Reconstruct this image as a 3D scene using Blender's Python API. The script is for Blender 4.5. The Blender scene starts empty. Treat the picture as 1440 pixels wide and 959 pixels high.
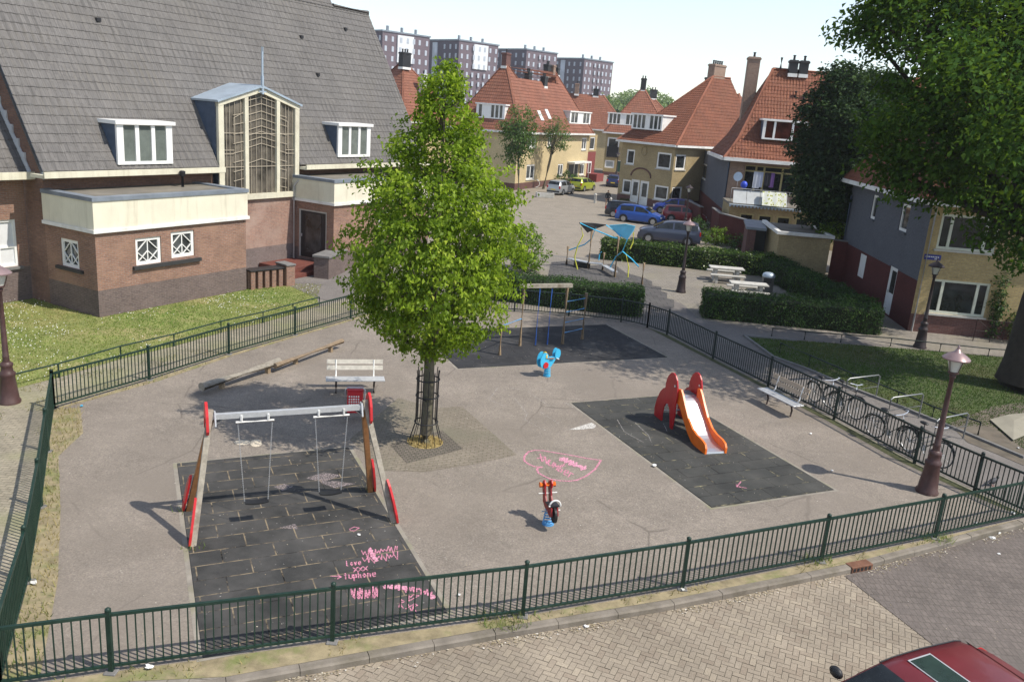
import bpy, bmesh, math, random
import numpy as np
from mathutils import Matrix, Vector, Quaternion
R=math.radians
sc=bpy.context.scene
COL=sc.collection
random.seed(7); rng=np.random.default_rng(7)
# ------------------------------------------------------------------ camera
EYE=8.4; FPX=1180.0
_p,_r=R(15.42),R(-4.33)
FWD=Vector((0,math.cos(_p),-math.sin(_p))); _u0=Vector((0,math.sin(_p),math.cos(_p))); _r0=Vector((1,0,0))
RT=_r0*math.cos(_r)-_u0*math.sin(_r); UP=_u0*math.cos(_r)+_r0*math.sin(_r)
def _ray(px,py): return FWD*FPX+RT*(px-720)+UP*(479.5-py)
def g(px,py,z=0.0):
    """survey point: where the sight line meets the level z"""
    d=_ray(px,py); t=(z-EYE)/d.z; return Vector((d.x*t,d.y*t,z))
def at(px,py,Y):
    d=_ray(px,py); t=Y/d.y; return Vector((0,0,EYE))+d*t
cam=bpy.data.cameras.new('camera'); camo=bpy.data.objects.new('camera',cam); COL.objects.link(camo)
cam.sensor_width=36; cam.lens=FPX/1440*36; cam.clip_end=3000; cam.clip_start=.1
camo.matrix_world=Matrix.Translation((0,0,EYE))@Matrix((RT,UP,-FWD)).transposed().to_4x4()
sc.camera=camo
# ------------------------------------------------------------------ objects
def tag(o,label=None,cat=None,group=None,kind=None):
    if label: o['label']=label
    if cat: o['category']=cat
    if group: o['group']=group
    if kind: o['kind']=kind
    return o
def thing(name,label,cat,loc=(0,0,0),rz=0,group=None):
    o=bpy.data.objects.new(name,None); COL.objects.link(o); o.location=loc; o.rotation_euler=(0,0,rz)
    o.empty_display_size=.2
    return tag(o,label,cat,group)
def rootmat(o):
    m=Matrix.Translation(o.location)@o.rotation_euler.to_matrix().to_4x4()
    return m if o.parent is None else rootmat(o.parent)@m
def copytree(o,parent=None):
    c=o.copy(); COL.objects.link(c)
    if parent: c.parent=parent
    for ch in list(o.children): copytree(ch,c)
    return c
def perp(v):
    v=v.normalized(); a=Vector((0,0,1)) if abs(v.z)<.95 else Vector((1,0,0))
    x=v.cross(a).normalized(); return x,x.cross(v).normalized()
class MB:
    def __init__(s,T=None): s.v=[];s.f=[];s.mi=[];s.sm=[];s.T=T;s.refn=[]
    def add(s,vs,fs,m=0,sm=False):
        b=len(s.v)
        for p in vs:
            p=Vector(p); s.v.append(s.T@p if s.T else p)
        for f in fs: s.f.append([b+i for i in f]); s.mi.append(m); s.sm.append(sm)
        return s
    def poly(s,pts,m=0): return s.add(pts,[list(range(len(pts)))],m)
    def obox(s,c,a,b,d,m=0):
        c,a,b,d=Vector(c),Vector(a),Vector(b),Vector(d)
        vs=[c+a*i+b*j+d*k for i in(-1,1) for j in(-1,1) for k in(-1,1)]
        return s.add(vs,[(0,1,3,2),(4,6,7,5),(0,4,5,1),(2,3,7,6),(0,2,6,4),(1,5,7,3)],m)
    def box(s,x0,x1,y0,y1,z0,z1,m=0):
        return s.obox(((x0+x1)/2,(y0+y1)/2,(z0+z1)/2),((x1-x0)/2,0,0),(0,(y1-y0)/2,0),(0,0,(z1-z0)/2),m)
    def bbox(s,x0,x1,y0,y1,z0,z1,b=.02,m=0):
        """box with chamfered edges"""
        xs=[x0,x0+b,x1-b,x1]; vs=[]
        def lay(z,i):
            return [(x0+i+b,y0+i,z),(x1-i-b,y0+i,z),(x1-i,y0+i+b,z),(x1-i,y1-i-b,z),(x1-i-b,y1-i,z),(x0+i+b,y1-i,z),(x0+i,y1-i-b,z),(x0+i,y0+i+b,z)]
        L=[lay(z0,b),lay(z0+b,0),lay(z1-b,0),lay(z1,b)]
        for l in L: vs+=l
        fs=[list(range(7,-1,-1)),[24+i for i in range(8)]]
        for k in range(3):
            for i in range(8): j=(i+1)%8; fs.append((k*8+i,k*8+j,k*8+8+j,k*8+8+i))
        return s.add(vs,fs,m)
    def bar(s,p,q,w,h,m=0,up=(0,0,1)):
        p,q=Vector(p),Vector(q); d=q-p; x=d.cross(Vector(up))
        if x.length<1e-6: x=Vector((1,0,0))
        x.normalize(); z=x.cross(d).normalized()
        return s.obox((p+q)/2,d/2,x*(w/2),z*(h/2),m)
    def tube(s,pts,r,n=8,m=0,sm=True,caps=True):
        pts=[Vector(p) for p in pts]; k=len(pts)
        rs=r if isinstance(r,(list,tuple)) else [r]*k
        vs=[];px=None
        for i,p in enumerate(pts):
            d=(pts[min(i+1,k-1)]-pts[max(i-1,0)])
            if d.length<1e-9: d=Vector((0,0,1))
            d.normalize()
            if px is None: x,y=perp(d)
            else:
                x=px-d*px.dot(d)
                x=x.normalized() if x.length>1e-6 else perp(d)[0]
                y=d.cross(x)
            px=x
            for j in range(n):
                a=2*math.pi*j/n; vs.append(p+(x*math.cos(a)+y*math.sin(a))*rs[i])
        fs=[]
        for i in range(k-1):
            for j in range(n):
                l=(j+1)%n; fs.append((i*n+j,i*n+l,i*n+n+l,i*n+n+j))
        s.add(vs,fs,m,sm)
        if caps: s.add(vs[:n],[list(range(n))[::-1]],m); s.add(vs[-n:],[list(range(n))],m)
        return s
    def lathe(s,prof,n=16,m=0,c=(0,0,0),sm=True,flute=0):
        c=Vector(c); vs=[];fs=[]
        for r,z in prof:
            for j in range(n):
                a=2*math.pi*j/n; rr=r*(1-flute*(j%2)) ; vs.append(c+Vector((rr*math.cos(a),rr*math.sin(a),z)))
        for i in range(len(prof)-1):
            for j in range(n):
                l=(j+1)%n; fs.append((i*n+j,i*n+l,i*n+n+l,i*n+n+j))
        s.add(vs,fs,m,sm)
        s.add(vs[:n],[list(range(n))[::-1]],m); s.add(vs[-n:],[list(range(n))],m)
        return s
    def extr(s,pts,vec,m=0,side=None):
        pts=[Vector(p) for p in pts]; n=len(pts); vec=Vector(vec)
        vs=pts+[p+vec for p in pts]
        s.add(vs,[list(range(n))[::-1],list(range(n,2*n))],m)
        s.add(vs,[(i,(i+1)%n,n+(i+1)%n,n+i) for i in range(n)],m if side is None else side)
        return s
    def prism(s,poly,z0,z1,m=0): return s.extr([(p[0],p[1],z0) for p in poly],(0,0,z1-z0),m)
    def slab(s,pts,th=.1,m=0):
        """roof plane of given thickness below the listed corners"""
        pts=[Vector(p) for p in pts]; nn=(pts[1]-pts[0]).cross(pts[2]-pts[0]).normalized()
        if nn.z<0: nn=-nn
        return s.extr(pts,-nn*th,m)
    def courses(s,pts,h=.34,lift=.03,th=.1,m=0,roll=None):
        """roof plane laid with overlapping tile courses, each lifted at its lower edge"""
        pts=[Vector(p) for p in pts]; n=(pts[1]-pts[0]).cross(pts[2]-pts[0]).normalized()
        if n.z<0: n=-n
        t=Vector((-n.y,n.x,0)).normalized(); b=n.cross(t)
        if b.z<0: b=-b; t=-t
        s.slab([p-n*.015 for p in pts],th,m); s.refn.append(n)
        uv=[(p.dot(t),p.dot(b)) for p in pts]; o=pts[0].dot(n); v0,v1=min(v for _,v in uv),max(v for _,v in uv)
        def clip(q,lim,sg,ax=1):
            r=[]
            for i in range(len(q)):
                a,c=q[i-1],q[i]; da,dc=(a[ax]-lim)*sg,(c[ax]-lim)*sg
                if (da>=0)!=(dc>=0): k=da/(da-dc); r.append((a[0]+(c[0]-a[0])*k,lim) if ax else (lim,a[1]+(c[1]-a[1])*k))
                if dc>=0: r.append(c)
            return r
        for k in range(math.floor(v0/h),math.ceil(v1/h)):
            q=clip(clip(uv,k*h,1),(k+1)*h,-1)
            if len(q)<3: continue
            lo=k*h; P=lambda u,v,z: t*u+b*v+n*(o+z)
            if roll:
                st=roll/5; u0=min(u for u,v in q)
                for j in range(math.floor(u0/st),math.ceil(max(u for u,v in q)/st)):
                    c=clip(clip(q,j*st,1,0),(j+1)*st,-1,0)
                    if len(c)<3: continue
                    jit=.004*math.sin(k*12.9+math.floor(j/5)*78.2)
                    Z=lambda u,v: lift*(1-(v-lo)/h)+.015*max(-.8,math.sin(2*math.pi*u/roll))+jit
                    s.add([P(u,v,Z(u,v)) for u,v in c],[list(range(len(c)))],m,True)
                    us=sorted({round(u,5) for u,v in c if abs(v-lo)<1e-4})
                    if len(us)>1: s.add([P(us[0],lo,-.014),P(us[-1],lo,-.014),P(us[-1],lo,Z(us[-1],lo)),P(us[0],lo,Z(us[0],lo))],[(0,1,2,3)],m)
                continue
            s.add([P(u,v,lift*(1-(v-lo)/h)) for u,v in q],[list(range(len(q)))],m)
            us=[u for u,v in q if abs(v-lo)<1e-4]
            if len(us)>1: s.add([P(min(us),lo,-.014),P(max(us),lo,-.014),P(max(us),lo,lift),P(min(us),lo,lift)],[(0,1,2,3)],m)
        return s
    def ell(s,c,rx,ry,rz,n=12,k=8,m=0,rot=None):
        c=Vector(c); vs=[];fs=[]
        for i in range(k+1):
            t=math.pi*i/k
            for j in range(n):
                a=2*math.pi*j/n; p=Vector((rx*math.sin(t)*math.cos(a),ry*math.sin(t)*math.sin(a),rz*math.cos(t)))
                vs.append(c+(rot@p if rot else p))
        for i in range(k):
            for j in range(n):
                l=(j+1)%n; fs.append((i*n+j,i*n+n+j,i*n+n+l,i*n+l))
        return s.add(vs,fs,m,True)
    def build(s,name,mats,parent=None,world=False,label=None,cat=None,group=None,kind=None):
        me=bpy.data.meshes.new(name)
        vs=s.v
        if world and parent is not None:
            inv=rootmat(parent).inverted(); vs=[inv@p for p in vs]
        me.from_pydata([tuple(p) for p in vs],[],s.f)
        if not isinstance(mats,(list,tuple)): mats=[mats]
        for m in mats: me.materials.append(m)
        me.polygons.foreach_set('material_index',s.mi); me.polygons.foreach_set('use_smooth',s.sm)
        bm=bmesh.new(); bm.from_mesh(me); bmesh.ops.remove_doubles(bm,verts=bm.verts,dist=1e-5)
        bmesh.ops.recalc_face_normals(bm,faces=bm.faces)
        for e in bm.edges:
            lf=e.link_faces
            if len(lf)==2 and (not(lf[0].smooth and lf[1].smooth) or lf[0].normal.dot(lf[1].normal)<.6): e.smooth=False
        uv=bm.loops.layers.uv.new('UVMap')
        for f in bm.faces:
            n=f.normal
            for rn in s.refn:
                if abs(n.dot(rn))>.985: n=rn; break
            if abs(n.z)>.999: t=Vector((1,0,0)); b=Vector((0,1,0))
            else:
                t=Vector((-n.y,n.x,0)).normalized(); b=n.cross(t)
                if b.z<0: b=-b; t=-t
            for l in f.loops: l[uv].uv=(l.vert.co.dot(t),l.vert.co.dot(b))
        bm.to_mesh(me); bm.free(); me.update()
        o=bpy.data.objects.new(name,me); COL.objects.link(o)
        if parent is not None: o.parent=parent
        return tag(o,label,cat,group,kind)
def npmesh(name,V,F,mats,parent=None,attr=None,smooth=False):
    """fast mesh from arrays: F is (n,3) or (n,4)"""
    me=bpy.data.meshes.new(name); k=F.shape[1]
    me.vertices.add(len(V)); me.vertices.foreach_set('co',np.ascontiguousarray(V,dtype=np.float32).ravel())
    me.loops.add(F.size); me.loops.foreach_set('vertex_index',np.ascontiguousarray(F,dtype=np.int32).ravel())
    me.polygons.add(len(F)); me.polygons.foreach_set('loop_start',np.arange(0,F.size,k,dtype=np.int32))
    if not isinstance(mats,(list,tuple)): mats=[mats]
    for m in mats: me.materials.append(m)
    if attr is not None:
        a=me.attributes.new('rnd','FLOAT','POINT'); a.data.foreach_set('value',np.ascontiguousarray(attr,dtype=np.float32))
    me.update(calc_edges=True); me.validate()
    o=bpy.data.objects.new(name,me); COL.objects.link(o)
    if parent is not None: o.parent=parent
    return o
# ------------------------------------------------------------------ materials
def newmat(name):
    m=bpy.data.materials.new(name); m.use_nodes=True; nt=m.node_tree
    b=nt.nodes['Principled BSDF']; return m,nt,b
def N(nt,t,**kw):
    n=nt.nodes.new(t)
    for k,v in kw.items():
        if k[0]=='i' and k[1:].isdigit(): n.inputs[int(k[1:])].default_value=v
        else: setattr(n,k,v)
    return n
def L(nt,a,b): nt.links.new(a,b)
def coords(nt,kind):
    n=N(nt,'ShaderNodeTexCoord')
    return n.outputs['UV'] if kind=='uv' else n.outputs['Object']
def noise(nt,vec,scale,detail=4,rough=.6):
    n=N(nt,'ShaderNodeTexNoise'); n.inputs['Scale'].default_value=scale; n.inputs['Detail'].default_value=detail; n.inputs['Roughness'].default_value=rough
    L(nt,vec,n.inputs['Vector']); return n.outputs['Fac']
def ramp(nt,fac,stops):
    r=N(nt,'ShaderNodeValToRGB'); e=r.color_ramp.elements
    while len(e)<len(stops): e.new(.5)
    for x,(p,c) in zip(e,stops): x.position=p; x.color=(*c,1) if len(c)==3 else c
    L(nt,fac,r.inputs['Fac']); return r.outputs['Color']
def mixc(nt,fac,a,b,mode='MIX'):
    m=N(nt,'ShaderNodeMix',data_type='RGBA',blend_type=mode)
    for s,i in((fac,0),(a,6),(b,7)):
        if hasattr(s,'is_linked'): L(nt,s,m.inputs[i])
        else: m.inputs[i].default_value=s if i==0 else (*s,1)
    return m.outputs[2]
def math_(nt,op,a,b=0.0):
    m=N(nt,'ShaderNodeMath',operation=op)
    for s,i in((a,0),(b,1)):
        if hasattr(s,'is_linked'): L(nt,s,m.inputs[i])
        else: m.inputs[i].default_value=s
    return m.outputs[0]
def sc_(c,k): return tuple(min(1,x*k) for x in c)
def bump(nt,b,h,dist=.01,strength=.5):
    n=N(nt,'ShaderNodeBump'); n.inputs['Strength'].default_value=strength; n.inputs['Distance'].default_value=dist
    L(nt,h,n.inputs['Height']); L(nt,n.outputs[0],b.inputs['Normal'])
def M(name,col,rough=.6,var=.15,scale=3,metal=0,spec=.4,coat=0,dirt=None,coord='obj',bmp=0,streak=None):
    m,nt,b=newmat(name); c=coords(nt,coord)
    f=noise(nt,c,scale,6); cc=ramp(nt,f,[(.25,sc_(col,1-var)),(.75,sc_(col,1+var))])
    if dirt:
        f2=noise(nt,c,scale*.35,5,.65); k=ramp(nt,f2,[(.5,(0,0,0)),(.72,(1,1,1))]); cc=mixc(nt,k,cc,dirt)
    if streak:
        mp=N(nt,'ShaderNodeMapping'); mp.inputs['Scale'].default_value=(5,5,.35); L(nt,c,mp.inputs['Vector'])
        k=ramp(nt,noise(nt,mp.outputs[0],1.0,5,.7),[(.52,(0,0,0)),(.75,(.6,.6,.6))]); cc=mixc(nt,k,cc,streak)
    L(nt,cc,b.inputs['Base Color']); b.inputs['Roughness'].default_value=rough; b.inputs['Metallic'].default_value=metal
    b.inputs['Specular IOR Level'].default_value=spec; b.inputs['Coat Weight'].default_value=coat; b.inputs['Coat Roughness'].default_value=.08
    if bmp: bump(nt,b,noise(nt,c,scale*8,4),.01,bmp)
    return m
def brick(name,c1,c2,mortar,w=.22,h=.066,ms=.012,var=.3,coord='uv',rough=.85,off=.5,bmp=.4,big=None,msm=.1):
    m,nt,b=newmat(name); c=coords(nt,coord)
    t=N(nt,'ShaderNodeTexBrick'); t.offset=off
    t.inputs['Scale'].default_value=1; t.inputs['Brick Width'].default_value=w; t.inputs['Row Height'].default_value=h
    t.inputs['Mortar Size'].default_value=ms; t.inputs['Mortar Smooth'].default_value=msm
    t.inputs['Color1'].default_value=(*c1,1); t.inputs['Color2'].default_value=(*c2,1); t.inputs['Mortar'].default_value=(*mortar,1)
    L(nt,c,t.inputs['Vector'])
    f=noise(nt,c,.7,6,.7); k=ramp(nt,f,[(.3,(1-var,)*3),(.7,(1+var*.6,)*3)])
    cc=mixc(nt,1.0,t.outputs['Color'],k,'MULTIPLY')
    f3=noise(nt,c,9,3,.7); k3=ramp(nt,f3,[(.3,(.82,)*3),(.7,(1.15,)*3)]); cc=mixc(nt,1.0,cc,k3,'MULTIPLY')
    if big:
        f2=noise(nt,c,.45,5,.6); k2=ramp(nt,f2,[(.48,(0,0,0)),(.68,(.8,.8,.8))]); cc=mixc(nt,k2,cc,big)
    L(nt,cc,b.inputs['Base Color']); b.inputs['Roughness'].default_value=rough; b.inputs['Specular IOR Level'].default_value=.2
    h_=math_(nt,'SUBTRACT',1.0,t.outputs['Fac']); bump(nt,b,h_,.008,bmp)
    return m
def tiles(name,c1,c2,w=.25,h=.34,rough=.75,moss=None,bmp=1.0):
    """pantiles: rounded rolls along u, overlapping courses along v (metres)"""
    m,nt,b=newmat(name); c=coords(nt,'uv')
    s=N(nt,'ShaderNodeSeparateXYZ'); L(nt,c,s.inputs[0])
    u=math_(nt,'DIVIDE',s.outputs[0],w); v=math_(nt,'DIVIDE',s.outputs[1],h)
    fu=math_(nt,'FRACT',u); fv=math_(nt,'FRACT',v)
    roll=math_(nt,'SINE',math_(nt,'MULTIPLY',fu,2*math.pi))
    step=math_(nt,'SUBTRACT',1.0,fv)
    hgt=math_(nt,'ADD',math_(nt,'MULTIPLY',roll,.45),math_(nt,'MULTIPLY',step,1.0))
    t=N(nt,'ShaderNodeTexWhiteNoise',noise_dimensions='2D'); cb=N(nt,'ShaderNodeCombineXYZ')
    L(nt,math_(nt,'FLOOR',u),cb.inputs[0]); L(nt,math_(nt,'FLOOR',v),cb.inputs[1]); L(nt,cb.outputs[0],t.inputs['Vector'])
    cc=mixc(nt,t.outputs['Value'],c1,c2)
    f=noise(nt,c,.5,6,.7); k=ramp(nt,f,[(.3,(.78,)*3),(.7,(1.2,)*3)]); cc=mixc(nt,1.0,cc,k,'MULTIPLY')
    # shade of the laps between courses and of the pans, painted into the colour
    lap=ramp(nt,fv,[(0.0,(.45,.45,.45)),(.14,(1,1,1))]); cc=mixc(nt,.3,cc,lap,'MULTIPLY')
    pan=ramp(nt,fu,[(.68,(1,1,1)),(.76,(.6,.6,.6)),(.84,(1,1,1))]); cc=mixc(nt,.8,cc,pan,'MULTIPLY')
    if moss:
        f2=noise(nt,c,.35,6,.65); k2=ramp(nt,f2,[(.5,(0,0,0)),(.75,(.7,.7,.7))]); cc=mixc(nt,k2,cc,moss)
    L(nt,cc,b.inputs['Base Color']); b.inputs['Roughness'].default_value=rough; b.inputs['Specular IOR Level'].default_value=.25
    bump(nt,b,hgt,.03,bmp)
    return m
def glass(name,col=(.015,.018,.02),rough=.05,var=.5):
    m,nt,b=newmat(name); c=coords(nt,'obj'); f=noise(nt,c,1.3,3)
    cc=ramp(nt,f,[(.35,sc_(col,1-var)),(.7,sc_(col,1+var*2))]); L(nt,cc,b.inputs['Base Color'])
    b.inputs['Roughness'].default_value=rough; b.inputs['Specular IOR Level'].default_value=.5
    return m
def leafmat(name,stops,trans=.35,rough=.55,spec=.3):
    m,nt,b=newmat(name); a=N(nt,'ShaderNodeAttribute',attribute_name='rnd')
    cc=ramp(nt,a.outputs['Fac'],stops); L(nt,cc,b.inputs['Base Color']); b.inputs['Roughness'].default_value=rough
    b.inputs['Specular IOR Level'].default_value=spec
    t=N(nt,'ShaderNodeBsdfTranslucent'); L(nt,mixc(nt,.5,cc,(.25,.4,.02),'MIX') if trans>.3 else cc,t.inputs['Color'])
    mx=N(nt,'ShaderNodeMixShader'); mx.inputs[0].default_value=trans; out=nt.nodes['Material Output']
    L(nt,b.outputs[0],mx.inputs[1]); L(nt,t.outputs[0],mx.inputs[2]); L(nt,mx.outputs[0],out.inputs[0])
    return m
def chalkmat(name,col,cover=.5):
    m,nt,b=newmat(name); c=coords(nt,'obj'); f=noise(nt,c,45,4,.8)
    k=ramp(nt,f,[(cover-.12,(0,0,0)),(cover+.1,(1,1,1))]); b.inputs['Base Color'].default_value=(*col,1); b.inputs['Roughness'].default_value=.95
    L(nt,k,b.inputs['Alpha']); return m
def asphalt(name,col,speck=(.5,.48,.45),rough=.9,dark=None,big=.18,amt=.62):
    m,nt,b=newmat(name); c=coords(nt,'obj')
    f=noise(nt,c,60,3,.8); cc=ramp(nt,f,[(.3,sc_(col,.72)),(.7,sc_(col,1.28))])
    f1=noise(nt,c,.55,7,.62); k=ramp(nt,f1,[(.3,(1-big,)*3),(.72,(1+big,)*3)]); cc=mixc(nt,1.0,cc,k,'MULTIPLY')
    f4=noise(nt,c,5,4,.7); k4=ramp(nt,f4,[(.3,(.88,)*3),(.7,(1.12,)*3)]); cc=mixc(nt,1.0,cc,k4,'MULTIPLY')
    f6=noise(nt,c,24,2,.6); k6=ramp(nt,f6,[(.35,(.80,.81,.82)),(.65,(1.2,1.19,1.17))]); cc=mixc(nt,1.0,cc,k6,'MULTIPLY')
    f7=noise(nt,c,1.1,5,.7); k7=ramp(nt,f7,[(.60,(0,0,0)),(.78,(.45,.45,.45))]); cc=mixc(nt,k7,cc,sc_(col,1.35))
    v=N(nt,'ShaderNodeTexVoronoi'); v.inputs['Scale'].default_value=9; L(nt,c,v.inputs['Vector'])
    k2=ramp(nt,v.outputs['Distance'],[(.06,(1,1,1)),(.12,(0,0,0))]); f5=noise(nt,c,2.1,3); k5=ramp(nt,f5,[(amt-.1,(0,0,0)),(amt+.05,(.7,.7,.7))])
    cc=mixc(nt,mixc(nt,1.0,k2,k5,'MULTIPLY'),cc,speck)
    wv=N(nt,'ShaderNodeTexNoise'); wv.inputs['Scale'].default_value=1.6; wv.inputs['Detail'].default_value=5; L(nt,c,wv.inputs['Vector'])
    vm=N(nt,'ShaderNodeMix',data_type='VECTOR'); vm.inputs[0].default_value=.16; L(nt,c,vm.inputs[4]); L(nt,wv.outputs['Color'],vm.inputs[5])
    ve=N(nt,'ShaderNodeTexVoronoi',feature='DISTANCE_TO_EDGE'); ve.inputs['Scale'].default_value=.33; L(nt,vm.outputs[1],ve.inputs['Vector'])
    kc=ramp(nt,ve.outputs['Distance'],[(.003,(.75,.75,.75)),(.007,(0,0,0))]); km=ramp(nt,noise(nt,c,.35,3),[(.5,(0,0,0)),(.56,(1,1,1))])
    cc=mixc(nt,mixc(nt,1.0,kc,km,'MULTIPLY'),cc,sc_(col,.55))
    if dark:
        f3=noise(nt,c,.22,6,.6); k3=ramp(nt,f3,[(.46,(0,0,0)),(.66,(.8,.8,.8))]); cc=mixc(nt,k3,cc,dark)
    L(nt,cc,b.inputs['Base Color']); b.inputs['Roughness'].default_value=rough; b.inputs['Specular IOR Level'].default_value=.25
    bump(nt,b,f,.006,.5); return m
def matmat(name,col,joint,dash=.5,w=.95,h=.5,dust=(.2,.19,.18),dustamt=.58):
    m,nt,b=newmat(name); c=coords(nt,'obj')
    t=N(nt,'ShaderNodeTexBrick'); t.offset=.5
    for k,v in(('Scale',1),('Brick Width',w),('Row Height',h),('Mortar Size',.014),('Mortar Smooth',.3)): t.inputs[k].default_value=v
    t.inputs['Color1'].default_value=(*sc_(col,.85),1); t.inputs['Color2'].default_value=(*sc_(col,1.15),1); L(nt,c,t.inputs['Vector'])
    f=noise(nt,c,70,3,.8); k=ramp(nt,f,[(.3,(.7,)*3),(.7,(1.35,)*3)]); base=mixc(nt,1.0,t.outputs['Color'],k,'MULTIPLY')
    f2=noise(nt,c,.8,6,.65); k2=ramp(nt,f2,[(dustamt-.12,(0,0,0)),(dustamt+.2,(.75,.75,.75))]); base=mixc(nt,k2,base,dust)
    v=N(nt,'ShaderNodeTexVoronoi'); v.inputs['Scale'].default_value=5; L(nt,c,v.inputs['Vector'])
    kv=ramp(nt,v.outputs['Distance'],[(.05,(.7,)*3),(.09,(0,0,0))]); base=mixc(nt,mixc(nt,1.0,kv,k2,'MULTIPLY'),base,(.6,.58,.55))
    f3=noise(nt,c,2.3,4,.7); k3=ramp(nt,f3,[(dash-.08,(0,0,0)),(dash+.08,(1,1,1))])
    jf=mixc(nt,1.0,t.outputs['Fac'],k3,'MULTIPLY'); cc=mixc(nt,jf,base,joint)
    L(nt,cc,b.inputs['Base Color']); b.inputs['Roughness'].default_value=.85; b.inputs['Specular IOR Level'].default_value=.3
    bump(nt,b,f,.005,.5); return m

m_fence=M('fence_green_paint',(.010,.030,.021),.45,.3,6,spec=.35,dirt=(.025,.05,.036))
m_fence_dk=M('fence_dark_paint',(.010,.020,.018),.5,.25,6,spec=.35)
m_steel=M('galvanised_steel',(.24,.25,.255),.4,.15,8,metal=.7)
m_lamp=M('maroon_lamp_paint',(.062,.030,.028),.5,.3,5,dirt=(.10,.065,.06))
m_lampdk=M('dark_lamp_paint',(.03,.02,.022),.5,.25,5)
m_lampcap=M('weathered_lamp_cap',(.27,.19,.19),.35,.2,4,metal=.3)
m_lglass=M('frosted_lamp_glass',(.55,.55,.5),.15,.1,3,spec=.6)
m_wood=M('weathered_wood',(.30,.27,.22),.8,.35,9,dirt=(.18,.15,.11),bmp=.3)
m_woodor=M('varnished_wood',(.25,.115,.045),.5,.3,8,dirt=(.2,.1,.04))
m_post=M('round_wood_post',(.26,.19,.12),.75,.3,7,dirt=(.16,.13,.1))
m_red=M('red_plastic',(.50,.018,.022),.38,.18,5,spec=.5)
m_redbin=M('red_bin_paint',(.48,.02,.03),.4,.12,5)
m_orange=M('orange_plastic',(.80,.16,.012),.38,.15,5,spec=.5)
m_black=M('black_rubber',(.012,.012,.013),.55,.3,8)
m_cyan=M('cyan_paint',(.05,.42,.68),.4,.12,5)
m_blue=M('blue_bar_paint',(.04,.13,.48),.4,.15,6)
m_ltblue=M('light_blue_paint',(.10,.33,.62),.4,.15,6)
m_yellow=M('yellow_paint',(.75,.50,.04),.45,.15,5)
m_yelgreen=M('yellow_tube',(.62,.62,.08),.45,.15,5)
m_white=M('white_paint',(.72,.72,.70),.45,.08,3,dirt=(.55,.53,.48))
m_whitefr=M('white_window_paint',(.78,.78,.76),.4,.06,3)
m_cream=M('cream_render',(.68,.645,.52),.8,.08,1.2,dirt=(.56,.51,.39),streak=(.45,.41,.31))
m_gutter=M('cream_gutter_paint',(.64,.61,.48),.5,.1,2,dirt=(.5,.46,.36),streak=(.42,.37,.27))
m_lead=M('lead_grey',(.20,.23,.27),.5,.25,2,metal=.2)
m_zinc=M('zinc_sheet',(.42,.50,.58),.42,.15,1.5,metal=.4)
m_slateside=M('blue_slate_cladding',(.06,.085,.13),.6,.25,4)
m_felt=M('roof_felt',(.16,.145,.12),.9,.25,1.5,dirt=(.24,.21,.16))
m_concrete=M('pale_concrete',(.48,.47,.44),.85,.15,3,dirt=(.34,.33,.29),bmp=.3,streak=(.3,.29,.25))
m_stone=M('grey_stone',(.17,.165,.16),.8,.25,3,bmp=.3)
m_glass=glass('dark_glass'); m_glassg=glass('grey_glass',(.05,.055,.055)); m_glasslead=glass('church_glass',(.085,.075,.06),.3); m_glasscur=M('curtained_glass',(.13,.15,.135),.12,.35,1.6,spec=.5)
m_curtain=M('net_curtain',(.35,.36,.34),.9,.25,5)
m_galv=M('silver_slat',(.50,.51,.52),.45,.12,10,metal=.4)
m_beige=M('beige_slat',(.42,.34,.25),.7,.2,9)
m_chrome=M('polished_steel',(.66,.67,.70),.33,.06,2,metal=.85)
m_kidred=M('slide_red',(.42,.012,.018),.35,.12,4,spec=.5)
m_br_red=brick('church_brick',(.31,.165,.112),(.22,.115,.088),(.26,.20,.165),var=.28,big=(.33,.21,.15))
m_br_dark=brick('dark_plinth_brick',(.17,.125,.115),(.125,.092,.09),(.18,.15,.135),var=.25)
m_br_side=brick('brown_gable_brick',(.25,.14,.10),(.18,.10,.078),(.17,.13,.11),var=.25)
m_br_yel=brick('yellow_brick',(.47,.355,.165),(.38,.28,.125),(.34,.28,.18),var=.2)
m_br_far=brick('pale_yellow_brick',(.62,.50,.28),(.56,.44,.24),(.50,.42,.27),var=.12)
m_br_ochre=brick('ochre_brick',(.42,.33,.17),(.35,.27,.135),(.32,.26,.17),var=.2)
m_br_plum=brick('plum_brick',(.16,.07,.06),(.12,.055,.05),(.15,.1,.09),var=.25)
m_br_grey=brick('grey_painted_brick',(.12,.128,.148),(.105,.113,.134),(.088,.094,.112),var=.12,bmp=.5)
m_br_oxred=brick('oxide_painted_brick',(.105,.028,.026),(.09,.025,.024),(.07,.022,.02),var=.15,bmp=.5)
m_br_pink=brick('pinkish_brick',(.30,.19,.14),(.24,.15,.11),(.27,.22,.18),var=.2)
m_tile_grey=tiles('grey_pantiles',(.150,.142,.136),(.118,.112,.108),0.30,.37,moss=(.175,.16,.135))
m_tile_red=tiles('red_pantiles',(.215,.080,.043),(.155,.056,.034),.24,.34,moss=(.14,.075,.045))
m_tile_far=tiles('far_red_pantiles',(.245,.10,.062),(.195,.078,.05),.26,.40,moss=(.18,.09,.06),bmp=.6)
m_ridge=M('ridge_tiles',(.34,.13,.075),.75,.2,4)
m_asphalt=asphalt('playground_asphalt',(.222,.192,.163),dark=(.196,.169,.142),amt=.52)
m_path=asphalt('grey_path',(.17,.155,.145),dark=(.15,.135,.125),amt=.75)
m_mat=matmat('rubber_mat',(.033,.033,.032),(.24,.19,.125),.50,dust=(.10,.095,.09),dustamt=.5)
m_mat2=matmat('slide_rubber_mat',(.036,.037,.035),(.34,.30,.17),.60,dust=(.085,.083,.075),dustamt=.5)
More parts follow.
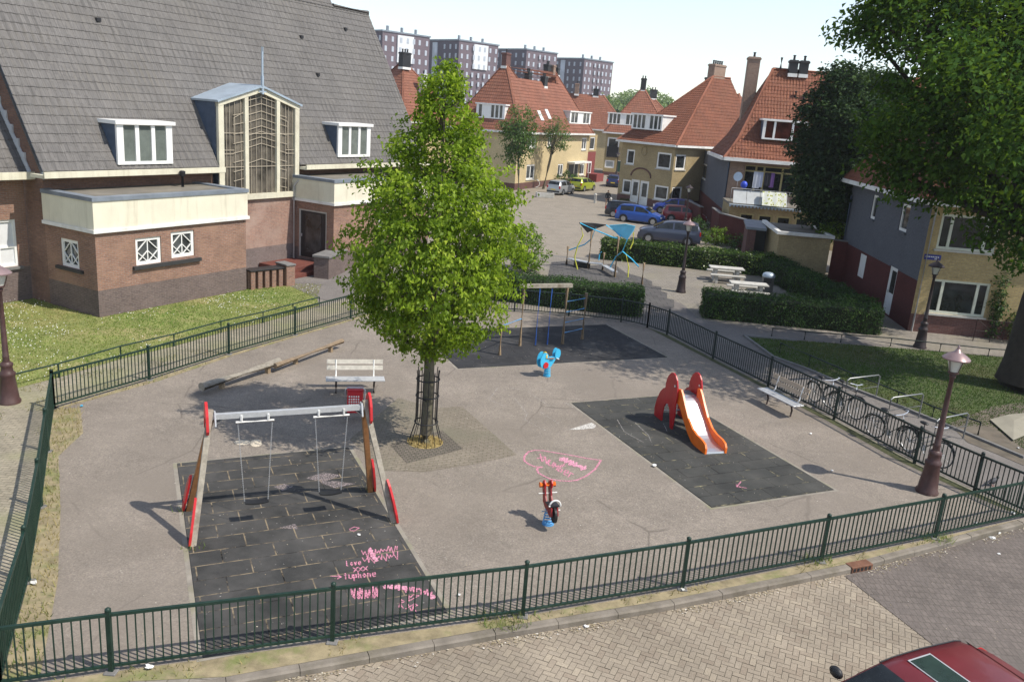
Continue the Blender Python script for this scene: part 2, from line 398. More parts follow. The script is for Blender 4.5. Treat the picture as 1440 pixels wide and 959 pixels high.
m_mat3=matmat('climbing_rubber_mat',(.026,.026,.028),(.05,.05,.05),.5,dust=(.11,.105,.10),dustamt=.62)
m_mat4=matmat('paved_mat',(.085,.08,.078),(.05,.05,.05),.5,w=.5,h=.5,dust=(.12,.11,.1))
m_plaza=brick('plaza_pavers',(.30,.265,.215),(.25,.215,.175),(.20,.175,.145),.21,.105,.008,.18,big=(.27,.235,.19))
m_pave=brick('pavement_slabs',(.25,.225,.195),(.22,.20,.175),(.15,.135,.11),.3,.3,.012,.2,off=.5,big=(.22,.2,.15))
m_pavel=brick('left_pavers',(.33,.29,.22),(.27,.24,.185),(.2,.18,.13),.21,.105,.01,.25,big=(.24,.24,.13))
m_pit=brick('tree_pit_bricks',(.235,.20,.16),(.205,.175,.14),(.15,.135,.10),.21,.105,.012,.2,coord='obj',big=(.16,.15,.11))
m_pitdk=brick('tree_pit_edge_bricks',(.16,.135,.115),(.135,.115,.10),(.085,.08,.06),.105,.105,.014,.2,coord='obj')
m_roaddk=brick('dark_road_bricks',(.165,.14,.125),(.138,.118,.106),(.105,.092,.08),.105,.21,.008,.2,coord='obj',big=(.14,.12,.11))
m_joint=M('road_joint_sand',(.13,.115,.085),.95,.3,6)
m_kerb=M('kerb_stone',(.20,.175,.145),.85,.3,2.5,dirt=(.115,.10,.07),bmp=.4)
m_verge=M('dry_verge_soil',(.26,.215,.13),.95,.4,4,dirt=(.14,.17,.05),bmp=.4)
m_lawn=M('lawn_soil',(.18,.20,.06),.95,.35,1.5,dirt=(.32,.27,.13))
m_lawndk=M('shaded_lawn_soil',(.055,.075,.022),.95,.35,1.5,dirt=(.085,.07,.04))  # lawn soil darkened in its colour for the big tree's shade
m_ground=M('ground_earth',(.2,.18,.15),.95,.2,.2)
m_bark=M('bark',(.12,.105,.075),.9,.35,8,dirt=(.08,.09,.05),bmp=.6)
m_barkdk=M('dark_bark',(.034,.028,.022),.95,.35,4,bmp=.8)
m_chalk=chalkmat('pink_chalk',(.68,.27,.38),.48); m_chalkw=chalkmat('white_chalk',(.62,.58,.55),.56); m_chalkp=chalkmat('solid_pink_chalk',(.76,.36,.48),.49)
m_tyre=M('tyre',(.014,.014,.015),.8,.2,6); m_rim=M('alloy_rim',(.42,.43,.45),.3,.1,6,metal=.8)
m_lens_red=M('tail_lamp_red',(.45,.02,.02),.2,.1,4); m_lens=M('headlamp_lens',(.6,.62,.64),.1,.1,4)
m_plate=M('number_plate_yellow',(.7,.5,.05),.4,.05,4)
m_blackpl=M('black_trim',(.018,.018,.02),.5,.2,6)
m_apt=brick('dark_purple_brick',(.115,.09,.115),(.095,.078,.10),(.11,.09,.11),.22,.066,.01,.15)  # flats' brick, purple-grey lifted in the colour for distant haze
m_aptlt=brick('lit_purple_brick',(.165,.125,.145),(.14,.11,.13),(.15,.12,.135),.22,.066,.01,.12)  # lighter copy of that brick, sunlight put into the colour of one face
m_aptwin=M('pale_flat_window',(.42,.46,.52),.3,.35,.3)
m_aptwhite=M('white_cladding_panel',(.66,.68,.70),.5,.06,1)
# =================================================================== SETTING
def sheet(name,poly,z,mat,kind='structure'):
    o=MB().poly([(p[0],p[1],z) for p in poly]).build(name,mat); o['kind']=kind; return o
def P2(*pts): return [g(x,y)[:2] for x,y in pts]
sheet('ground',[(-1500,-60),(1500,-60),(1500,2500),(-1500,2500)],-.16,m_ground)
KL=[(-40,-5.4),(-8,8.62),(-3.8,10.45),(.1,12.15),(3.3,13.45),(7.2,15.25),(12.2,17.95),(22,23.6),(60,45)]
def offs(line,d):
    o=[]
    for i,p in enumerate(line):
        a=Vector(line[max(i-1,0)]); b=Vector(line[min(i+1,len(line)-1)]); t=(b-a).normalized(); o.append((p[0]-t.y*d,p[1]+t.x*d))
    return o
K2=offs(KL,.15)
o=MB().prism(K2+[(60,400),(-200,400),(-200,-5)],-.3,0).build('pavement',m_pave); o['kind']='structure'
mb=MB()
tot=0
for a,b in zip(KL[1:-2],KL[2:-1]):
    a,b=Vector((*a,0)),Vector((*b,0)); d=(b-a); n=max(1,round(d.length/1.0)); t=d.normalized(); nn=Vector((-t.y,t.x,0))
    for i in range(n):
        p=a+d*(i/n)+t*.005; q=a+d*((i+1)/n)-t*.005; dz=random.uniform(-.006,.008)
        prof=[(0,-.3),(0,-.025),(.025,.004),(.15,.004),(.15,-.3)]
        A=[(p.x+nn.x*u,p.y+nn.y*u,z+(dz if z>-.2 else 0)) for u,z in prof]; mb.extr(A,q-p)
o=mb.build('kerb',m_kerb); o['kind']='structure'
# herringbone clinker road in front (each brick its own face, laid at 45 degrees to the kerb)
def herring(name,W,H,ctr,ang,bw,mats,clip,z,gap=.004):
    V=[];F=[];A=[]; ca,sa=math.cos(ang),math.sin(ang)
    nx,ny=int(W/bw/2),int(H/bw/2)
    for i in range(-nx,nx):
        for j in range(-ny,ny):
            t=(i-j)%4
            if t==0: x0,x1,y0,y1=i,i+2,j,j+1
            elif t==3: x0,x1,y0,y1=i,i+1,j,j+2
            else: continue
            cx,cy=(x0+x1)/2*bw,(y0+y1)/2*bw; X=ctr[0]+cx*ca-cy*sa; Y=ctr[1]+cx*sa+cy*ca
            if not clip(X,Y): continue
            b=len(V); r=rng.random(); dz=rng.normal()*.0012
            hx,hy=(x1-x0)/2*bw-gap,(y1-y0)/2*bw-gap
            for sx,sy in((-1,-1),(1,-1),(1,1),(-1,1)):
                lx,ly=cx+sx*hx,cy+sy*hy; V.append((ctr[0]+lx*ca-ly*sa,ctr[1]+lx*sa+ly*ca,z+dz+rng.normal()*.0006))
            F.append((b,b+1,b+2,b+3)); A+=[r]*4
    return npmesh(name,np.array(V),np.array(F),mats,attr=np.array(A))
m_road,nt,b=newmat('road_clinker'); a=N(nt,'ShaderNodeAttribute',attribute_name='rnd'); c=coords(nt,'obj')
cc=ramp(nt,a.outputs['Fac'],[(0,(.25,.205,.158)),(.4,(.295,.25,.195)),(.75,(.275,.232,.18)),(1,(.325,.275,.21))])
k=ramp(nt,noise(nt,c,.5,6,.65),[(.3,(.75,)*3),(.7,(1.15,)*3)]); cc=mixc(nt,1.0,cc,k,'MULTIPLY')
k=ramp(nt,noise(nt,c,40,3,.8),[(.3,(.8,)*3),(.7,(1.2,)*3)]); cc=mixc(nt,1.0,cc,k,'MULTIPLY')
L(nt,cc,b.inputs['Base Color']); b.inputs['Roughness'].default_value=.85; b.inputs['Specular IOR Level'].default_value=.25
def below(X,Y):
    for (x0,y0),(x1,y1) in zip(KL[:-1],KL[1:]):
        if x0<=X<x1: return Y < y0+(y1-y0)*(X-x0)/(x1-x0)-.12
    return False
sp0,sp1=Vector((7.05,15.1)),Vector((7.95,12.75)); sd=(sp1-sp0).normalized(); sp0=sp0-sd*1; 
left=lambda X,Y: (X-sp0.x)*sd.y-(Y-sp0.y)*sd.x>0
side=left(0,8)
o=herring('road',26,20,(2,10),R(22.7+45),.105,m_road,lambda X,Y: below(X,Y-.32) and -9<X<10 and Y>5,-.12); o['kind']='structure'
sheet('road_bed',[KL[0],*KL[1:],(60,-20),(-40,-20)],-.128,m_joint)
rp=[p for p in KL if p[0]>7.3]; o=MB().poly([(x,y-.02,0) for x,y in [(7.0,15.14),*rp,(60,-10),(9.6,8)]])
me=o.build('side_road',m_roaddk); me['kind']='structure'; me.location.z=-.112
def line_mark(name,pts,w,z,mat):
    mb=MB()
    for a,b in zip(pts[:-1],pts[1:]):
        a,b=Vector((*a,z)),Vector((*b,z)); t=(b-a).normalized(); n=Vector((-t.y,t.x,0))*w/2; mb.poly([a-n,b-n,b+n,a+n])
    return mb.build(name,mat,kind='structure')
m_line=chalkmat('worn_yellow_line',(.55,.36,.08),.44)
line_mark('road_marking',[g(1396,783,-.116)[:2],g(1500,750,-.116)[:2]],.11,-.116,m_line)
line_mark('road_marking',[g(1424,800,-.116)[:2],g(1500,772,-.116)[:2]],.11,-.116,m_line)
# fence lines ---------------------------------------------------------
FF=[(-6.85,9.98),(-5.51,10.5),(-2.5,11.6),(.54,12.7),(3.52,13.97),(6.6,15.39),(9.59,16.82),(12.55,18.3)]
FL=[(-6.85,9.98),(-7.95,12.6),(-9.2,15.2),(-10.5,17.8),(-11.79,20.41)]
FB=[(-11.79,20.41),(-10.48,23.12),(-9.19,26.13),(-7.79,28.96),(-6.38,31.85),(-5.1,34.5)]
FK=[(-5.1,34.5),(-2.6,35.1),(.0,35.2),(2.35,35.12),(4.56,34.78),(5.6,34.13)]
FR=[(5.6,34.13),(6.28,33.22),(7.5,30.07),(8.74,27.12),(9.96,24.22),(11.06,21.15),(11.86,19.54),(12.55,18.3)]
yard=FF+FR[::-1][1:]+FK[::-1][1:]+FB[::-1][1:]+FL[::-1][1:-1]
sheet('playground_surface',yard,.008,m_asphalt)
rail_l=[g(*p)[:2] for p in((-60,572),(5,551),(83,531),(170,505),(245,487),(311,468),(370,454),(412,442),(449,432))]
sheet('path',[(-60,-5),(-14,6.2),(-8.2,8.75),(-6.95,9.5),*[(x-.12,y) for x,y in FL[1:]],*[(x-.1,y+.06) for x,y in FB[1:]],(-6.5,37),*rail_l[::-1],(-60,18)],.004,m_pavel)
CO=Vector((-15.02,29.35)); CU=Vector((.479,.878)).normalized(); CN=Vector((CU.y,-CU.x))
def cw(s,d): p=CO+CU*s+CN*d; return (p.x,p.y)
lawn_l=[*rail_l[:-1],g(449,430)[:2],g(446,421)[:2],cw(10.2,1.4),cw(9.3,.3),cw(7,-1),cw(-.3,-4.6),cw(-12,-4.6)]
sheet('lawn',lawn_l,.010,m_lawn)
sheet('path',[cw(9.0,.4),cw(10.0,-.2),cw(12.2,-1.0),cw(13.2,-.3),cw(14.5,.6),g(520,400)[:2],g(500,415)[:2],g(470,424)[:2],g(449,421)[:2]],.0125,m_path)
sheet('path',[(4.6,34.85),(5.7,34.25),*[(x+.1,y+.03) for x,y in FR[1:]],(13,17.9),(30,27),(30,36.0),(17.95,37.2),(16.3,35.4),(8.3,36.2),(8.0,39.5),(6.6,41),(5.7,38)],.004,m_path)
sheet('pavement_strip',[*P2((1232,462)),(17.92,37.3),(30,36.2),(30,34.2),*P2((1440,503),(1250,489),(1215,478))],.008,m_pave)
lawn_r=[*P2((1046,474),(1130,480),(1250,489),(1440,505)),(30,33.9),(30,26),*P2((1440,632),(1395,600),(1335,600),(1265,572),(1200,547),(1137,520),(1088,502))]
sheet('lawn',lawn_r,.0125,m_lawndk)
sheet('bare_soil',[*P2((1335,596),(1395,572),(1440,566)),(26,30),(26,25),*P2((1440,655),(1400,638),(1360,622))],.0145,M('bare_soil',(.115,.098,.075),.95,.4,2,dirt=(.16,.13,.1)))
mb=MB()
le=[Vector((*p,0)) for p in P2((1120,480),(1046,473),(1087,503),(1137,521),(1200,548),(1265,573),(1340,603),(1440,645))]
for a,b in zip(le[:-1],le[1:]): mb.bar(a+Vector((0,0,.03)),b+Vector((0,0,.03)),.1,.1)
mb.build('lawn_edging',m_stone,kind='structure')
sheet('plaza',[(-14,51),(5,50.6),(16,53.5),(16.4,67),(14.5,83),(10.2,87.8),(11.8,112),(13,132),(10,131),(9.2,113.2),(-.9,91),(-7,86),(-14,72)],.004,m_plaza)
sheet('plaza_edge',[(-14,50.7),(5.2,50.3),(5.2,50.55),(-14,50.95)],.006,m_stone)
sheet('rubber_paving',P2((775,369),(815,366),(830,374),(862,371),(880,384),(905,391),(917,396),(917,402),(930,404),(930,410),(938,412),(938,420),(948,422),(948,433),(925,438),(905,432),(840,405),(770,390)),.012,m_mat4)
sheet('paving_strip',P2((492,618),(540,662),(596,664),(668,653),(727,640),(650,572),(612,574),(560,560)),.0125,m_pit)
sheet('tree_pit',P2((548,626),(572,652),(652,632),(622,606)),.0165,m_pitdk)
sheet('kerb_verge',[*[(x,y+.02) for x,y in FF],*[(x,y) for x,y in K2[::-1] if -7.5<x<13.5]],.0065,m_verge)
sheet('fence_margin',[FL[0],*FL[1:],(-11.2,20.6),(-10.3,19.0),(-10.15,17.6),(-8.75,15.1),(-7.5,12.7),(-6.45,10.3)],.012,m_verge)
sheet('fence_margin',[*FB,(-4.9,34.3),(-6.2,31.8),(-7.62,28.9),(-9.0,26.1),(-10.25,23.0),(-11.55,20.6)],.012,m_verge)
sheet('fence_margin',[*FR,(12.35,18.3),(11.6,19.45),(10.7,21.2),(9.7,24.1),(8.5,27.05)],.012,M('mossy_margin',(.075,.08,.035),.95,.5,4))
# rubber mats ---------------------------------------------------------
m_edge=M('mat_edge_concrete',(.25,.225,.19),.9,.3,3,dirt=(.20,.19,.11))
def mat_slab(x,y,rot,w,l,mat,label):
    return tag(MB().bbox(-w/2,w/2,-l/2,l/2,0,.026,.008).build('rubber_mat',mat),label,'rubber mat','rubber safety mats')
def place(o,x,y,z,rz):
    o.location=(x,y,z); o.rotation_euler=(0,0,rz); w,l=o.dimensions.x/2+.09,o.dimensions.y/2+.07; Rz=Matrix.Rotation(rz,3,'Z')
    sheet('mat_surround',[(Rz@Vector(p)+Vector((x,y,0)))[:2] for p in((-w,-l,0),(w,-l,0),(w,l,0),(-w,l,0))],.0105,m_edge); return o
place(mat_slab(0,0,0,3.96,7.4,m_mat,'black rubber mat with sandy joints and pink writing, lying under the swings'),-4.1,15.15,0,R(24.9))
place(mat_slab(0,0,0,3.64,7.04,m_mat2,'dusty dark rubber mat on which the red and orange slide stands'),5.03,21.45,0,R(24.3))
place(mat_slab(0,0,0,8.16,4.68,m_mat3,'wide black rubber mat under the wooden climbing frame'),1.08,30.27,0,R(23.9))
# =================================================================== FENCES
def fence(pts,mat,label,h=1.0,pitch=.118):
    root=thing('metal_fence',label,'fence',(*pts[0],0),0,'bar fences round the playground')
    for i,p in enumerate(pts):
        mb=MB(); mb.box(p[0]-.033,p[0]+.033,p[1]-.033,p[1]+.033,0,h+.045); mb.lathe([(.045,0),(.045,.02),(.02,.04)],8,c=(p[0],p[1],h+.045))
        mb.build('post',mat,root,True)
        if mat is m_fence: MB().bbox(p[0]-.09,p[0]+.09,p[1]-.09,p[1]+.09,-.02,.035,.012).build('footing',m_stone,root,True)
    for a,b in zip(pts[:-1],pts[1:]):
        a,b=Vector((*a,0)),Vector((*b,0)); d=b-a; mb=MB()
        mb.bar(a+Vector((0,0,h-.03)),b+Vector((0,0,h-.03)),.05,.045); mb.bar(a+Vector((0,0,.12)),b+Vector((0,0,.12)),.04,.04)
        n=round(d.length/pitch)
        for i in range(1,n):
            p=a+d*(i/n); mb.bar(p+Vector((0,0,.13)),p+Vector((0,0,h-.05)),.02,.02,up=d)
        mb.build('panel',mat,root,True)
    return root
fence(FF,m_fence,'long green bar fence along the kerb of the brick road')
fence(FL,m_fence,'green bar fence seen nearly end on beside the paved strip with the cut off lamp')
fence(FB,m_fence,'green bar fence along the path in front of the church lawn')
fence(FK[:],m_fence_dk,'dark bar fence behind the climbing frame, in front of a clipped hedge')
fence(FR,m_fence_dk,'dark bar fence behind the beige bench, with bicycles parked against it')
def rail(pts,h,mat,label,r=.025):
    root=thing('low_rail',label,'rail',(*pts[0],0),0,'low tube rails round the lawns')
    for p in pts: MB().tube([(p[0],p[1],0),(p[0],p[1],h)],r*1.15,8).build('post',mat,root,True)
    MB().tube([(p[0],p[1],h) for p in pts],r,8).build('rail',mat,root,True)
rail(rail_l,.42,m_fence,'low green tube rail on the edge of the sunny church lawn')
rail(P2((1096,497),(1137,515),(1197,542),(1261,568),(1310,590),(1375,612)),.42,m_fence_dk,'low dark tube rail on the lawn edge nearest the parked bicycles')
rail(P2((1085,473),(1131,478),(1182,482),(1252,487),(1321,495),(1389,502),(1470,508)),.36,m_fence_dk,'low dark tube rail between the shaded lawn and the yellow brick house')
# =================================================================== STREET LAMPS
def lamp(x,y,label,body,cap,k=1.0):
    r=thing('street_lamp',label,'street lamp',(x,y,0),0,'cast iron street lamps')
    MB().lathe([(.27,0),(.27,.07),(.235,.12),(.20,.45),(.175,.72),(.195,.76),(.195,.83),(.15,.87),(.135,.98),(.155,1.02),(.155,1.08),(.10,1.13)],20,flute=.05).build('base',body,r)
    MB().lathe([(.085,1.13),(.08,1.25),(.09,1.27),(.075,1.3),(.06,2.3),(.05,2.98),(.075,3.0),(.075,3.05),(.05,3.1)],14).build('pole',body,r)
    mb=MB()
    for i in range(4):
        a=i*math.pi/2+.4; mb.tube([(.06*math.cos(a),.06*math.sin(a),3.05),(.12*math.cos(a),.12*math.sin(a),3.14),(.21*math.cos(a),.21*math.sin(a),3.46)],.011,6)
    mb.lathe([(.10,3.1),(.125,3.11),(.125,3.14),(.10,3.15)],12); mb.build('bracket',body,r)
    MB().lathe([(.10,3.15),(.195,3.46)],12).build('lantern_glass',m_lglass,r)
    MB().lathe([(.31,3.45),(.315,3.48),(.24,3.55),(.14,3.61),(.07,3.65),(.05,3.7),(.028,3.71),(.035,3.75),(.005,3.8)],18).build('lantern_cap',cap,r)
    return r
p=g(1303,692); lamp(p.x,p.y,'maroon cast iron street lamp standing inside the fence beside the parked bicycles',m_lamp,m_lampcap)
lamp(-13.07,20.62,'maroon street lamp beside the fence corner, its top cut off by the photo edge',m_lamp,m_lampcap)
p=g(957,411); lamp(p.x,p.y,'dark maroon street lamp between the picnic tables and the kite climbing frame',m_lampdk,m_lampcap)
p=g(1293,489); lamp(p.x,p.y,'dark street lamp in front of the yellow brick house with the blue street sign',m_lampdk,m_lampdk)
lamp(12.9,66.5,'thin dark street lamp by the red parked car and grey wall',m_lampdk,m_lampdk)
lamp(3.95,106,'small distant street lamp in front of the pale yellow terrace',m_lamp,m_lampdk)
lamp(12.6,118,'farthest street lamp, behind the dark blue car',m_lampdk,m_lampdk)
# =================================================================== SWING SET
def pod(mb,c,ax,ay,nrm,pts,th,m=0):
    c,ax,ay,nrm=Vector(c),Vector(ax).normalized(),Vector(ay).normalized(),Vector(nrm).normalized()
    mb.extr([c+ax*u+ay*v-nrm*th/2 for u,v in pts],nrm*th,m)
def oval(a,b,n=18,squash=0): return [(a*math.cos(2*math.pi*i/n)*(1+squash*math.sin(2*math.pi*i/n)),b*math.sin(2*math.pi*i/n)) for i in range(n)]
sw=thing('swing_set','double swing set with weathered A frame legs and red end plates','swing set',(-4.2,15.6,0))
AF=[Vector((-5.71,14.17,0)),Vector((-2.18,15.67,0))]; AB=[Vector((-6.36,15.5,0)),Vector((-2.86,16.99,0))]
axis=(AF[1]-AF[0]).normalized(); cross=(AB[0]-AF[0]).normalized(); tops=[]
for i in(0,1):
    out=axis*(-1 if i==0 else 1); mid=(AF[i]+AB[i])/2; tp=mid-out*.43+Vector((0,0,2.40)); tops.append(tp)
    for foot,mm,off in((AF[i],m_wood,out*.02),(AB[i],m_woodor,-out*.02)):
        mb=MB(); d=(tp-foot).normalized(); mb.bar(foot+off,tp+d*(.06 if mm is m_wood else -.08)+off,.105,.095,up=cross); mb.build('leg',mm,sw,True)
        mb=MB(); pod(mb,foot+d*.50+out*.09+(foot-mid).normalized()*.05,d,d.cross(out),out,[(-.48,-.06),(-.3,-.13),(.05,-.15),(.3,-.11),(.45,-.02),(.42,.05),(.2,.08),(-.2,.10),(-.45,.06)],.045); mb.build('foot_plate',m_red,sw,True)
    mb=MB(); pod(mb,tp+Vector((0,0,-.05))+out*.09,cross,(0,0,1),out,[(-.20,-.34),(-.09,-.06),(.09,-.06),(.20,-.34),(.25,-.26),(.2,.02),(.11,.20),(0,.27),(-.11,.20),(-.2,.02),(-.25,-.26)],.05); mb.build('top_plate',m_red,sw,True)
    mb=MB(); q=tp-out*.05+Vector((0,0,-.09)); mb.extr([q+cross*.14+Vector((0,0,-.16)),q-cross*.14+Vector((0,0,-.16)),q-cross*.06+Vector((0,0,.10)),q+cross*.06+Vector((0,0,.10))],-out*.03)
    mb.extr([q+cross*.11+Vector((0,0,-.13))-out*.03,q-cross*.11+Vector((0,0,-.13))-out*.03,q-out*.2+Vector((0,0,-.04)),q-out*.2+Vector((0,0,.04))],cross*.03); mb.build('bracket',m_galv,sw,True)
bm0,bm1=tops[0]+Vector((0,0,-.09)),tops[1]+Vector((0,0,-.09))
MB().bar(bm0,bm1,.10,.10).build('beam',m_galv,sw,True)
for fr,sway in((.27,0.04),(.77,-.03)):
    c=bm0.lerp(bm1,fr)-cross*.06+Vector((0,0,-.13)); h=axis*.36
    mb=MB(); mb.tube([c-h,c+h],.026,10); mb.bar(c-h*.7+Vector((0,0,.03)),c-h*.7+Vector((0,0,.14)),.03,.05); mb.bar(c+h*.7+Vector((0,0,.03)),c+h*.7+Vector((0,0,.14)),.03,.05)
    hb=mb.build('spreader_bar',m_white,sw,True)
    sc0=c+Vector((0,0,-1.66))-cross*(.02+sway)
    mb=MB(); a=axis*.225; b=cross*.09
    V=[]
    for k in range(9):
        t=k/8*2-1; dip=-.03*(1-t*t); V.append([sc0+a*t-b+Vector((0,0,dip)),sc0+a*t+b+Vector((0,0,dip+.004))])
    for k in range(8): mb.extr([V[k][0],V[k+1][0],V[k+1][1],V[k][1]],(0,0,-.025))
    seat=mb.build('seat',m_black,sw,True)
    for s in(-1,1):
        mb=MB(); p0=c+h*s*.9; p1=sc0+a*s; n=70
        for k in range(n):
            q0=p0.lerp(p1,k/n); q1=p0.lerp(p1,(k+.85)/n); w=.012
            sd_=axis if k%2 else cross
            mb.bar(q0-sd_*w*.6,q1-sd_*w*.6,.0055,.0055,up=axis+cross*.3); mb.bar(q0+sd_*w*.6,q1+sd_*w*.6,.0055,.0055,up=axis+cross*.3)
        mb.build('chain',m_galv,seat,True)
# =================================================================== SLIDE
sl=thing('playground_slide','red and orange slide with two bear headed side panels and a steel chute','slide',(5.05,22.4,0))
sdv=Vector((.30,-.954,0)).normalized(); sr=Vector((-sdv.y,sdv.x,0)); so=Vector((5.06,22.42,0))
sside=[(-1.12,.0),(-1.16,.25),(-1.08,.55),(-.94,.82),(-.78,.98),(-.66,1.04),(-.66,1.18),(-.62,1.33),(-.53,1.47),(-.41,1.57),(-.28,1.60),(-.15,1.56),(-.04,1.46),(.03,1.30),(.06,1.12),(.06,.98),(.04,.8),(.06,.45),(.02,.02),(-.13,.02),(-.2,.3),(-.27,.52),(-.40,.64),(-.54,.6),(-.63,.45),(-.66,.2),(-.65,.0)]
for s in(-1,1):
    mb=MB(); mb.extr([so+sdv*u+sr*(s*.36)+Vector((0,0,z)) for u,z in sside],sr*(s*.035)); q=mb.build('side_panel',m_kidred,sl,True)
    MB().tube([so+sdv*-.08+sr*(s*.34)+Vector((0,0,1.28)),so+sdv*-.08+sr*(s*.42)+Vector((0,0,1.28))],.035,10).build('bolt',m_white,q,True)
ctr=[(-.15,.98),(-.02,.978),(.06,.962),(.14,.92),(.22,.865),(.45,.655),(.7,.44),(.85,.325),(1.0,.232),(1.12,.175),(1.25,.135),(1.4,.113),(1.62,.10),(1.75,.07)]
mb=MB()
for (a,z0),(b_,z1) in zip(ctr[:-1],ctr[1:]):
    P_=lambda u,w,z: so+sdv*u+sr*w+Vector((0,0,z))
    mb.extr([P_(a,-.27,z0),P_(b_,-.27,z1),P_(b_,.27,z1),P_(a,.27,z0)],(0,0,-.03))
mb.extr([P_(1.74,-.27,.075),P_(1.74,.27,.075),P_(1.76,.27,.0),P_(1.76,-.27,.0)],sdv*.02)
mb.build('chute',m_chrome,sl,True)
MB().extr([P_(-.6,-.33,.97),P_(-.1,-.33,.97),P_(-.1,.33,.97),P_(-.6,.33,.97)],(0,0,-.05)).build('platform',m_stone,sl,True)
mb=MB()
for k in range(4): mb.tube([P_(-1.0+.1*k,-.34,.2+.22*k),P_(-1.0+.1*k,.34,.2+.22*k)],.03,8)
mb.build('ladder_rungs',m_galv,sl,True)
up_=[(-.02,1.22),(.12,1.24),(.25,1.12),(.42,.92),(.7,.62),(1.0,.42),(1.25,.35),(1.55,.33),(1.72,.28),(1.79,.18),(1.79,.0)]
lo_=[(1.66,.0),(1.3,.0),(1.02,.06),(.75,.22),(.45,.48),(.2,.72),(.1,.78),(-.02,.78)]
for s in(-1,1):
    MB().extr([so+sdv*u+sr*(s*.27)+Vector((0,0,z)) for u,z in up_+lo_],sr*(s*.055)).build('slide_side',m_orange,sl,True)
# =================================================================== SPRING RIDERS
def spring(mb,h,r0,r1,turns=6,th=.017):
    n=turns*14; mb.tube([((r0+(r1-r0)*i/n)*math.cos(2*math.pi*turns*i/n),(r0+(r1-r0)*i/n)*math.sin(2*math.pi*turns*i/n),.03+h*i/n) for i in range(n+1)],th,7)
def plates(root,name,poly,y,th,mat):
    for s in(-1,1): MB().extr([(u,s*y-th/2,z) for u,z in poly],(0,th,0)).build(name,mat,root)
f=Vector((-.30,.95)); rr=thing('spring_rider','red spring rider with orange head and white seat arch, below the pink chalk heart','spring rider',(1.05,16.12,.01),math.atan2(f.y,f.x),'spring riders')
mb=MB(); spring(mb,.42,.13,.085); mb.lathe([(.15,0),(.15,.03)],14); mb.build('spring',m_ltblue,rr)
m_dkred=M('worn_dark_red',(.24,.016,.018),.45,.2,5)
plates(rr,'side_panel',[(-.42,.42),(-.36,.60),(-.2,.62),(.0,.58),(.12,.70),(.2,.92),(.26,1.0),(.38,1.0),(.40,.88),(.32,.7),(.25,.5),(.1,.42),(-.1,.40),(-.3,.34)],.075,.035,m_dkred)
mb=MB(); mb.tube([(.28,-.2,.93),(.28,.2,.93)],.07,12); mb.build('head',m_orange,rr)
for s in(-1,1): MB().extr([(.24+u,s*.09-.015,1.0+v) for u,v in[(-.07,-.12),(-.08,.0),(-.03,.06),(.03,.06),(.08,.0),(.07,-.12)]],(0,.03,0)).build('ear',m_kidred,rr)
mb=MB(); mb.extr([(-.34,-.13,.62),(-.02,-.13,.6),(-.02,.13,.6),(-.34,.13,.62)],(0,0,.03)); mb.build('seat',m_blackpl,rr)
mb=MB(); mb.tube([(-.36,.14*math.cos(math.pi*i/10),.66+.15*math.sin(math.pi*i/10)) for i in range(11)],.022,8); mb.build('seat_back',m_white,rr)
mb=MB(); mb.extr([(-.36+.17*math.cos(2*math.pi*i/18),-.03,.42+.19*math.sin(2*math.pi*i/18)) for i in range(18)],(0,.06,0)); mb.build('wheel',m_black,rr)
mb=MB(); mb.tube([(-.12,-.24,.42),(-.12,.24,.42)],.02,8); mb.tube([(.2,-.24,.74),(.2,.24,.74)],.018,8); mb.build('foot_bar',m_white,rr)
rr.scale=(.86,.86,.86)
f=Vector((.78,.62)); rb=thing('spring_rider','blue spring rider with red disc and yellow seat back, by the climbing mat','spring rider',(1.23,26.42,.01),math.atan2(f.y,f.x),'spring riders')
mb=MB(); spring(mb,.36,.12,.09); mb.lathe([(.14,0),(.14,.03)],14); mb.build('spring',m_cyan,rb)
plates(rb,'rear_panel',[(-.25+u,.64+v) for u,v in oval(.20,.30)],.10,.03,m_cyan)
plates(rb,'head_panel',[(.38+u,.82+v) for u,v in oval(.13,.19)],.07,.03,m_cyan)
MB().extr([(-.15,-.06,.36),(.12,-.06,.36),(.32,-.06,.62),(.3,-.06,.72),(-.1,-.06,.7)],(0,.12,0)).build('body',m_cyan,rb)
MB().extr([(-.16,-.13,.70),(.2,-.13,.66),(.2,.13,.66),(-.16,.13,.70)],(0,0,.03)).build('seat',m_woodor,rb)
mb=MB(); mb.tube([(-.2+.04*math.sin(math.pi*i/10),.13*math.cos(math.pi*i/10),.74+.18*math.sin(math.pi*i/10)) for i in range(11)],.028,8); mb.build('seat_back',m_yellow,rb)
MB().extr([(-.2+u,-.15,.47+v) for u,v in oval(.115,.115)],(0,.03,0)).build('foot_disc',m_red,rb)
MB().tube([(.34,-.2,.66),(.34,.2,.66)],.022,8).build('handle',m_white,rb); rb.scale=(.9,.9,.9)
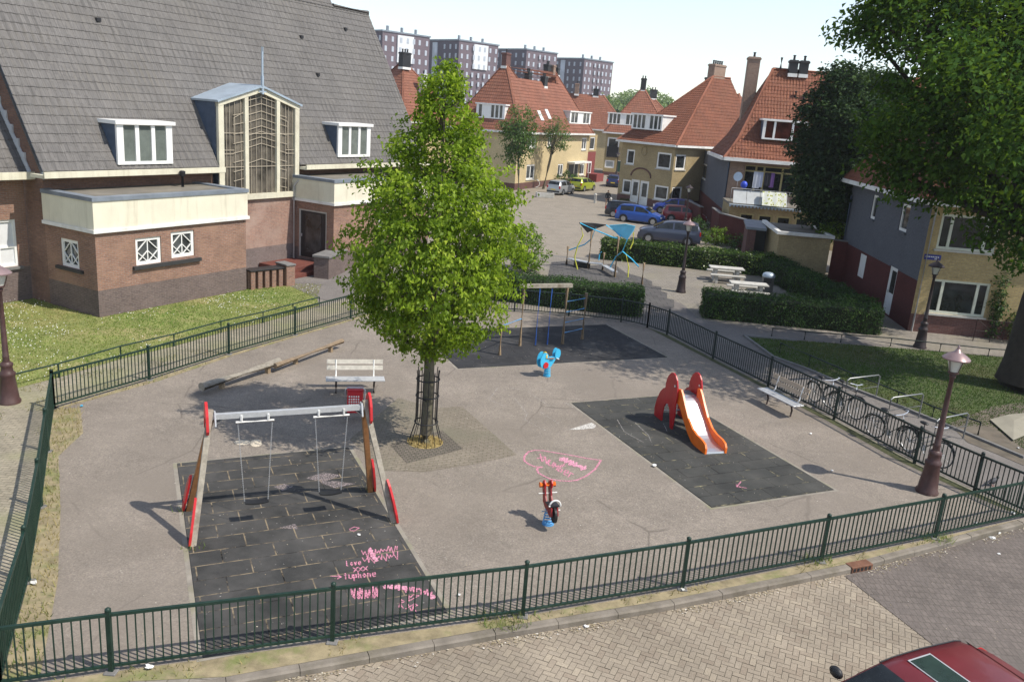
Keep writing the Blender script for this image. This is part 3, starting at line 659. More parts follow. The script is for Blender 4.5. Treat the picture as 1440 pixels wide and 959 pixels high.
# =================================================================== CLIMBING FRAME, BEAM, BENCHES, BIN
cf=thing('jungle_gym','low wooden climbing frame with blue poles and blue ladder bars','climbing frame',(1.1,29.9,0))
S_,A_,B_,C_=[Vector((*p,0)) for p in((-.4,28.4),(.3,29.8),(1.9,30.5),(2.7,31.4))]
for p,h in((S_,1.1),(A_,2.25),(B_,2.25),(C_,1.85)): MB().tube([p,p+Vector((0,0,h))],.065,10).build('post',m_post,cf,True)
d=(B_-A_).normalized(); MB().bar(A_-d*.18+Vector((0,0,2.27)),B_+d*.18+Vector((0,0,2.27)),.13,.14).build('top_beam',m_wood,cf,True)
for t in(.36,.64):
    q=A_.lerp(B_,t); MB().tube([q,q+Vector((0,0,2.22))],.026,8).build('pole',m_blue,cf,True)
MB().tube([S_+Vector((0,0,1.08)),A_+Vector((0,0,1.05))],.025,8).build('bar',m_ltblue,cf,True)
for z in(.45,.85,1.25,1.65): MB().tube([B_+Vector((0,0,z)),C_+Vector((0,0,z))],.025,8).build('bar',m_ltblue,cf,True)
bmr=thing('balance_beam','weathered balance beam of two logs lying on short blocks','balance beam',(-7.2,25,0))
a,b_=Vector((-8.6,22.2,.26)),Vector((-5.85,27.85,.26)); m_=a.lerp(b_,.5)
MB().tube([a,m_],.125,12).build('log',m_wood,bmr,True); MB().tube([m_-(m_-a).normalized()*.4+Vector((.16,-.05,-.02)),b_],.085,12).build('log',m_post,bmr,True)
for t in(.12,.42,.62,.9):
    q=a.lerp(b_,t); MB().bar(q+Vector((0,0,-.26)),q+Vector((0,0,-.1)),.12,.12,up=(b_-a)).build('support',m_post,bmr,True)
def bench(x,y,rz,label,seatm,backm):
    r=thing('park_bench',label,'bench',(x,y,0),rz,'playground benches')
    for yy in(-.17,.0,.17)[:]: pass
    mb=MB()
    for k in range(3): mb.bbox(-.85,.85,-.2+.14*k,-.2+.14*k+.125,.43,.465,.006)
    mb.build('seat',seatm,r)
    for k in range(2):
        z=.64+.17*k; yy=.28+.05*k; MB().extr([(-.82,yy,z),(.82,yy,z),(.82,yy+.04,z+.125),(-.82,yy+.04,z+.125)],(0,.03,-.008)).build('back_slat',backm,r)
    for s in(-.55,.55):
        mb=MB(); mb.tube([(s,.02,0),(s,.05,.2),(s,-.02,.42)],.028,8); mb.bar((s,-.2,.415),(s,.22,.415),.04,.03); mb.build('leg',m_lampdk,r)
        MB().tube([(s,.18,.42),(s,.27,.5),(s,.36,.93)],.02,8).build('back_support',m_white,r)
bench(-4.5,23.35,R(14),'silver grey slatted bench in the tree shade beside the red bin',m_galv,M('silvered_slat',(.50,.47,.41),.7,.25,7))
bench(8.38,24.7,R(-66),'bench with beige back slats in front of the dark fence',m_galv,m_beige)
lb=thing('litter_bin','red perforated litter bin in a grey tube frame, in front of the silver bench','litter bin',(-4.1,21.3,0),R(12))
mb=MB(); mb.tube([(-.25,0,0),(-.25,0,.84),(-.2,0,.9),(.2,0,.9),(.25,0,.84),(.25,0,0)],.025,8); mb.build('frame',m_galv,lb)
MB().bbox(-.21,.21,-.14,.14,.22,.84,.02).build('body',m_redbin,lb)
mb=MB()
for i in range(6):
    for j in range(5):
        mb.lathe([(.02,0),(.02,.004)],8,c=(0,0,0)) if 0 else mb.add([(-.15+.06*j+.022*math.cos(t*math.pi/4),-.143,.32+.075*i+.026*math.sin(t*math.pi/4)) for t in range(8)],[list(range(8))])
mb.build('perforation',m_white,lb)
MB().bbox(-.22,.22,-.15,.15,.845,.885,.01).build('lid',m_redbin,lb)
# =================================================================== CHALK
def strokes(name,lst,z,mat,label,grp=None,cat='chalk drawing'):
    # one object per drawing
    mb=MB(); k=0
    for pts,w in lst:
        W=[g(x,y,z) for x,y in pts]
        for a,b in zip(W[:-1],W[1:]):
            d=b-a
            if d.length<1e-4: continue
            t=d.normalized(); n=Vector((-t.y,t.x,0))*w/2; k+=1; dz=Vector((0,0,.0003*(k%9)))
            mb.poly([a-t*w*.3-n+dz,b+t*w*.3-n+dz,b+t*w*.3+n+dz,a-t*w*.3+n+dz])
    return mb.build(name,mat,label=label,cat=cat,group=grp)
def H_(x,y): return (730+x/7.377,620+y/7.377)
def A3(x,y): return (220+x/3.13,600+y/3.13)
def zig(x0,y0,x1,y1,amp,n,f):
    o=[]; dx,dy=x1-x0,y1-y0; l=math.hypot(dx,dy); nx,ny=-dy/l,dx/l
    for i in range(n+1):
        t=i/n+random.uniform(-.5,.5)/n; s=amp*(1 if i%2 else -1)*random.uniform(.15,1.15); o.append(f(x0+dx*t+nx*s,y0+dy*t+ny*s))
    return o
heart=[H_(*p) for p in[(50,190),(60,150),(100,110),(160,95),(250,100),(400,125),(550,150),(700,180),(850,200),(790,290),(700,360),(600,405),(520,415),(420,410),(330,395),(260,365),(200,330),(185,295),(200,275),(240,270),(160,265),(100,240),(60,210),(50,190)]]
ls=[(heart,.05)]
def glyphs(word,x0,y0,dx,dy,sz,f,w):
    """chalk lettering: simple stroke letters along a slanted base line"""
    S={'x':[[(0,0),(1,1)],[(0,1),(1,0)]],'N':[[(0,0),(0,1),(.9,0),(.9,1)]],'u':[[(0,1),(0,.2),(.4,0),(.8,.2),(.8,1)]],'m':[[(0,0),(0,1),(.4,.4),(.8,1),(.8,0)]],'b':[[(0,1.3),(0,0),(.6,.1),(.6,.6),(0,.6)]],'e':[[(0,.5),(.7,.5),(.6,1),(.1,.9),(0,.4),(.3,0),(.7,.1)]],'r':[[(0,0),(0,1),(.6,.9)]],
       'k':[[(0,0),(0,1.2)],[(.7,1),(0,.5),(.7,0)]],'l':[[(0,1.5),(0,.1),(.3,0)]],'o':[[(.3,1),(0,.5),(.3,0),(.6,.5),(.3,1)]],'v':[[(0,1),(.3,0),(.6,1)]],'t':[[(.3,1.4),(.3,0)],[(0,1),(.7,1)]],'p':[[(0,1),(0,-.6)],[(0,.9),(.6,.9),(.6,.2),(0,.2)]],'h':[[(0,1.4),(0,0)],[(0,.7),(.5,.8),(.6,0)]],'n':[[(0,0),(0,1),(.6,.8),(.6,0)]],'s':[[(.6,1),(0,.8),(.6,.3),(0,0)]],'R':[[(0,0),(0,1.3),(.6,1.1),(0,.6),(.7,0)]],'U':[[(0,1.2),(0,.2),(.3,0),(.7,.2),(.7,1.2)]]}
    o=[]; l=math.hypot(dx,dy); ux,uy=dx/l,dy/l; nx,ny=uy,-ux; pos=0
    for c in word:
        for st in S.get(c,[]):
            o.append(([f(x0+ux*(pos+u*sz)+nx*v*sz,y0+uy*(pos+u*sz)+ny*v*sz) for u,v in st],w))
        pos+=sz*1.15
    return o
ls+=glyphs('xNumber',190,180,390,235,54,H_,.036)
strokes('chalk_heart',ls+[([H_(440,245),H_(480,262)],.03),([H_(470,235),H_(445,270)],.03)],.0125,m_chalk,'pink chalk heart with writing inside, drawn on the asphalt behind the red spring rider')
strokes('chalk_scribble',[(zig(430,180,690,292,28,34,H_),.05)],.0145,m_chalkp,'solid pink chalk scribble crossing out a name inside the heart','chalk scribbles')
CW=lambda l,lab: strokes('chalk_word',l,.030,m_chalk,lab,'pink chalk words on the swing mat','chalk writing')
CW(glyphs('love',838,612,65,-6,15,A3,.022),'pink chalk word love on the black swing mat')
CW(glyphs('xxx',868,638,80,-8,19,A3,.022),'three pink chalk crosses below the chalk word love')
CW([([A3(768,656),A3(812,659)],.024),([A3(798,650),A3(814,659),A3(797,668)],.024)],'pink chalk arrow on the black swing mat')
CW(glyphs('tuphone',828,670,160,-14,18,A3,.024),'pink chalk word after the chalk arrow on the swing mat')
CW([(zig(905,560,1065,535,22,22,A3),.02),(zig(910,590,1065,565,16,18,A3),.02)],'block of pink chalk scribble to the right of the chalk word love')
CW([([A3(850,450),A3(870,440),A3(892,445),A3(870,458),A3(850,455)],.025)],'small pink chalk loop behind the writing on the swing mat')
CW([(zig(855,730,975,722,26,24,A3),.022),(zig(865,750,980,740,16,16,A3),.022)],'dense pink chalk scrawl seen just behind the top rail of the green fence')
CW(glyphs('RxR',1068,792,70,20,26,A3,.024),'large pink chalk letters lowest on the swing mat')
CW([([A3(1108,738),A3(1112,765),A3(1155,742),A3(1130,738),A3(1118,750),A3(1108,738)],.024)],'little pink chalk heart on the swing mat behind the green fence')
CW([(zig(1090,715,1170,712,12,14,A3),.025),(zig(1165,722,1220,742,14,10,A3),.025)],'pink chalk zigzag at the right edge of the swing mat behind the fence')
strokes('chalk_scribble',[(zig(935,540,972,588,10,14,A3),.05)],.0335,m_chalkp,'short thick pink chalk bar beside the words on the mat','chalk scribbles')
strokes('chalk_scribble',[(zig(1000,703,1095,710,10,20,A3),.05)],.0335,m_chalkp,'long pink chalk smear seen through the green fence','chalk scribbles')
strokes('chalk_scribble',[(zig(1195,738,1225,750,10,8,A3),.05)],.0335,m_chalkp,'small pink chalk blob at the end of the writing behind the fence','chalk scribbles')
strokes('chalk_mark',[([(1035,681),(1042,685)],.03),([(1042,677),(1036,684),(1050,686)],.03)],.030,m_chalk,'small pink chalk cross on the slide mat')
wl=[[(700,545),(688,562),(713,573)],[(718,545),(738,549)],[(743,551),(771,570)],[(714,556),(725,561),(735,574),(740,580)],[(741,582),(738,590),(770,607)],[(760,579),(785,595)],[(795,566),(806,573)],[(690,510),(700,516)]]
for w in wl: strokes('chalk_line',[(w,.022)],.0135,m_chalkw,'faint white chalk line on the asphalt around the blue spring rider','faint white chalk lines on the asphalt','chalk line')
wl2=[[(868,590),(878,607),(905,622)],[(893,594),(912,612),(915,620)],[(933,595),(938,606)],[(1145-250,560),(1150-250,563)]]
for w in wl2: strokes('chalk_line',[(w,.02)],.0305,m_chalkw,'faint white chalk curve on the dusty mat beside the slide','faint white chalk curves on the slide mat','chalk line')
m_powder=chalkmat('chalk_powder',(.72,.70,.66),.5)
for pts,lab in(([(800,604),(812,600),(832,594),(838,598),(836,602),(815,604)],'white chalk powder spilled at the corner of the slide mat'),):
    MB().poly([g(x,y,.0135) for x,y in pts]).build('chalk_powder',m_powder,label=lab,cat='chalk powder')
m_stain=chalkmat('dried_spill',(.62,.54,.42),.40)
mb=MB()
for cx,cy,rx,ry in((341,622,12,3.6),(360,623,8.5,5.2)): mb.poly([g(cx+rx*math.cos(t*.5236),cy+ry*math.sin(t*.5236),.0135) for t in range(12)])
mb.build('dried_spill',m_stain,label='pale footprint shaped spill on the asphalt behind the swings',cat='stain')
m_smudge=chalkmat('chalk_smudge',(.40,.33,.33),.55)
for pts in([(430,672),(455,664),(480,668),(455,678)],[(385,684),(400,680),(412,684),(398,690)],[(450,678),(470,676),(500,680),(470,686)],[(392,742),(415,736),(420,744)]): MB().poly([g(x,y,.0305) for x,y in pts]).build('chalk_smudge',m_smudge,label='dusty chalk smudge rubbed into the mat under the swing seats',cat='chalk smudge',group='chalk smudges under the swings')
# =================================================================== BUILDINGS
def pl(root,axis,val,px,py):
    """survey point on the plane axis=val of a building's own frame"""
    inv=rootmat(root).inverted(); o=inv@Vector((0,0,EYE)); d=inv.to_3x3()@_ray(px,py); t=(val-o[axis])/d[axis]; return o+d*t
def fbox(mb,f,a0,a1,d0,d1,z0,z1,m=0):
    vs=[f(a,d,z) for a in(a0,a1) for d in(d0,d1) for z in(z0,z1)]
    mb.add(vs,[(0,1,3,2),(4,6,7,5),(0,4,5,1),(2,3,7,6),(0,2,6,4),(1,5,7,3)],m)
def wall(mb,f,a0,a1,z0,z1,holes=(),zones=None,rev=.14):
    zones=zones or [(99,0)]
    A=sorted({a0,a1,*[h[0] for h in holes],*[h[1] for h in holes]}); Z=sorted({z0,z1,*[h[2] for h in holes],*[h[3] for h in holes],*[z for z,_ in zones if z0<z<z1]})
    for x0,x1 in zip(A[:-1],A[1:]):
        for y0,y1 in zip(Z[:-1],Z[1:]):
            xm,ym=(x0+x1)/2,(y0+y1)/2
            if any(h[0]<xm<h[1] and h[2]<ym<h[3] for h in holes): continue
            m=next(mm for zt,mm in zones if ym<zt); mb.poly([f(x0,0,y0),f(x1,0,y0),f(x1,0,y1),f(x0,0,y1)],m)
    for h in holes:
        m=next(mm for zt,mm in zones if (h[2]+h[3])/2<zt); x0,x1,y0,y1=h[:4]
        for p,q in(((x0,y0),(x1,y0)),((x1,y0),(x1,y1)),((x1,y1),(x0,y1)),((x0,y1),(x0,y0))): mb.poly([f(p[0],0,p[1]),f(q[0],0,q[1]),f(q[0],rev,q[1]),f(p[0],rev,p[1])],m)
def window(root,f,h,cols=(0,1),rows=(0,1),fm=None,fw=.07,gm=None,sill=None,name='window',d=.05,bars=None,label=None):
    a0,a1,z0,z1=h[:4]; fm=fm or m_whitefr; gm=gm or m_glass; mb=MB(); W=a1-a0; Hh=z1-z0
    fbox(mb,f,a0,a0+fw,d,d+.08,z0,z1); fbox(mb,f,a1-fw,a1,d,d+.08,z0,z1); fbox(mb,f,a0+fw,a1-fw,d,d+.08,z1-fw,z1); fbox(mb,f,a0+fw,a1-fw,d,d+.08,z0,z0+fw)
    for c in cols[1:-1]: x=a0+W*c; fbox(mb,f,x-fw*.55,x+fw*.55,d+.004,d+.076,z0+fw,z1-fw)
    for r in rows[1:-1]: z=z0+Hh*r; fbox(mb,f,a0+fw,a1-fw,d+.008,d+.072,z-fw*.45,z+fw*.45)
    if bars:
        for (u0,v0),(u1,v1) in bars:
            mb.bar(f(a0+W*u0,d+.03,z0+Hh*v0),f(a0+W*u1,d+.03,z0+Hh*v1),.04,.03)
    w=mb.build(name,fm,root)
    if label: w['label']=label
    mb=MB(); mb.poly([f(a0+.01,d+.06,z0+.01),f(a1-.01,d+.06,z0+.01),f(a1-.01,d+.06,z1-.01),f(a0+.01,d+.06,z1-.01)]); mb.build('pane',gm,w)
    if sill:
        mb=MB(); fbox(mb,f,a0-.08,a1+.08,-.09,.12,z0-.09,z0-.003); mb.build('sill',sill,w)
    return w
def door(root,f,h,mat,fm=None,glz=None,gm=None,label=None):
    a0,a1,z0,z1=h[:4]; fm=fm or m_whitefr; mb=MB(); fw=.08
    fbox(mb,f,a0,a0+fw,.03,.12,z0,z1); fbox(mb,f,a1-fw,a1,.03,.12,z0,z1); fbox(mb,f,a0+fw,a1-fw,.03,.12,z1-fw,z1); fr=mb.build('door',fm,root)
    mb=MB(); fbox(mb,f,a0+fw,a1-fw,.07,.11,z0,z1-fw); mb.build('leaf',mat,fr)
    if glz: 
        mb=MB(); w=a1-a0; fbox(mb,f,a0+w*.22,a1-w*.22,.06,.075,z0+(z1-z0)*glz[0],z0+(z1-z0)*glz[1]); mb.build('pane',gm or m_glass,fr)
    mb=MB(); x=a1-fw-.07; fbox(mb,f,x-.02,x+.02,.02,.066,z0+1.0,z0+1.14); mb.build('handle',m_galv,fr)
    if label: fr['label']=label
    return fr
def dormer(root,f,h,d0,d1,cols,fm=None,side=None,fw=.09,gm=None,blank=None,roofm=None,ov=.12,name='dormer'):
    """box dormer: front at depth d0, running back into the roof to d1"""
    a0,a1,z0,z1=h; fm=fm or m_whitefr; zz=(z0+.12,z1-.03); mb=MB(); W=a1-a0
    fbox(mb,f,a0,a1,d0,d0+.1,z0,zz[0]); fbox(mb,f,a0,a1,d0,d0+.1,zz[1],z1-.002)
    xs=[a0+W*c for c in cols]
    fbox(mb,f,a0,xs[0]+fw/2,d0,d0+.1,zz[0],zz[1]); fbox(mb,f,xs[-1]-fw/2,a1,d0,d0+.1,zz[0],zz[1])
    for x in xs[1:-1]: fbox(mb,f,x-fw/2,x+fw/2,d0,d0+.1,zz[0],zz[1])
    for i in blank or []: fbox(mb,f,xs[i]+fw/2,xs[i+1]-fw/2,d0+.02,d0+.1,zz[0],zz[1])
    dm=mb.build(name,fm,root)
    for x in(a0,a1-.1): mb=MB(); fbox(mb,f,x,x+.1,d0+.1,d1,z0-.02,z1-.02,0); mb.build('cheek',side or m_slateside,dm)
    mb=MB(); fbox(mb,f,a0-ov,a1+ov,d0-.1,d1,z1,z1+.14); mb.build('dormer_roof',roofm or fm,dm)
    for i in range(len(xs)-1):
        if blank and i in blank: continue
        mb=MB(); e=.05
        for s in(0,1): pass
        fbox(mb,f,xs[i]+fw/2,xs[i+1]-fw/2,d0+.06,d0+.09,zz[0],zz[1]); mb.build('pane',gm or m_glass,dm)
    return dm
def chimney(root,x,y,z0,z1,wx,wy,mat,pots=2,cap=None,pm=None,flash=True,along=0):
    mb=MB(); mb.bbox(x-wx/2,x+wx/2,y-wy/2,y+wy/2,z0,z1,.02); mb.bbox(x-wx/2-.06,x+wx/2+.06,y-wy/2-.06,y+wy/2+.06,z1-.22,z1-.06,.02,0); c=mb.build('chimney',mat,root)
    for i in range(pots):
        t=(i+.5)/pots-.5; px_,py_=(x+t*wx*.9,y) if along==0 else (x,y+t*wy*.9)
        MB().lathe([(.10,z1),(.085,z1+.28),(.12,z1+.30),(.12,z1+.36),(.05,z1+.38)],9,c=(px_,py_,0)).build('chimney_pot',pm or m_blackpl,c)
    if flash: MB().box(x-wx/2-.03,x+wx/2+.03,y-wy/2-.03,y+wy/2+.03,z0-.05,z0+.22).build('flashing',m_white,c)
    return c
def ridges(root,mat,lines,r=.12):
    for a,b in lines: MB().tube([a,b],r,8).build('ridge_tiles',mat,root)
def gutter_line(mb,pts,w=.30,h=.2):
    for a,b in zip(pts[:-1],pts[1:]): mb.bar(a,b,w,h)
FR_=lambda a,d,z:(a,d,z)
LF_=lambda a,d,z:(d,a,z)
# ------------------------------------------------------------------- CHURCH
CH=thing('brick_church','large brick church with steep grey tiled roof and tall leaded window','church',(CO.x,CO.y,0),math.atan2(CU.y,CU.x))
EY,EZ,SL=2.45,5.0,8.25/4.75
RX=23.3
mb=MB()
mb.poly([(.04,2.9,0),(.04,11.6,0),(.04,11.6,5),(.04,7.25,13.1),(.04,2.9,5.6)],1)
mb.poly([(RX-.05,2.9,0),(RX-.05,11.6,0),(RX-.05,11.6,5),(RX-.05,7.25,13.1),(RX-.05,2.9,5.6)],1)
wall(mb,lambda a,d,z:(a,2.9+d,z),.04,RX-.05,0,5.6,[],[(1.0,2),(99,0)])
mb.poly([(.04,11.6,0),(RX,11.6,0),(RX,11.6,5),(.04,11.6,5)],1)
mb.build('wall',[m_br_side,m_br_side,m_br_dark],CH)
def roofpt(x,y): return (x,y,EZ+(y-EY)*SL)
yr=EY+4.75; sx=20.4
mb=MB()
for xa,xb,ya in((-.22,7.8,EY),(7.8,12.87,2.95),(12.87,sx,EY)): mb.courses([roofpt(xa,ya),roofpt(xb,ya),roofpt(xb,yr+.33),roofpt(xa,yr+.33)],.37,.02,.14,0,.30)
mb.courses([roofpt(sx,EY),roofpt(RX+.2,EY),roofpt(RX+.2,yr),roofpt(sx,yr)],.37,.02,.14,0,.30)
b=lambda x,y: (x,2*yr-y,EZ+(y-EY)*SL)
mb.slab([b(-.22,EY),b(sx,EY),b(sx,yr),b(-.22,yr)],.14); mb.slab([b(sx,EY),b(RX+.2,EY),b(RX+.2,yr),b(sx,yr)],.14)
rf=mb.build('roof',m_tile_grey,CH)
ridges(rf,m_tile_grey,[((sx,yr,EZ+4.75*SL+.03),(RX+.2,yr,EZ+4.75*SL+.03)),((-.22,yr+.33,EZ+5.08*SL+.03),(sx,yr+.33,EZ+5.08*SL+.03))])
for px,py in((137,29),(423,53),(446,106),(485,42)):
    q=pl(CH,1,5.0,px,py)
    for _ in range(12):
        zr=EZ+(q.y-EY)*SL; q=pl(CH,1,q.y+(q.z-zr)/SL*.6,px,py)
    MB().box(q.x-.09,q.x+.09,q.y-.12,q.y+.1,q.z-.05,q.z+.1).build('roof_vent',m_blackpl,rf)
mb=MB(); mb.extr([(-.22,EY,EZ-.02),(-.22,yr+.33,EZ+5.08*SL-.02),(-.22,yr+.33,EZ+5.08*SL-.30),(-.22,EY,EZ-.3)],(.05,0,0)); mb.build('verge_board',m_lead,rf)
for x0,x1 in((-.42,7.8),(12.86,RX+.5)):
    mb=MB(); mb.box(x0,x1,EY-.38,EY+.42,4.78,4.9); mb.box(x0,x1,EY-.42,EY-.34,4.80,5.02); mb.build('gutter',m_gutter,CH)
# stained glass bay
bx0,bx1,by=7.85,12.8,2.6; bz0,bz1,bzp=3.72,7.85,8.55; bm_=(bx0+bx1)/2
mb=MB(); wall(mb,lambda a,d,z:(a,by+d,z),bx0,bx1,0,bz0-.25,[],[(1.15,1),(99,0)]); mb.box(bx0,bx0+.2,by+.003,2.9,0,bz0-.25,0); mb.box(bx1-.2,bx1,by+.003,2.9,0,bz0-.25,0)
mb.build('bay_wall',[brick('pale_bay_brick',(.36,.21,.155),(.30,.165,.125),(.28,.22,.19),var=.25,big=(.42,.32,.27)),brick('grey_bay_brick',(.20,.155,.145),(.17,.13,.125),(.2,.17,.16),var=.25)],CH)
SW=thing  # keep name short below
def zt(x,off=0): return bz1+(bzp-bz1)*(1-abs(x-bm_)/((bx1-bx0)/2))-off
bay=None
mb=MB(); fwid=.2
def post(x0,x1): mb.extr([(x0,by-.12,bz0),(x1,by-.12,bz0),(x1,by-.12,zt(x1,.05)),(x0,by-.12,zt(x0,.05))],(0,.2,0))
W=bx1-bx0
for a,b2 in((0,.06),(.305,.348),(.70,.743),(.945,1.0)): post(bx0+W*a,bx0+W*b2)
mb.extr([(bx0,by-.13,zt(bx0,.28)),(bm_,by-.13,zt(bm_,.28)),(bx1,by-.13,zt(bx1,.28)),(bx1,by-.13,zt(bx1)),(bm_,by-.13,zt(bm_)),(bx0,by-.13,zt(bx0))],(0,.22,0))
mb.box(bx0-.03,bx1+.03,by-.16,by+.12,bz0-.25,bz0-.003)
bay=mb.build('bay_window',m_gutter,CH)
MB().poly([(bx0+.05,by+.02,bz0),(bx1-.05,by+.02,bz0),(bx1-.05,by+.02,zt(bx1,.1)),(bm_,by+.02,zt(bm_,.1)),(bx0+.05,by+.02,zt(bx0,.1))]).build('pane',m_glasslead,bay)
mb=MB(); lead=lambda p,q,w=.024: mb.bar((p[0],by-.03,p[1]),(q[0],by-.03,q[1]),w,w)
X=lambda u: bx0+W*u; Zz=lambda v: bz0+(bz1-bz0)*v
for u in(.10,.14,.20,.27,.39,.455,.52,.585,.65,.78,.83,.87,.92): lead((X(u),bz0),(X(u),zt(X(u),.3)),.018)
for v in(.30,.66): lead((X(.06),Zz(v)),(X(.945),Zz(v)),.026)
for v in(.36,.53,.60,.66,.72,.80,.88,.96,1.03):
    lead((X(.35),Zz(v)-.10),(X(.52),Zz(v)+.10)); lead((X(.52),Zz(v)+.10),(X(.70),Zz(v)-.10))
for i in range(9):
    v=.06+.1*i; lead((X(.18),Zz(v)-.05),(X(.30),Zz(v)+.05)); lead((X(.75),Zz(v)+.04),(X(.85),Zz(v)-.06))
lead((X(.19),Zz(.56)),(X(.19),Zz(.82))); lead((X(.19),Zz(.82)),(X(.30),Zz(.88))); lead((X(.86),Zz(.5)),(X(.86),Zz(.8))); lead((X(.75),Zz(.84)),(X(.86),Zz(.8)))
for v in(.48,.44): lead((X(.06),Zz(v)),(X(.19),Zz(v))); lead((X(.83),Zz(v)),(X(.945),Zz(v)))
mb.build('tracery',M('pale_tracery',(.40,.35,.27),.6,.15,4),bay)
mb=MB()
yb0=EY+(bz1-EZ)/SL+.2; ybp=EY+(bzp-EZ)/SL+.2
for s in(-1,1):
    xe=bm_+s*(W/2+.12); ze=bz1+.02-.12*.28
    mb.slab([(xe,by-.22,ze),(bm_,by-.22,bzp+.05),(bm_,ybp+.3,bzp+.05),(xe,yb0+.3,ze)],.09)
mb.build('bay_roof',m_zinc,bay)
for xs in(bx0,bx1-.08): MB().extr([(xs,by+.02,bz0-.2),(xs,by+.02,bz1-.08),(xs,yb0,bz1-.08),(xs,EY+.05,EZ)],(.08,0,0)).build('cheek',m_slateside,bay)
mb=MB(); mb.box(bm_-.05,bm_+.05,by-.26,by-.16,8.2,9.0)
for dx in(-.035,.035): mb.box(bm_+dx-.012,bm_+dx+.012,by-.24,by-.2,8.6,10.25)
mb.box(bm_-.02,bm_+.02,by-.23,by-.21,9.0,10.05); mb.box(bm_-.22,bm_+.22,by-.25,by-.2,8.28,8.34); mb.box(bm_-.16,bm_+.16,by-.25,by-.2,8.46,8.52); mb.build('spire',m_zinc,bay)
# roof dormers
for hx,lab in(((2.85,5.4,5.18,6.72),None),((15.7,18.3,5.32,6.9),None)):
    d0=EY+(hx[2]-EZ)/SL-.1; dormer(CH,FR_,hx,d0,EY+(hx[3]-EZ)/SL+.35,(.08,.355,.645,.92),fw=.17,ov=.1,gm=m_glasscur)
# annexes
def annex(x0,x1,holes,sideholes,zb=3.2,zt_=4.2,ydepth=2.9,right=False):
    mb=MB(); zn=[(1.0,1),(99,0)]
    wall(mb,FR_,x0,x1,0,zb,holes,zn); wall(mb,lambda a,d,z:(x0+d,a,z),0,ydepth,0,zb,sideholes,zn); wall(mb,lambda a,d,z:(x1-d,a,z),0,ydepth,0,zb,[],zn)
    an=mb.build('annex',[m_br_red,m_br_dark],CH)
    mb=MB(); e=.06; mb.box(x0-e,x1+e,-e,.25,zb,zt_); mb.box(x0-e,x0+.2,.25,ydepth-.01,zb,zt_); mb.box(x1-.2,x1+e,.25,ydepth-.01,zb,zt_); mb.build('parapet',m_cream,an)
    mb=MB(); e2=.12; mb.box(x0-e2,x1+e2,-e2,.04,zb-.12,zb+.005); mb.box(x0-e2,x0+.04,.04,ydepth-.01,zb-.12,zb+.005); mb.box(x1-.04,x1+e2,.04,ydepth-.01,zb-.12,zb+.005); mb.build('moulding',m_white,an)
    mb=MB(); e3=.1; mb.box(x0-e3,x1+e3,-e3,.28,zt_,zt_+.14); mb.box(x0-e3,x0+.28,.28,ydepth-.01,zt_,zt_+.14); mb.box(x1-.28,x1+e3,.28,ydepth-.01,zt_,zt_+.14); mb.build('coping',m_lead,an)
    MB().box(x0+.28,x1-.28,.28,ydepth-.01,zt_-.1,zt_+.085).build('flat_roof',m_felt,an)
    return an
def hole(p0,p1): return (min(p0.x,p1.x),max(p0.x,p1.x),min(p0.z,p1.z),max(p0.z,p1.z))
def holey(p0,p1): return (min(p0.y,p1.y),max(p0.y,p1.y),min(p0.z,p1.z),max(p0.z,p1.z))
h1=(1.62,2.74,1.72,2.74); h2=(3.2,4.3,1.82,2.84)
hs=(1.0,2.05,1.62,2.66)
an=annex(0,7.0,[h1,h2],[hs])
dia=[((.5,.05),(.5,.95)),((.08,.5),(.5,.92)),((.5,.92),(.92,.5)),((.92,.5),(.5,.08)),((.5,.08),(.08,.5)),((.06,.06),(.5,.5)),((.5,.5),(.94,.06))]
for h in(h1,h2): window(an,FR_,h,fw=.12,bars=dia,gm=m_glassg,name='window')
window(an,lambda a,d,z:(d,a,z),hs,fw=.12,bars=dia,gm=m_glassg)
mb=MB(); mb.box(1.45,4.55,-.12,.06,1.58,1.715); mb.box(-.10,.05,.75,2.3,1.5,1.615); mb.build('sill',M('dark_sill',(.035,.035,.037),.6,.2,4),an)
mb=MB(); q=pl(CH,1,1.9,257,262); mb.tube([(q.x,1.9,4.2),(q.x,1.9,4.85)],.07,10); mb.lathe([(.10,4.72),(.12,4.76),(.12,4.92),(.07,4.95)],10,c=(q.x,1.9,0)); mb.build('vent_pipe',m_blackpl,an)
dh=(.45,2.25,.55,2.92)
an2=annex(12.55,20.5,[(16.0,17.1,1.75,2.75)],[dh],zb=3.42,zt_=4.38)
window(an2,FR_,(16.0,17.1,1.75,2.75),fw=.12,bars=dia,gm=m_glassg)
f2=lambda a,d,z:(12.55+d,a,z)
door(an2,f2,dh,m_blackpl,fm=M('grey_door_frame',(.42,.42,.40),.6,.15,3),glz=(.12,.93),gm=glass('dirty_dark_glass',(.03,.032,.034),.12,.7))
MB().tube([(12.42,2.45,.1),(12.42,2.45,4.0),(12.5,2.2,4.3)],.05,8).build('drainpipe',m_galv,CH)
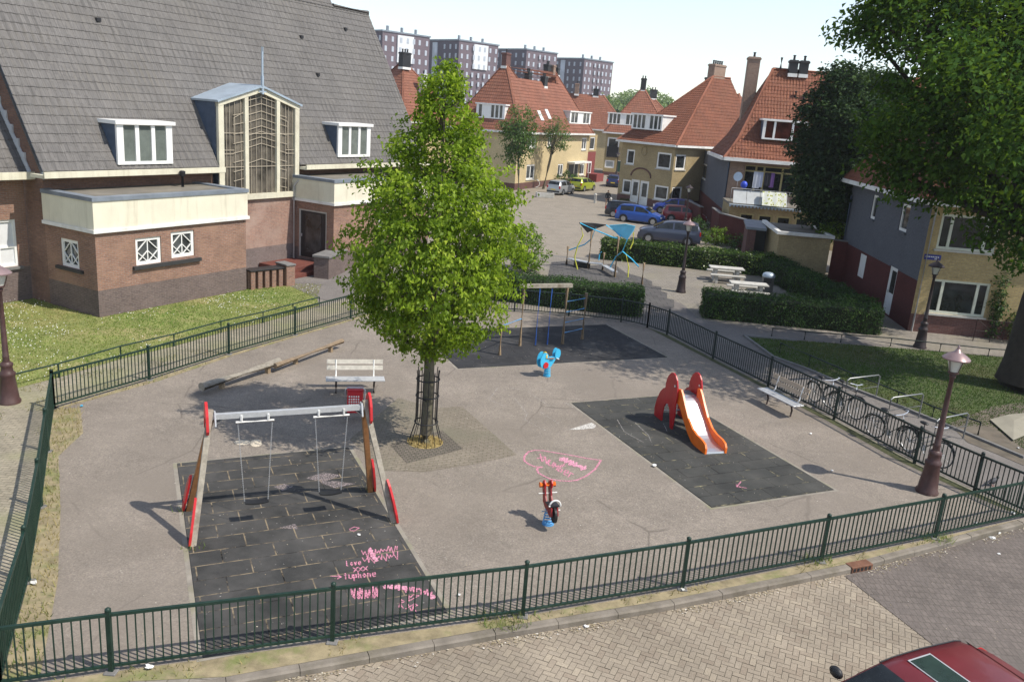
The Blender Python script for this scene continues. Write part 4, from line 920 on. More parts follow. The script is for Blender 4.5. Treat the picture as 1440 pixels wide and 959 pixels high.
# wing at the far side
mb=MB(); wq1=pl(CH,1,4.05,27,374)
wq0=pl(CH,1,4.05,-30,313); wh=(wq0.x,wq1.x,wq1.z,wq0.z+.02)
wall(mb,lambda a,d,z:(a,4.05+d,z),-9,.0,0,4.7,[wh],[(1.3,1),(99,0)]); wg=mb.build('wing_wall',[m_br_red,m_br_dark],CH)
window(wg,lambda a,d,z:(a,4.05+d,z),wh,cols=(0,.5,1),rows=(0,.42,1),fw=.09,gm=M('white_blind',(.62,.63,.64),.6,.1,2))
mb=MB(); mb.box(wh[0]-.1,wh[1]+.12,3.95,4.15,wh[2]-.1,wh[2]-.004); mb.build('sill',m_stone,wg)
mb=MB(); wr=lambda x,y:(x,y,4.85+(y-3.7)*1.5); mb.courses([wr(-9,3.7),wr(-.02,3.7),wr(-.02,6.8),wr(-9,6.8)],.37,.02,.12,0,.30); mb.build('wing_roof',m_tile_grey,CH)
mb=MB(); mb.box(-9,.02,3.34,4.05,4.62,4.82); mb.box(-9,.02,3.30,3.38,4.64,4.9); mb.build('gutter',m_gutter,CH)
mb=MB(); mb.bar((.0,3.6,4.85),(.0,6.8,9.6),.16,.05,up=(1,0,0))
for i in range(9): y=3.8+.32*i; z=4.85+(y-3.7)*1.5; mb.box(-.03,.035,y,y+.3,z+.05,z+.55)
mb.build('stepped_flashing',M('pale_lead',(.5,.52,.54),.5,.2,2),CH)
mb=MB(); mb.box(10.2,12.5,.6,2.55,0,.42); mb.box(9.9,12.3,.25,.6,0,.2); mb.build('entrance_step',brick('red_step_tiles',(.17,.06,.045),(.145,.052,.042),(.15,.06,.05),.2,.2,.01,.2),CH)
# low walls by the church door
lw=thing('low_wall','low fluted brick wall with dark upright grooves beside the church door path','wall',(*cw(7.1,-.02),0),math.atan2(CU.y,CU.x)-.2)
mb=MB(); mb.bbox(0,1.75,-.03,.3,0,.80,.01); mb.bbox(1.75,2.2,-.32,.5,0,.92,.01)
for i in range(5): mb.bbox(.04+.35*i,.25+.35*i,-.2,-.03,0,.80,.01)
mb.build('masonry',m_br_red,lw); MB().bbox(-.02,1.78,-.24,.34,.80,.87,.01).build('coping',m_blackpl,lw); MB().bbox(1.72,2.23,-.36,.54,.92,.99,.01).build('coping',m_stone,lw)
p=g(441,391); p2=g(473,377); dd=(p2-p)
pw=thing('brick_pier','squat brick pier with flat stone coping to the right of the church door','wall',(p.x,p.y,0),math.atan2(dd.y,dd.x))
MB().bbox(0,2.2,-.75,0,0,1.0,.01).build('masonry',m_br_dark,pw); MB().bbox(-.06,2.26,-.81,.06,1.0,1.12,.015).build('coping',m_stone,pw)
# ------------------------------------------------------------------- YELLOW BRICK HOUSE ON THE RIGHT
H5=thing('brick_house','yellow brick house with grey and red painted side wall behind the big tree','house',(17.92,37.33,0),math.atan2(-.09,.995))
W5,D5=13,12.4
hup=(.48,2.97,3.81,5.36); hlo=(.64,3.15,.92,2.47); hL=[(7.5,8.35,4.15,5.4),(2.6,3.75,4.12,5.4),(7.6,8.7,.95,2.2),(2.65,3.75,.06,2.36)]
hup2=(6.0,8.4,3.81,5.36); hlo2=(6.6,8.9,.92,2.47)
mb=MB(); wall(mb,FR_,0,W5,0,5.8,[hup,hlo,hup2,hlo2],[(.82,1),(99,0)]); wall(mb,lambda a,d,z:(W5-d,a,z),0,D5,0,5.8,[],[(.8,1),(99,0)])
wall(mb,LF_,0,D5,0,5.8,hL,[(2.32,3),(99,2)]); mb.poly([(0,D5,0),(W5,D5,0),(W5,D5,5.8),(0,D5,5.8)],0); mb.build('wall',[m_br_yel,m_br_plum,m_br_grey,m_br_oxred],H5)
frm=M('cream_green_frame',(.56,.58,.50),.5,.1,3)
for h in(hup,hlo,hup2,hlo2): window(H5,FR_,h,cols=(0,.2,.8,1),fw=.11,fm=frm,sill=m_concrete)
for h in hL[:2]: window(H5,LF_,h,fw=.13,sill=m_br_grey)
mb=MB(); fbox(mb,LF_,*hL[2][:2],.03,.1,*hL[2][2:]); mb.build('shutter',m_white,H5)
door(H5,LF_,hL[3],m_white,glz=(.45,.92))
mb=MB(); z0,z1=5.9,12.4; E=.55
mb.courses([(-E,-E,z0),(W5+E,-E,z0),(W5-4,D5/2,z1),(3.2,D5/2,z1)],.34,.025,.1,0,.24); mb.courses([(-E,-E,z0),(-E,D5+E,z0),(3.2,D5/2,z1)],.34,.025,.1,0,.24); mb.slab([(-E,D5+E,z0),(W5+E,D5+E,z0),(W5-4,D5/2,z1),(3.2,D5/2,z1)]); mb.slab([(W5+E,-E,z0),(W5+E,D5+E,z0),(W5-4,D5/2,z1)])
mb.build('roof',m_tile_red,H5)
mb=MB(); mb.box(-E-.1,W5+E,-E-.1,-.02,5.72,5.93); mb.box(-E-.1,-.02,-.02,D5+E,5.72,5.93); mb.build('gutter',m_white,H5)
MB().tube([(.16,-.06,0),(.16,-.06,5.7)],.045,8).build('drainpipe',m_galv,H5); MB().tube([(-.06,D5-.3,0),(-.06,D5-.3,5.0)],.06,8).build('drainpipe',m_slateside,H5)
sg=thing('street_sign','small dark blue street name sign on the yellow brick wall','sign',H5.matrix_world@Vector((0,0,0)))
sg.location=Matrix.Translation(H5.location)@H5.rotation_euler.to_matrix().to_4x4()@Vector((.42,-.02,3.42)); sg.rotation_euler=H5.rotation_euler
MB().bbox(-.36,.36,-.012,.012,-.12,.12,.004).build('sign_plate',M('sign_blue',(.02,.03,.22),.35,.1,3),sg)
mb=MB()
for k,(x,z,w) in enumerate(((-.28,.02,.05),(-.2,.02,.04),(-.13,.02,.05),(-.05,.02,.04),(.02,.02,.05),(.1,.02,.04),(.17,.02,.05),(.25,.02,.04),(.12,-.07,.04),(.18,-.07,.03))): mb.box(x-w/2,x+w/2,-.018,-.0125,z-.025,z+.025)
mb.build('lettering',m_white,sg)
def lw_(h,x,y): return Matrix.Translation(h.location)@h.rotation_euler.to_matrix().to_4x4()@Vector((x,y,0))
q=lw_(H5,3.9,-.9); hr=thing('hand_railing','black iron hand railing at the steps of the yellow brick house','railing',q,H5.rotation_euler.z)
mb=MB()
for x,y,h in((-1.4,.0,1.0),(-.7,.0,1.0),(.2,.0,1.0),(.2,.8,1.0)): mb.tube([(x,y,0),(x,y,h)],.02,6)
mb.tube([(-1.4,0,1.0),(.2,0,1.0),(.2,.8,1.0)],.02,6); mb.tube([(-1.4,0,.5),(.2,0,.5)],.015,6); mb.tube([(-1.4,0,1.0),(-.1,0,.1)],.015,6); mb.build('frame',m_lampdk,hr)
# ------------------------------------------------------------------- HIP ROOFED HOUSES FARTHER BACK
# pale yellow terrace along the far street
H1=thing('terrace_house','long pale yellow terrace with two pointed red roofs and white dormers','house',(-.98,91.24,0),math.atan2(.909,.416))
P=lambda px,py: pl(H1,1,0,px,py)
hol=[hole(P(819,194),P(824,211)),hole(P(743,192),P(753,208)),hole(P(785,231),P(791,247)),hole(P(741,232),P(751,252)),hole(P(800,231),P(812,250)),hole(P(816,231),P(821,246)),hole(P(771,192),P(776,207))]
mb=MB(); zn=[(.7,1),(99,0)]
wall(mb,FR_,0,21.4,0,5.9,hol,zn); wall(mb,LF_,0,8,0,5.9,[],zn); wall(mb,lambda a,d,z:(21.4-d,a,z),0,8,0,5.9,[],zn); mb.poly([(0,8,0),(21.4,8,0),(21.4,8,5.9),(0,8,5.9)],0); mb.build('wall',[m_br_far,m_br_plum],H1)
for i,h in enumerate(hol): 
    if i!=4: window(H1,FR_,h,cols=(0,.5,1) if h[1]-h[0]>1.2 else (0,1),fw=.16,gm=m_glassg,sill=m_concrete)
door(H1,FR_,hol[4],m_blackpl); mb=MB(); mb.box(hol[4][0]-.6,hol[4][1]+1.6,-1.0,-.02,hol[4][3]+.1,hol[4][3]+.3); mb.tube([(hol[4][0]-.4,-.9,0),(hol[4][0]-.4,-.9,hol[4][3]+.1)],.06,6); mb.tube([(hol[4][1]+1.4,-.9,0),(hol[4][1]+1.4,-.9,hol[4][3]+.1)],.06,6); mb.build('porch',m_white,H1)
mb=MB(); mb.box(21.42,25.0,.25,7.0,0,3.75); mb.box(22.2,24.9,-1.2,.25,0,1.0); mb.build('side_annex',M('oxide_red_render',(.20,.045,.04),.8,.15,2),H1)
mb=MB(); wall(mb,lambda a,d,z:(a,.22+d,z),21.42,25.0,3.76,5.9,[(22.4,24.2,4.0,5.6)]); mb.build('set_back_wall',m_br_yel,H1)
window(H1,lambda a,d,z:(a,.22+d,z),(22.4,24.2,4.0,5.6),fw=.14)
window(H1,lambda a,d,z:(a,.14+d,z),(22.5,23.6,.9,2.5),fw=.16)
def hip2(root,W,D,E,z0,z1,x1,x2,zm,mat,ridgem):
    k=(z1-z0)/(D/2+E); ym=-E+(zm-z0)/k; dx=(z1-zm)/k; A=(x1,D/2,z1); B=(x2,D/2,z1); mb=MB()
    mb.courses([(-E,-E,z0),(W+E,-E,z0),B,(x2-dx,ym,zm),(x1+dx,ym,zm),A],.4); mb.slab([(-E,D+E,z0),(W+E,D+E,z0),B,(x2-dx,D-ym,zm),(x1+dx,D-ym,zm),A])
    mb.courses([(-E,-E,z0),(-E,D+E,z0),A],.4); mb.slab([(W+E,-E,z0),(W+E,D+E,z0),B])
    mb.slab([A,(x1+dx,ym,zm),(x1+dx,D-ym,zm)]); mb.slab([B,(x2-dx,ym,zm),(x2-dx,D-ym,zm)]); mb.slab([(x1+dx,ym,zm),(x2-dx,ym,zm),(x2-dx,D-ym,zm),(x1+dx,D-ym,zm)])
    r=mb.build('roof',mat,root)
    ridges(r,ridgem,(((-E,-E,z0),A),((W+E,-E,z0),B),((-E,D+E,z0),A),(A,(x1+dx,ym,zm)),(B,(x2-dx,ym,zm)))); mb=MB(); gutter_line(mb,[(-E,-E,z0-.02),(W+E,-E,z0-.02)]); gutter_line(mb,[(-E,-E,z0-.02),(-E,D+E,z0-.02)]); mb.build('gutter',m_white,root)
    return r,k
rf,k=hip2(H1,21.4,8,.45,6.0,13.3,4,17.6,11.7,m_tile_far,m_tile_far)
dd=lambda z,E=.45,z0=6.0: -E+(z-z0)/k
def dorm(root,f,h,cols,blank=None,E=.45,z0=6.0,kk=None):
    kk=kk or k; dormer(root,f,h,-E+(h[2]-z0)/kk-.05,-E+(h[3]-z0)/kk+.25,cols,blank=blank,fw=.16,gm=m_glassg,side=m_white)
q0,q1=pl(H1,1,.6,798,157),pl(H1,1,.6,826,175); dorm(H1,FR_,(q0.x,q1.x,q1.z,q1.z+1.35),(.06,.22,.38,.62,.78,.94),blank=[2])
q0,q1=pl(H1,0,.7,713,150),pl(H1,0,.7,672,166); dorm(H1,LF_,(q0.y,q1.y,q1.z+.05,q0.z+.05),(.06,.2,.35,.5,.78,.94),blank=[3])
for px,py in((757,163),(769,161)):
    q=pl(H1,1,.9,px,py); y=-.45+(q.z-6)/k; mb=MB(); tn=Vector((0,1,k)).normalized(); c=Vector((q.x,y,q.z)); nn=Vector((0,-k,1)).normalized(); mb.obox(c+nn*.05,Vector((.4,0,0)),tn*.6,nn*.04); mb.build('skylight',m_white,H1); 
for x,y,z0,z1,wx,mt,pp in((4,4,12.6,14.2,1.1,m_br_plum,1),(9.2,3.6,11.4,12.6,.9,m_blackpl,2),(12.2,2.9,11.0,12.3,.9,m_blackpl,2),(17.0,4,12.6,13.9,.7,m_br_pink,0),(15.9,4.2,12.4,13.9,1.0,m_blackpl,2),(18.3,4,12.6,13.7,.6,m_blackpl,1)): chimney(H1,x,y,z0,z1,wx,.6,mt,pp)
# far corner house closing the street
c=g(847,246); H2=thing('corner_house','ochre corner house at the end of the street, dark balcony under its red roof','house',(c.x,c.y,0),R(-8))
P=lambda px,py: pl(H2,1,0,px,py)
hb=hole(P(855,193),P(869,222)); hw=hole(P(851,225),P(863,237)); hd=hole(P(868,226),P(878,243)); hr_=hole(P(880,196),P(886,208))
mb=MB(); wall(mb,FR_,0,9,0,6,[hb,hw,hd,hr_],[(.5,1),(99,0)]); wall(mb,LF_,0,9,0,6,[],[(.5,1),(99,0)]); wall(mb,lambda a,d,z:(9-d,a,z),0,9,0,6); mb.build('wall',[m_br_yel,m_br_plum],H2)
window(H2,FR_,hb,fw=.2); mb=MB(); mb.box(hb[0]+.05,hb[1]-.05,-.12,-.02,hb[2],hb[2]+1.5); mb.build('balcony_front',m_blackpl,H2)
window(H2,FR_,hw,fw=.2,gm=m_curtain); door(H2,FR_,hd,M('dark_green_door',(.02,.06,.04),.5,.1,3)); window(H2,FR_,hr_,fw=.18)
rf,k2=hip2(H2,9,9,.45,6.1,12.8,4.4,4.6,12.75,m_tile_far,m_tile_far)
q0,q1=pl(H2,1,.8,855,166),pl(H2,1,.8,893,178); dorm(H2,FR_,(q0.x,min(q1.x,8),7.3,8.8),(.04,.18,.32,.46,.64,.8,.95),blank=[3],z0=6.1,kk=k2)
chimney(H2,4.5,4.5,12.2,14.1,.8,.7,m_blackpl,2)
# yellow corner house with bay windows
H3=thing('corner_house','yellow brick corner house with two white front doors behind the blue cars','house',(9.74,88.15,0),math.atan2(-.73,.68))
P=lambda px,py: pl(H3,1,0,px,py)
hds=[hole(P(888.5,252),P(896,288)),hole(P(901,254),P(909,290))]
hws=[hole(P(876,252),P(886,273)),hole(P(882,210),P(891,232)),hole(P(921,260),P(938,283)),hole(P(925,214),P(942,239))]
W3=6.7
hws[2]=(hws[2][0],min(hws[2][1],W3-.25),*hws[2][2:]); hws[3]=(hws[3][0],min(hws[3][1],W3-.2),*hws[3][2:])
hr3=[(.3,1.9,.85,2.2),(.3,1.9,3.85,5.3)]
mb=MB(); zn=[(.75,1),(99,0)]; wall(mb,FR_,0,W3,0,6,[*hds,*hws],zn); wall(mb,LF_,0,14,0,6,[],zn); wall(mb,lambda a,d,z:(W3-d,a,z),0,14,0,6,hr3,zn); mb.build('wall',[m_br_ochre,m_br_plum],H3)
for h in hds: door(H3,FR_,h,m_white,glz=(.35,.9),gm=m_glassg)
for h in hws: window(H3,FR_,h,cols=(0,1),fw=.16,gm=m_glassg if h[2]<2 else m_glass,sill=m_concrete)
for h in hr3: window(H3,lambda a,d,z:(W3-d,a,z),h,fw=.16,sill=m_concrete)
a0,a1=hds[1][1]+.15,hds[0][0]-.15; a0,a1=min(hds[0][0],hds[1][0])-.15,max(hds[0][1],hds[1][1])+.15; cx=(a0+a1)/2; rr_=(a1-a0)/2
mb=MB(); mb.tube([(cx+rr_*math.cos(math.pi*i/12),-.03,2.75+.85*math.sin(math.pi*i/12)) for i in range(13)],.08,6); mb.build('arch_moulding',m_br_plum,H3)
mb=MB(); q=P(906,213); mb.tube([(q.x+.35*math.cos(math.pi*i/8),-.03,q.z+.45*math.sin(math.pi*i/8)) for i in range(17)],.05,6); mb.build('wall_ornament',m_br_ochre,H3)
E=.45; z0,z1=6.1,13.1; AX,AY0,AY1=4.3,8.0,11
mb=MB(); mb.courses([(-E,-E,z0),(W3+E,-E,z0),(AX,AY0,z1)],.34,.025,.1,0,.24); mb.courses([(W3+E,-E,z0),(W3+E,14+E,z0),(AX,AY1,z1),(AX,AY0,z1)],.34,.025,.1,0,.24); mb.slab([(-E,-E,z0),(-E,14+E,z0),(AX,AY1,z1),(AX,AY0,z1)]); mb.slab([(-E,14+E,z0),(W3+E,14+E,z0),(AX,AY1,z1)])
rf=mb.build('roof',m_tile_red,H3); ridges(rf,m_ridge,[((W3+E,-E,z0),(AX,AY0,z1)),((-E,-E,z0),(AX,AY0,z1)),((AX,AY0,z1),(AX,AY1,z1))])
mb=MB(); gutter_line(mb,[(-E,-E,z0-.02),(W3+E,-E,z0-.02)]); gutter_line(mb,[(W3+E,-E,z0-.02),(W3+E,14,z0-.02)]); mb.build('gutter',m_white,H3)
kk=(z1-z0)/(AY0+E)
q0,q1=pl(H3,1,1.5,895,165),pl(H3,1,1.5,936,183); h=(max(.0,q0.x),min(6.3,q1.x),7.35,8.75)
dormer(H3,FR_,h,-E+(h[2]-z0)/kk-.2,-E+(h[3]-z0)/kk+.3,(.04,.18,.32,.46,.58,.72,.86,.97),blank=[3],fw=.14,gm=m_glassg,side=m_white)
chimney(H3,AX-.3,AY0+.9,12.2,14.3,.8,2.0,m_br_pink,5,along=1)
# big red roof beside it
H4=thing('brick_house','large house with broad red tiled roof, grey side wall and balcony with cloth','house',(15.9,67,0),math.atan2(-.1,.995))
W4,D4=18,9.5
P=lambda px,py: pl(H4,1,0,px,py)
PL=lambda px,py: pl(H4,0,0,px,py)
hl4=[holey(PL(976,223),PL(979.5,248)),holey(PL(988,229),PL(991.5,255))]
hf=(1.2,9.0,3.35,5.55)
mb=MB(); wall(mb,FR_,0,W4,0,5.8,[hf],[(99,0)],rev=.6); wall(mb,LF_,0,D4,0,5.8,hl4,[(1.9,2),(99,1)]); wall(mb,lambda a,d,z:(W4-d,a,z),0,D4,0,5.8); mb.build('wall',[m_br_pink,m_br_grey,m_br_oxred],H4)
for h in hl4: window(H4,LF_,h,fw=.15)
window(H4,lambda a,d,z:(a,.5+d,z),hf,cols=(0,.12,.2,.38,.52,.62,.72,.86,1),rows=(0,.78,1),fw=.13,fm=M('ochre_window_frame',(.38,.33,.16),.5,.15,3))
MB().tube([(-.05,.15,0),(-.05,.15,5.6)],.11,8).build('drainpipe',m_slateside,H4)
E=.6; z0,z1=5.95,13.0; rx,ry=2.95,4.6
zb=7.6; ib=.55
A=(-E,-E,z0); Bk=(-E,D4+E,z0)
b1=(ib,ib+.25,zb); b2=(ib,D4-ib-.25,zb); r1=(rx,ry,z1); r2=(W4-3,ry,z1); b3=(W4-ib,ib+.25,zb); b4=(W4-ib,D4-ib-.25,zb); A3_=(W4+E,-E,z0); A4_=(W4+E,D4+E,z0)
mb=MB()
for f in([A,A3_,b3,b1],[b1,b3,r2,r1],[A,Bk,b2,b1],[b1,b2,r1],[Bk,A4_,b4,b2],[b2,b4,r2,r1],[A3_,A4_,b4,b3],[b3,b4,r2]): mb.courses(f,.34,.025,.1,0,.24)
rf=mb.build('roof',m_tile_red,H4); ridges(rf,m_ridge,[(A,b1),(b1,r1),(r1,r2)])
mb=MB(); gutter_line(mb,[(-E,-E,z0-.05),(W4+E,-E,z0-.05)],.35,.26); gutter_line(mb,[(-E,-E,z0-.05),(-E,D4+E,z0-.05)],.35,.26); mb.build('gutter',m_white,H4)
k4=(z1-zb)/(ry-(ib+.25)); zr4=lambda y: zb+(y-ib-.25)*k4
q0,q1=pl(H4,1,.6,1073,175),pl(H4,1,.6,1124,204); hd4=(q0.x,q0.x+3.4,7.55,8.95)
dormer(H4,FR_,hd4,.35,1.9,(.04,.26,.66,.96),fw=.16,gm=glass('reddish_glass',(.05,.015,.01)),side=m_slateside)
chimney(H4,1.55,6.0,8.6,13.9,.95,.9,m_br_pink,1,flash=False)
for px in(1114.5,1129.5):
    q=pl(H4,1,4.4,px,98); chimney(H4,q.x,4.3,12.5,13.75,.66,.6,m_blackpl,1)
MB().tube([(3.5,4.5,13),(3.5,4.5,13.9)],.1,8).build('vent_pipe',m_blackpl,H4)
for px,py in((1119,135),(1131,137)):
    q=pl(H4,1,3.0,px,py); y=ib+.25+(q.z-zb)/k4; MB().tube([(q.x,y-.05,q.z-.15),(q.x,y-.15,q.z+.35)],.12,8).build('vent_pipe',m_blackpl,H4)
# ground floor extension with roof terrace
fx=-4.0
e0=pl(H4,1,fx,1026,292); e1=pl(H4,1,fx,1112,300)
ex0,ex1=e0.x,e0.x+9
mb=MB(); wl_=lambda a,d,z:(a,fx+d,z); hx=[(ex0+.8+1.35*i,ex0+.8+1.35*i+1.05,1.0,2.2) for i in range(6)]
wall(mb,wl_,ex0,ex1,0,2.75,hx); wall(mb,lambda a,d,z:(ex0+d,a,z),fx,-.01,0,2.75); ext=mb.build('extension',m_br_ochre,H4)
for h in hx: window(ext,wl_,h,fw=.12,fm=M('ochre_window_frame',(.38,.33,.16),.5,.15,3) if h is hx[0] else bpy.data.materials['ochre_window_frame.001'])
MB().box(ex0-.1,ex1+.1,fx-.3,-.012,2.75,2.9).build('terrace_floor',m_felt,ext)
mb=MB()
for i in range(36): mb.box(ex0-.1+i*.25,ex0+.02+i*.25,fx-.62,fx-.3,2.66,2.78)
mb.box(ex0-.12,ex1,fx-.66,fx-.3,2.79,2.83); mb.build('corrugated_awning',m_zinc,ext)
mb=MB()
for i in range(4): mb.extr([(ex0+.15+i*.98,fx-.28,2.92),(ex0+1.1+i*.98,fx-.28,2.92),(ex0+1.1+i*.98,fx+.25,3.85),(ex0+.15+i*.98,fx+.25,3.85)],(0,.03,.0))
mb.build('terrace_panel',M('grey_white_panel',(.46,.48,.48),.7,.12,2),ext)
mb=MB(); mb.tube([(ex0,fx+.2,3.95),(ex1,fx+.2,3.95)],.03,6)
for i in range(7): mb.tube([(ex0+i*1.4,fx+.2,2.9),(ex0+i*1.4,fx+.2,3.95)],.025,6)
mb.build('terrace_railing',m_galv,ext)
Wt=lambda p: Matrix.Translation(H4.location)@H4.rotation_euler.to_matrix().to_4x4()@Vector(p)
m_cloth,nt,b=newmat('patterned_cloth'); c_=coords(nt,'uv'); v=N(nt,'ShaderNodeTexVoronoi'); v.inputs['Scale'].default_value=5; L(nt,c_,v.inputs['Vector']); L(nt,ramp(nt,v.outputs['Distance'],[(.10,(.30,.06,.12)),(.18,(.10,.26,.10)),(.28,(.55,.55,.10)),(.42,(.62,.64,.58))]),b.inputs['Base Color']); b.inputs['Roughness'].default_value=.9
q=Wt((pl(H4,1,fx,1071,275).x,fx-.32,3.4)); cl=thing('hanging_cloth','yellow and white patterned cloth hung over the terrace railing','cloth',q,H4.rotation_euler.z)
mb=MB(); n=14
for i in range(n):
    x0,x1=i*1.7/n,(i+1)*1.7/n; w0,w1=.03*math.sin(i*1.3),.03*math.sin((i+1)*1.3)
    mb.add([(x0,-.42+w0,-.45),(x1,-.42+w1,-.45),(x1,.1+w1*.3,.53),(x0,.1+w0*.3,.53)],[(0,1,2,3)],0,True); mb.add([(x0,.1,.53),(x1,.1,.53),(x1,.28,.50),(x0,.28,.50)],[(0,1,2,3)],0,True)
mb.build('fabric',m_cloth,cl)
q=Wt((pl(H4,1,fx+.6,1039,247).x,fx+.6,3.9)); ds=thing('satellite_dish','pale grey satellite dish on the roof terrace','satellite dish',q)
mb=MB(); mb.lathe([(.02,0),(.19,.04),(.32,.115),(.345,.145)],18); o=mb.build('dish',m_zinc,ds); o.rotation_euler=(R(75),0,R(-35)); o.location=(0,0,.85); MB().tube([(0,.1,-.98),(0,.1,.85)],.03,8).build('mast',m_galv,ds)
q=Wt((pl(H4,1,fx+.5,1046,262).x,fx+.5,3.95)); bb=tag(MB().ell((0,0,.28),.26,.26,.27).build('blue_balloon',M('blue_bag',(.03,.07,.5),.4,.1,3)),'small blue round bundle on the terrace rail','bundle'); bb.location=q
for i,(px,w,h,cm) in enumerate(((1058,.5,1.25,(.45,.48,.55)),(1064,.4,1.15,(.3,.34,.45)),(1074,.45,1.0,(.02,.02,.03)),(1081,.35,1.1,(.12,.06,.2)))):
    x=pl(H4,1,-.6,px,260).x; o=thing('laundry',['pale sheet on the washing line of the terrace','blue grey shirt on the washing line of the terrace','black garment on the washing line of the terrace','purple garment at the end of the washing line'][i],'laundry',Wt((x,-.6,5.1)),H4.rotation_euler.z,'washing on the terrace line')
    mb=MB()
    for j in range(6):
        a0,a1=j*w/6,(j+1)*w/6; mb.add([(a0,.03*math.sin(j*2),-h),(a1,.03*math.sin(j*2+2),-h),(a1,0,0),(a0,0,0)],[(0,1,2,3)],0,True)
    mb.build('fabric',M('laundry_cloth',cm,.9,.1,3),o)
# garden wall, shed
def gwall(pts,h,mat,label,th=.22,cap=m_stone):
    root=thing('garden_wall',label,'wall',(*pts[0],0)); mb=MB(); mc=MB()
    for a,b in zip(pts[:-1],pts[1:]):
        a,b=Vector((*a,0)),Vector((*b,0)); d=(b-a).normalized(); mb.bar(a+Vector((0,0,h/2)),b+Vector((0,0,h/2)),th,h); mc.bar(a-d*.05+Vector((0,0,h+.035)),b+d*.05+Vector((0,0,h+.035)),th+.1,.066)
    mb.build('masonry',mat,root,True); mc.build('coping',cap,root,True); return root
ga=g(994,331); gt=.0
gwall([(15.0,66.5),(14.75,62.8),(17.2,55.4)],2.05,m_br_oxred,'dark red garden wall in front of the terrace with the cloth')
gwall([(14.6,76),(14.8,70)],1.7,m_br_oxred,'dark red garden wall beside the red parked car, with a pale post')
gwall([(18.3,49.1),(19.05,48.7)],2.4,m_br_oxred,'short dark red wall joining the shed to the grey house side')
sh=thing('brick_shed','flat roofed ochre brick shed with white roof edge behind the hedges','shed',(15.1,49.2,0),math.atan2(-.3,2.7))
mb=MB(); wall(mb,FR_,0,2.95,0,2.5,[(0.0001,.0002,0,.01)]); wall(mb,LF_,0,5.5,0,2.5); wall(mb,lambda a,d,z:(2.95-d,a,z),0,5.5,0,2.5); mb.build('wall',m_br_ochre,sh)
MB().box(.05,2.9,.05,5.5,2.45,2.56).build('flat_roof',m_felt,sh); mb=MB(); mb.box(-.15,3.1,-.15,.1,2.5,2.68); mb.box(-.15,.1,.1,5.6,2.5,2.68); mb.box(2.9,3.1,.1,5.6,2.5,2.66); mb.build('roof_edge',m_white,sh)
sh2=thing('brick_shed','low brown shed with dark open doorway between garden wall and ochre shed','shed',(14.05,52.2,0),R(-12))
mb=MB(); wall(mb,FR_,0,.5,0,2.3); wall(mb,LF_,0,4.5,0,2.3); mb.poly([(.5,1.2,0),(1.2,1.2,0),(1.2,1.2,2.3),(.5,1.2,2.3)],1); mb.poly([(.5,0,0),(.5,1.2,0),(.5,1.2,2.3),(.5,0,2.3)],1); mb.build('wall',[m_br_plum,m_blackpl],sh2); mb=MB(); mb.box(-.12,1.1,-.12,4.5,2.3,2.45); mb.build('flat_roof',m_lead,sh2)
# plain roofs seen over and between the others
def back_house(px,py,Y,w,d,rz,zt_,label,x1f=.5,mat=None,chim=()):
    q=at(px,py,Y); r=thing('tiled_house',label,'house',(q.x,q.y,0),R(rz)); r.location=Matrix.Translation(q)@Matrix.Rotation(R(rz),4,'Z')@Vector((-w/2,-d/2,0)); r.location.z=0
    mb=MB(); wall(mb,FR_,0,w,0,6); wall(mb,LF_,0,d,0,6); wall(mb,lambda a,dd_,z:(w-dd_,a,z),0,d,0,6); mb.build('wall',m_br_far,r)
    hip2(r,w,d,.4,6.1,zt_,d/2*x1f*2 if w>d else w/2-.05,w-d/2*x1f*2 if w>d else w/2+.05,zt_-.02,mat or m_tile_far,m_tile_far)
    for x,y,z0,z1,wx,mt,pp in chim: chimney(r,x,y,z0,z1,wx,.7,mt,pp)
    return r
back_house(566,120,106,10,10,55,13.0,'red hipped roof just to the right of the grey church roof',chim=((4.4,4.2,12,13.9,1.4,m_blackpl,3),(5.3,1.9,9.5,11.6,.7,m_concrete,1)))
back_house(822,150,146,15,9,-5,11.6,'low red roof in the gap left of the far corner house',chim=((6,4,11.3,13.2,.7,m_br_pink,1),(9.2,4.5,11.2,12.6,.9,m_blackpl,1)))
back_house(917,150,150,10,10,10,12.0,'small red roof top between the two corner houses',chim=((5,5,11.6,13.3,1.1,m_blackpl,2),))
back_house(1022,140,104,12,9,-40,12.0,'red roof with black chimneys behind the yellow corner house',chim=((3.5,4.4,11.4,13.7,1.0,m_blackpl,2),(5,4.4,11.4,13.2,.6,m_blackpl,1)))
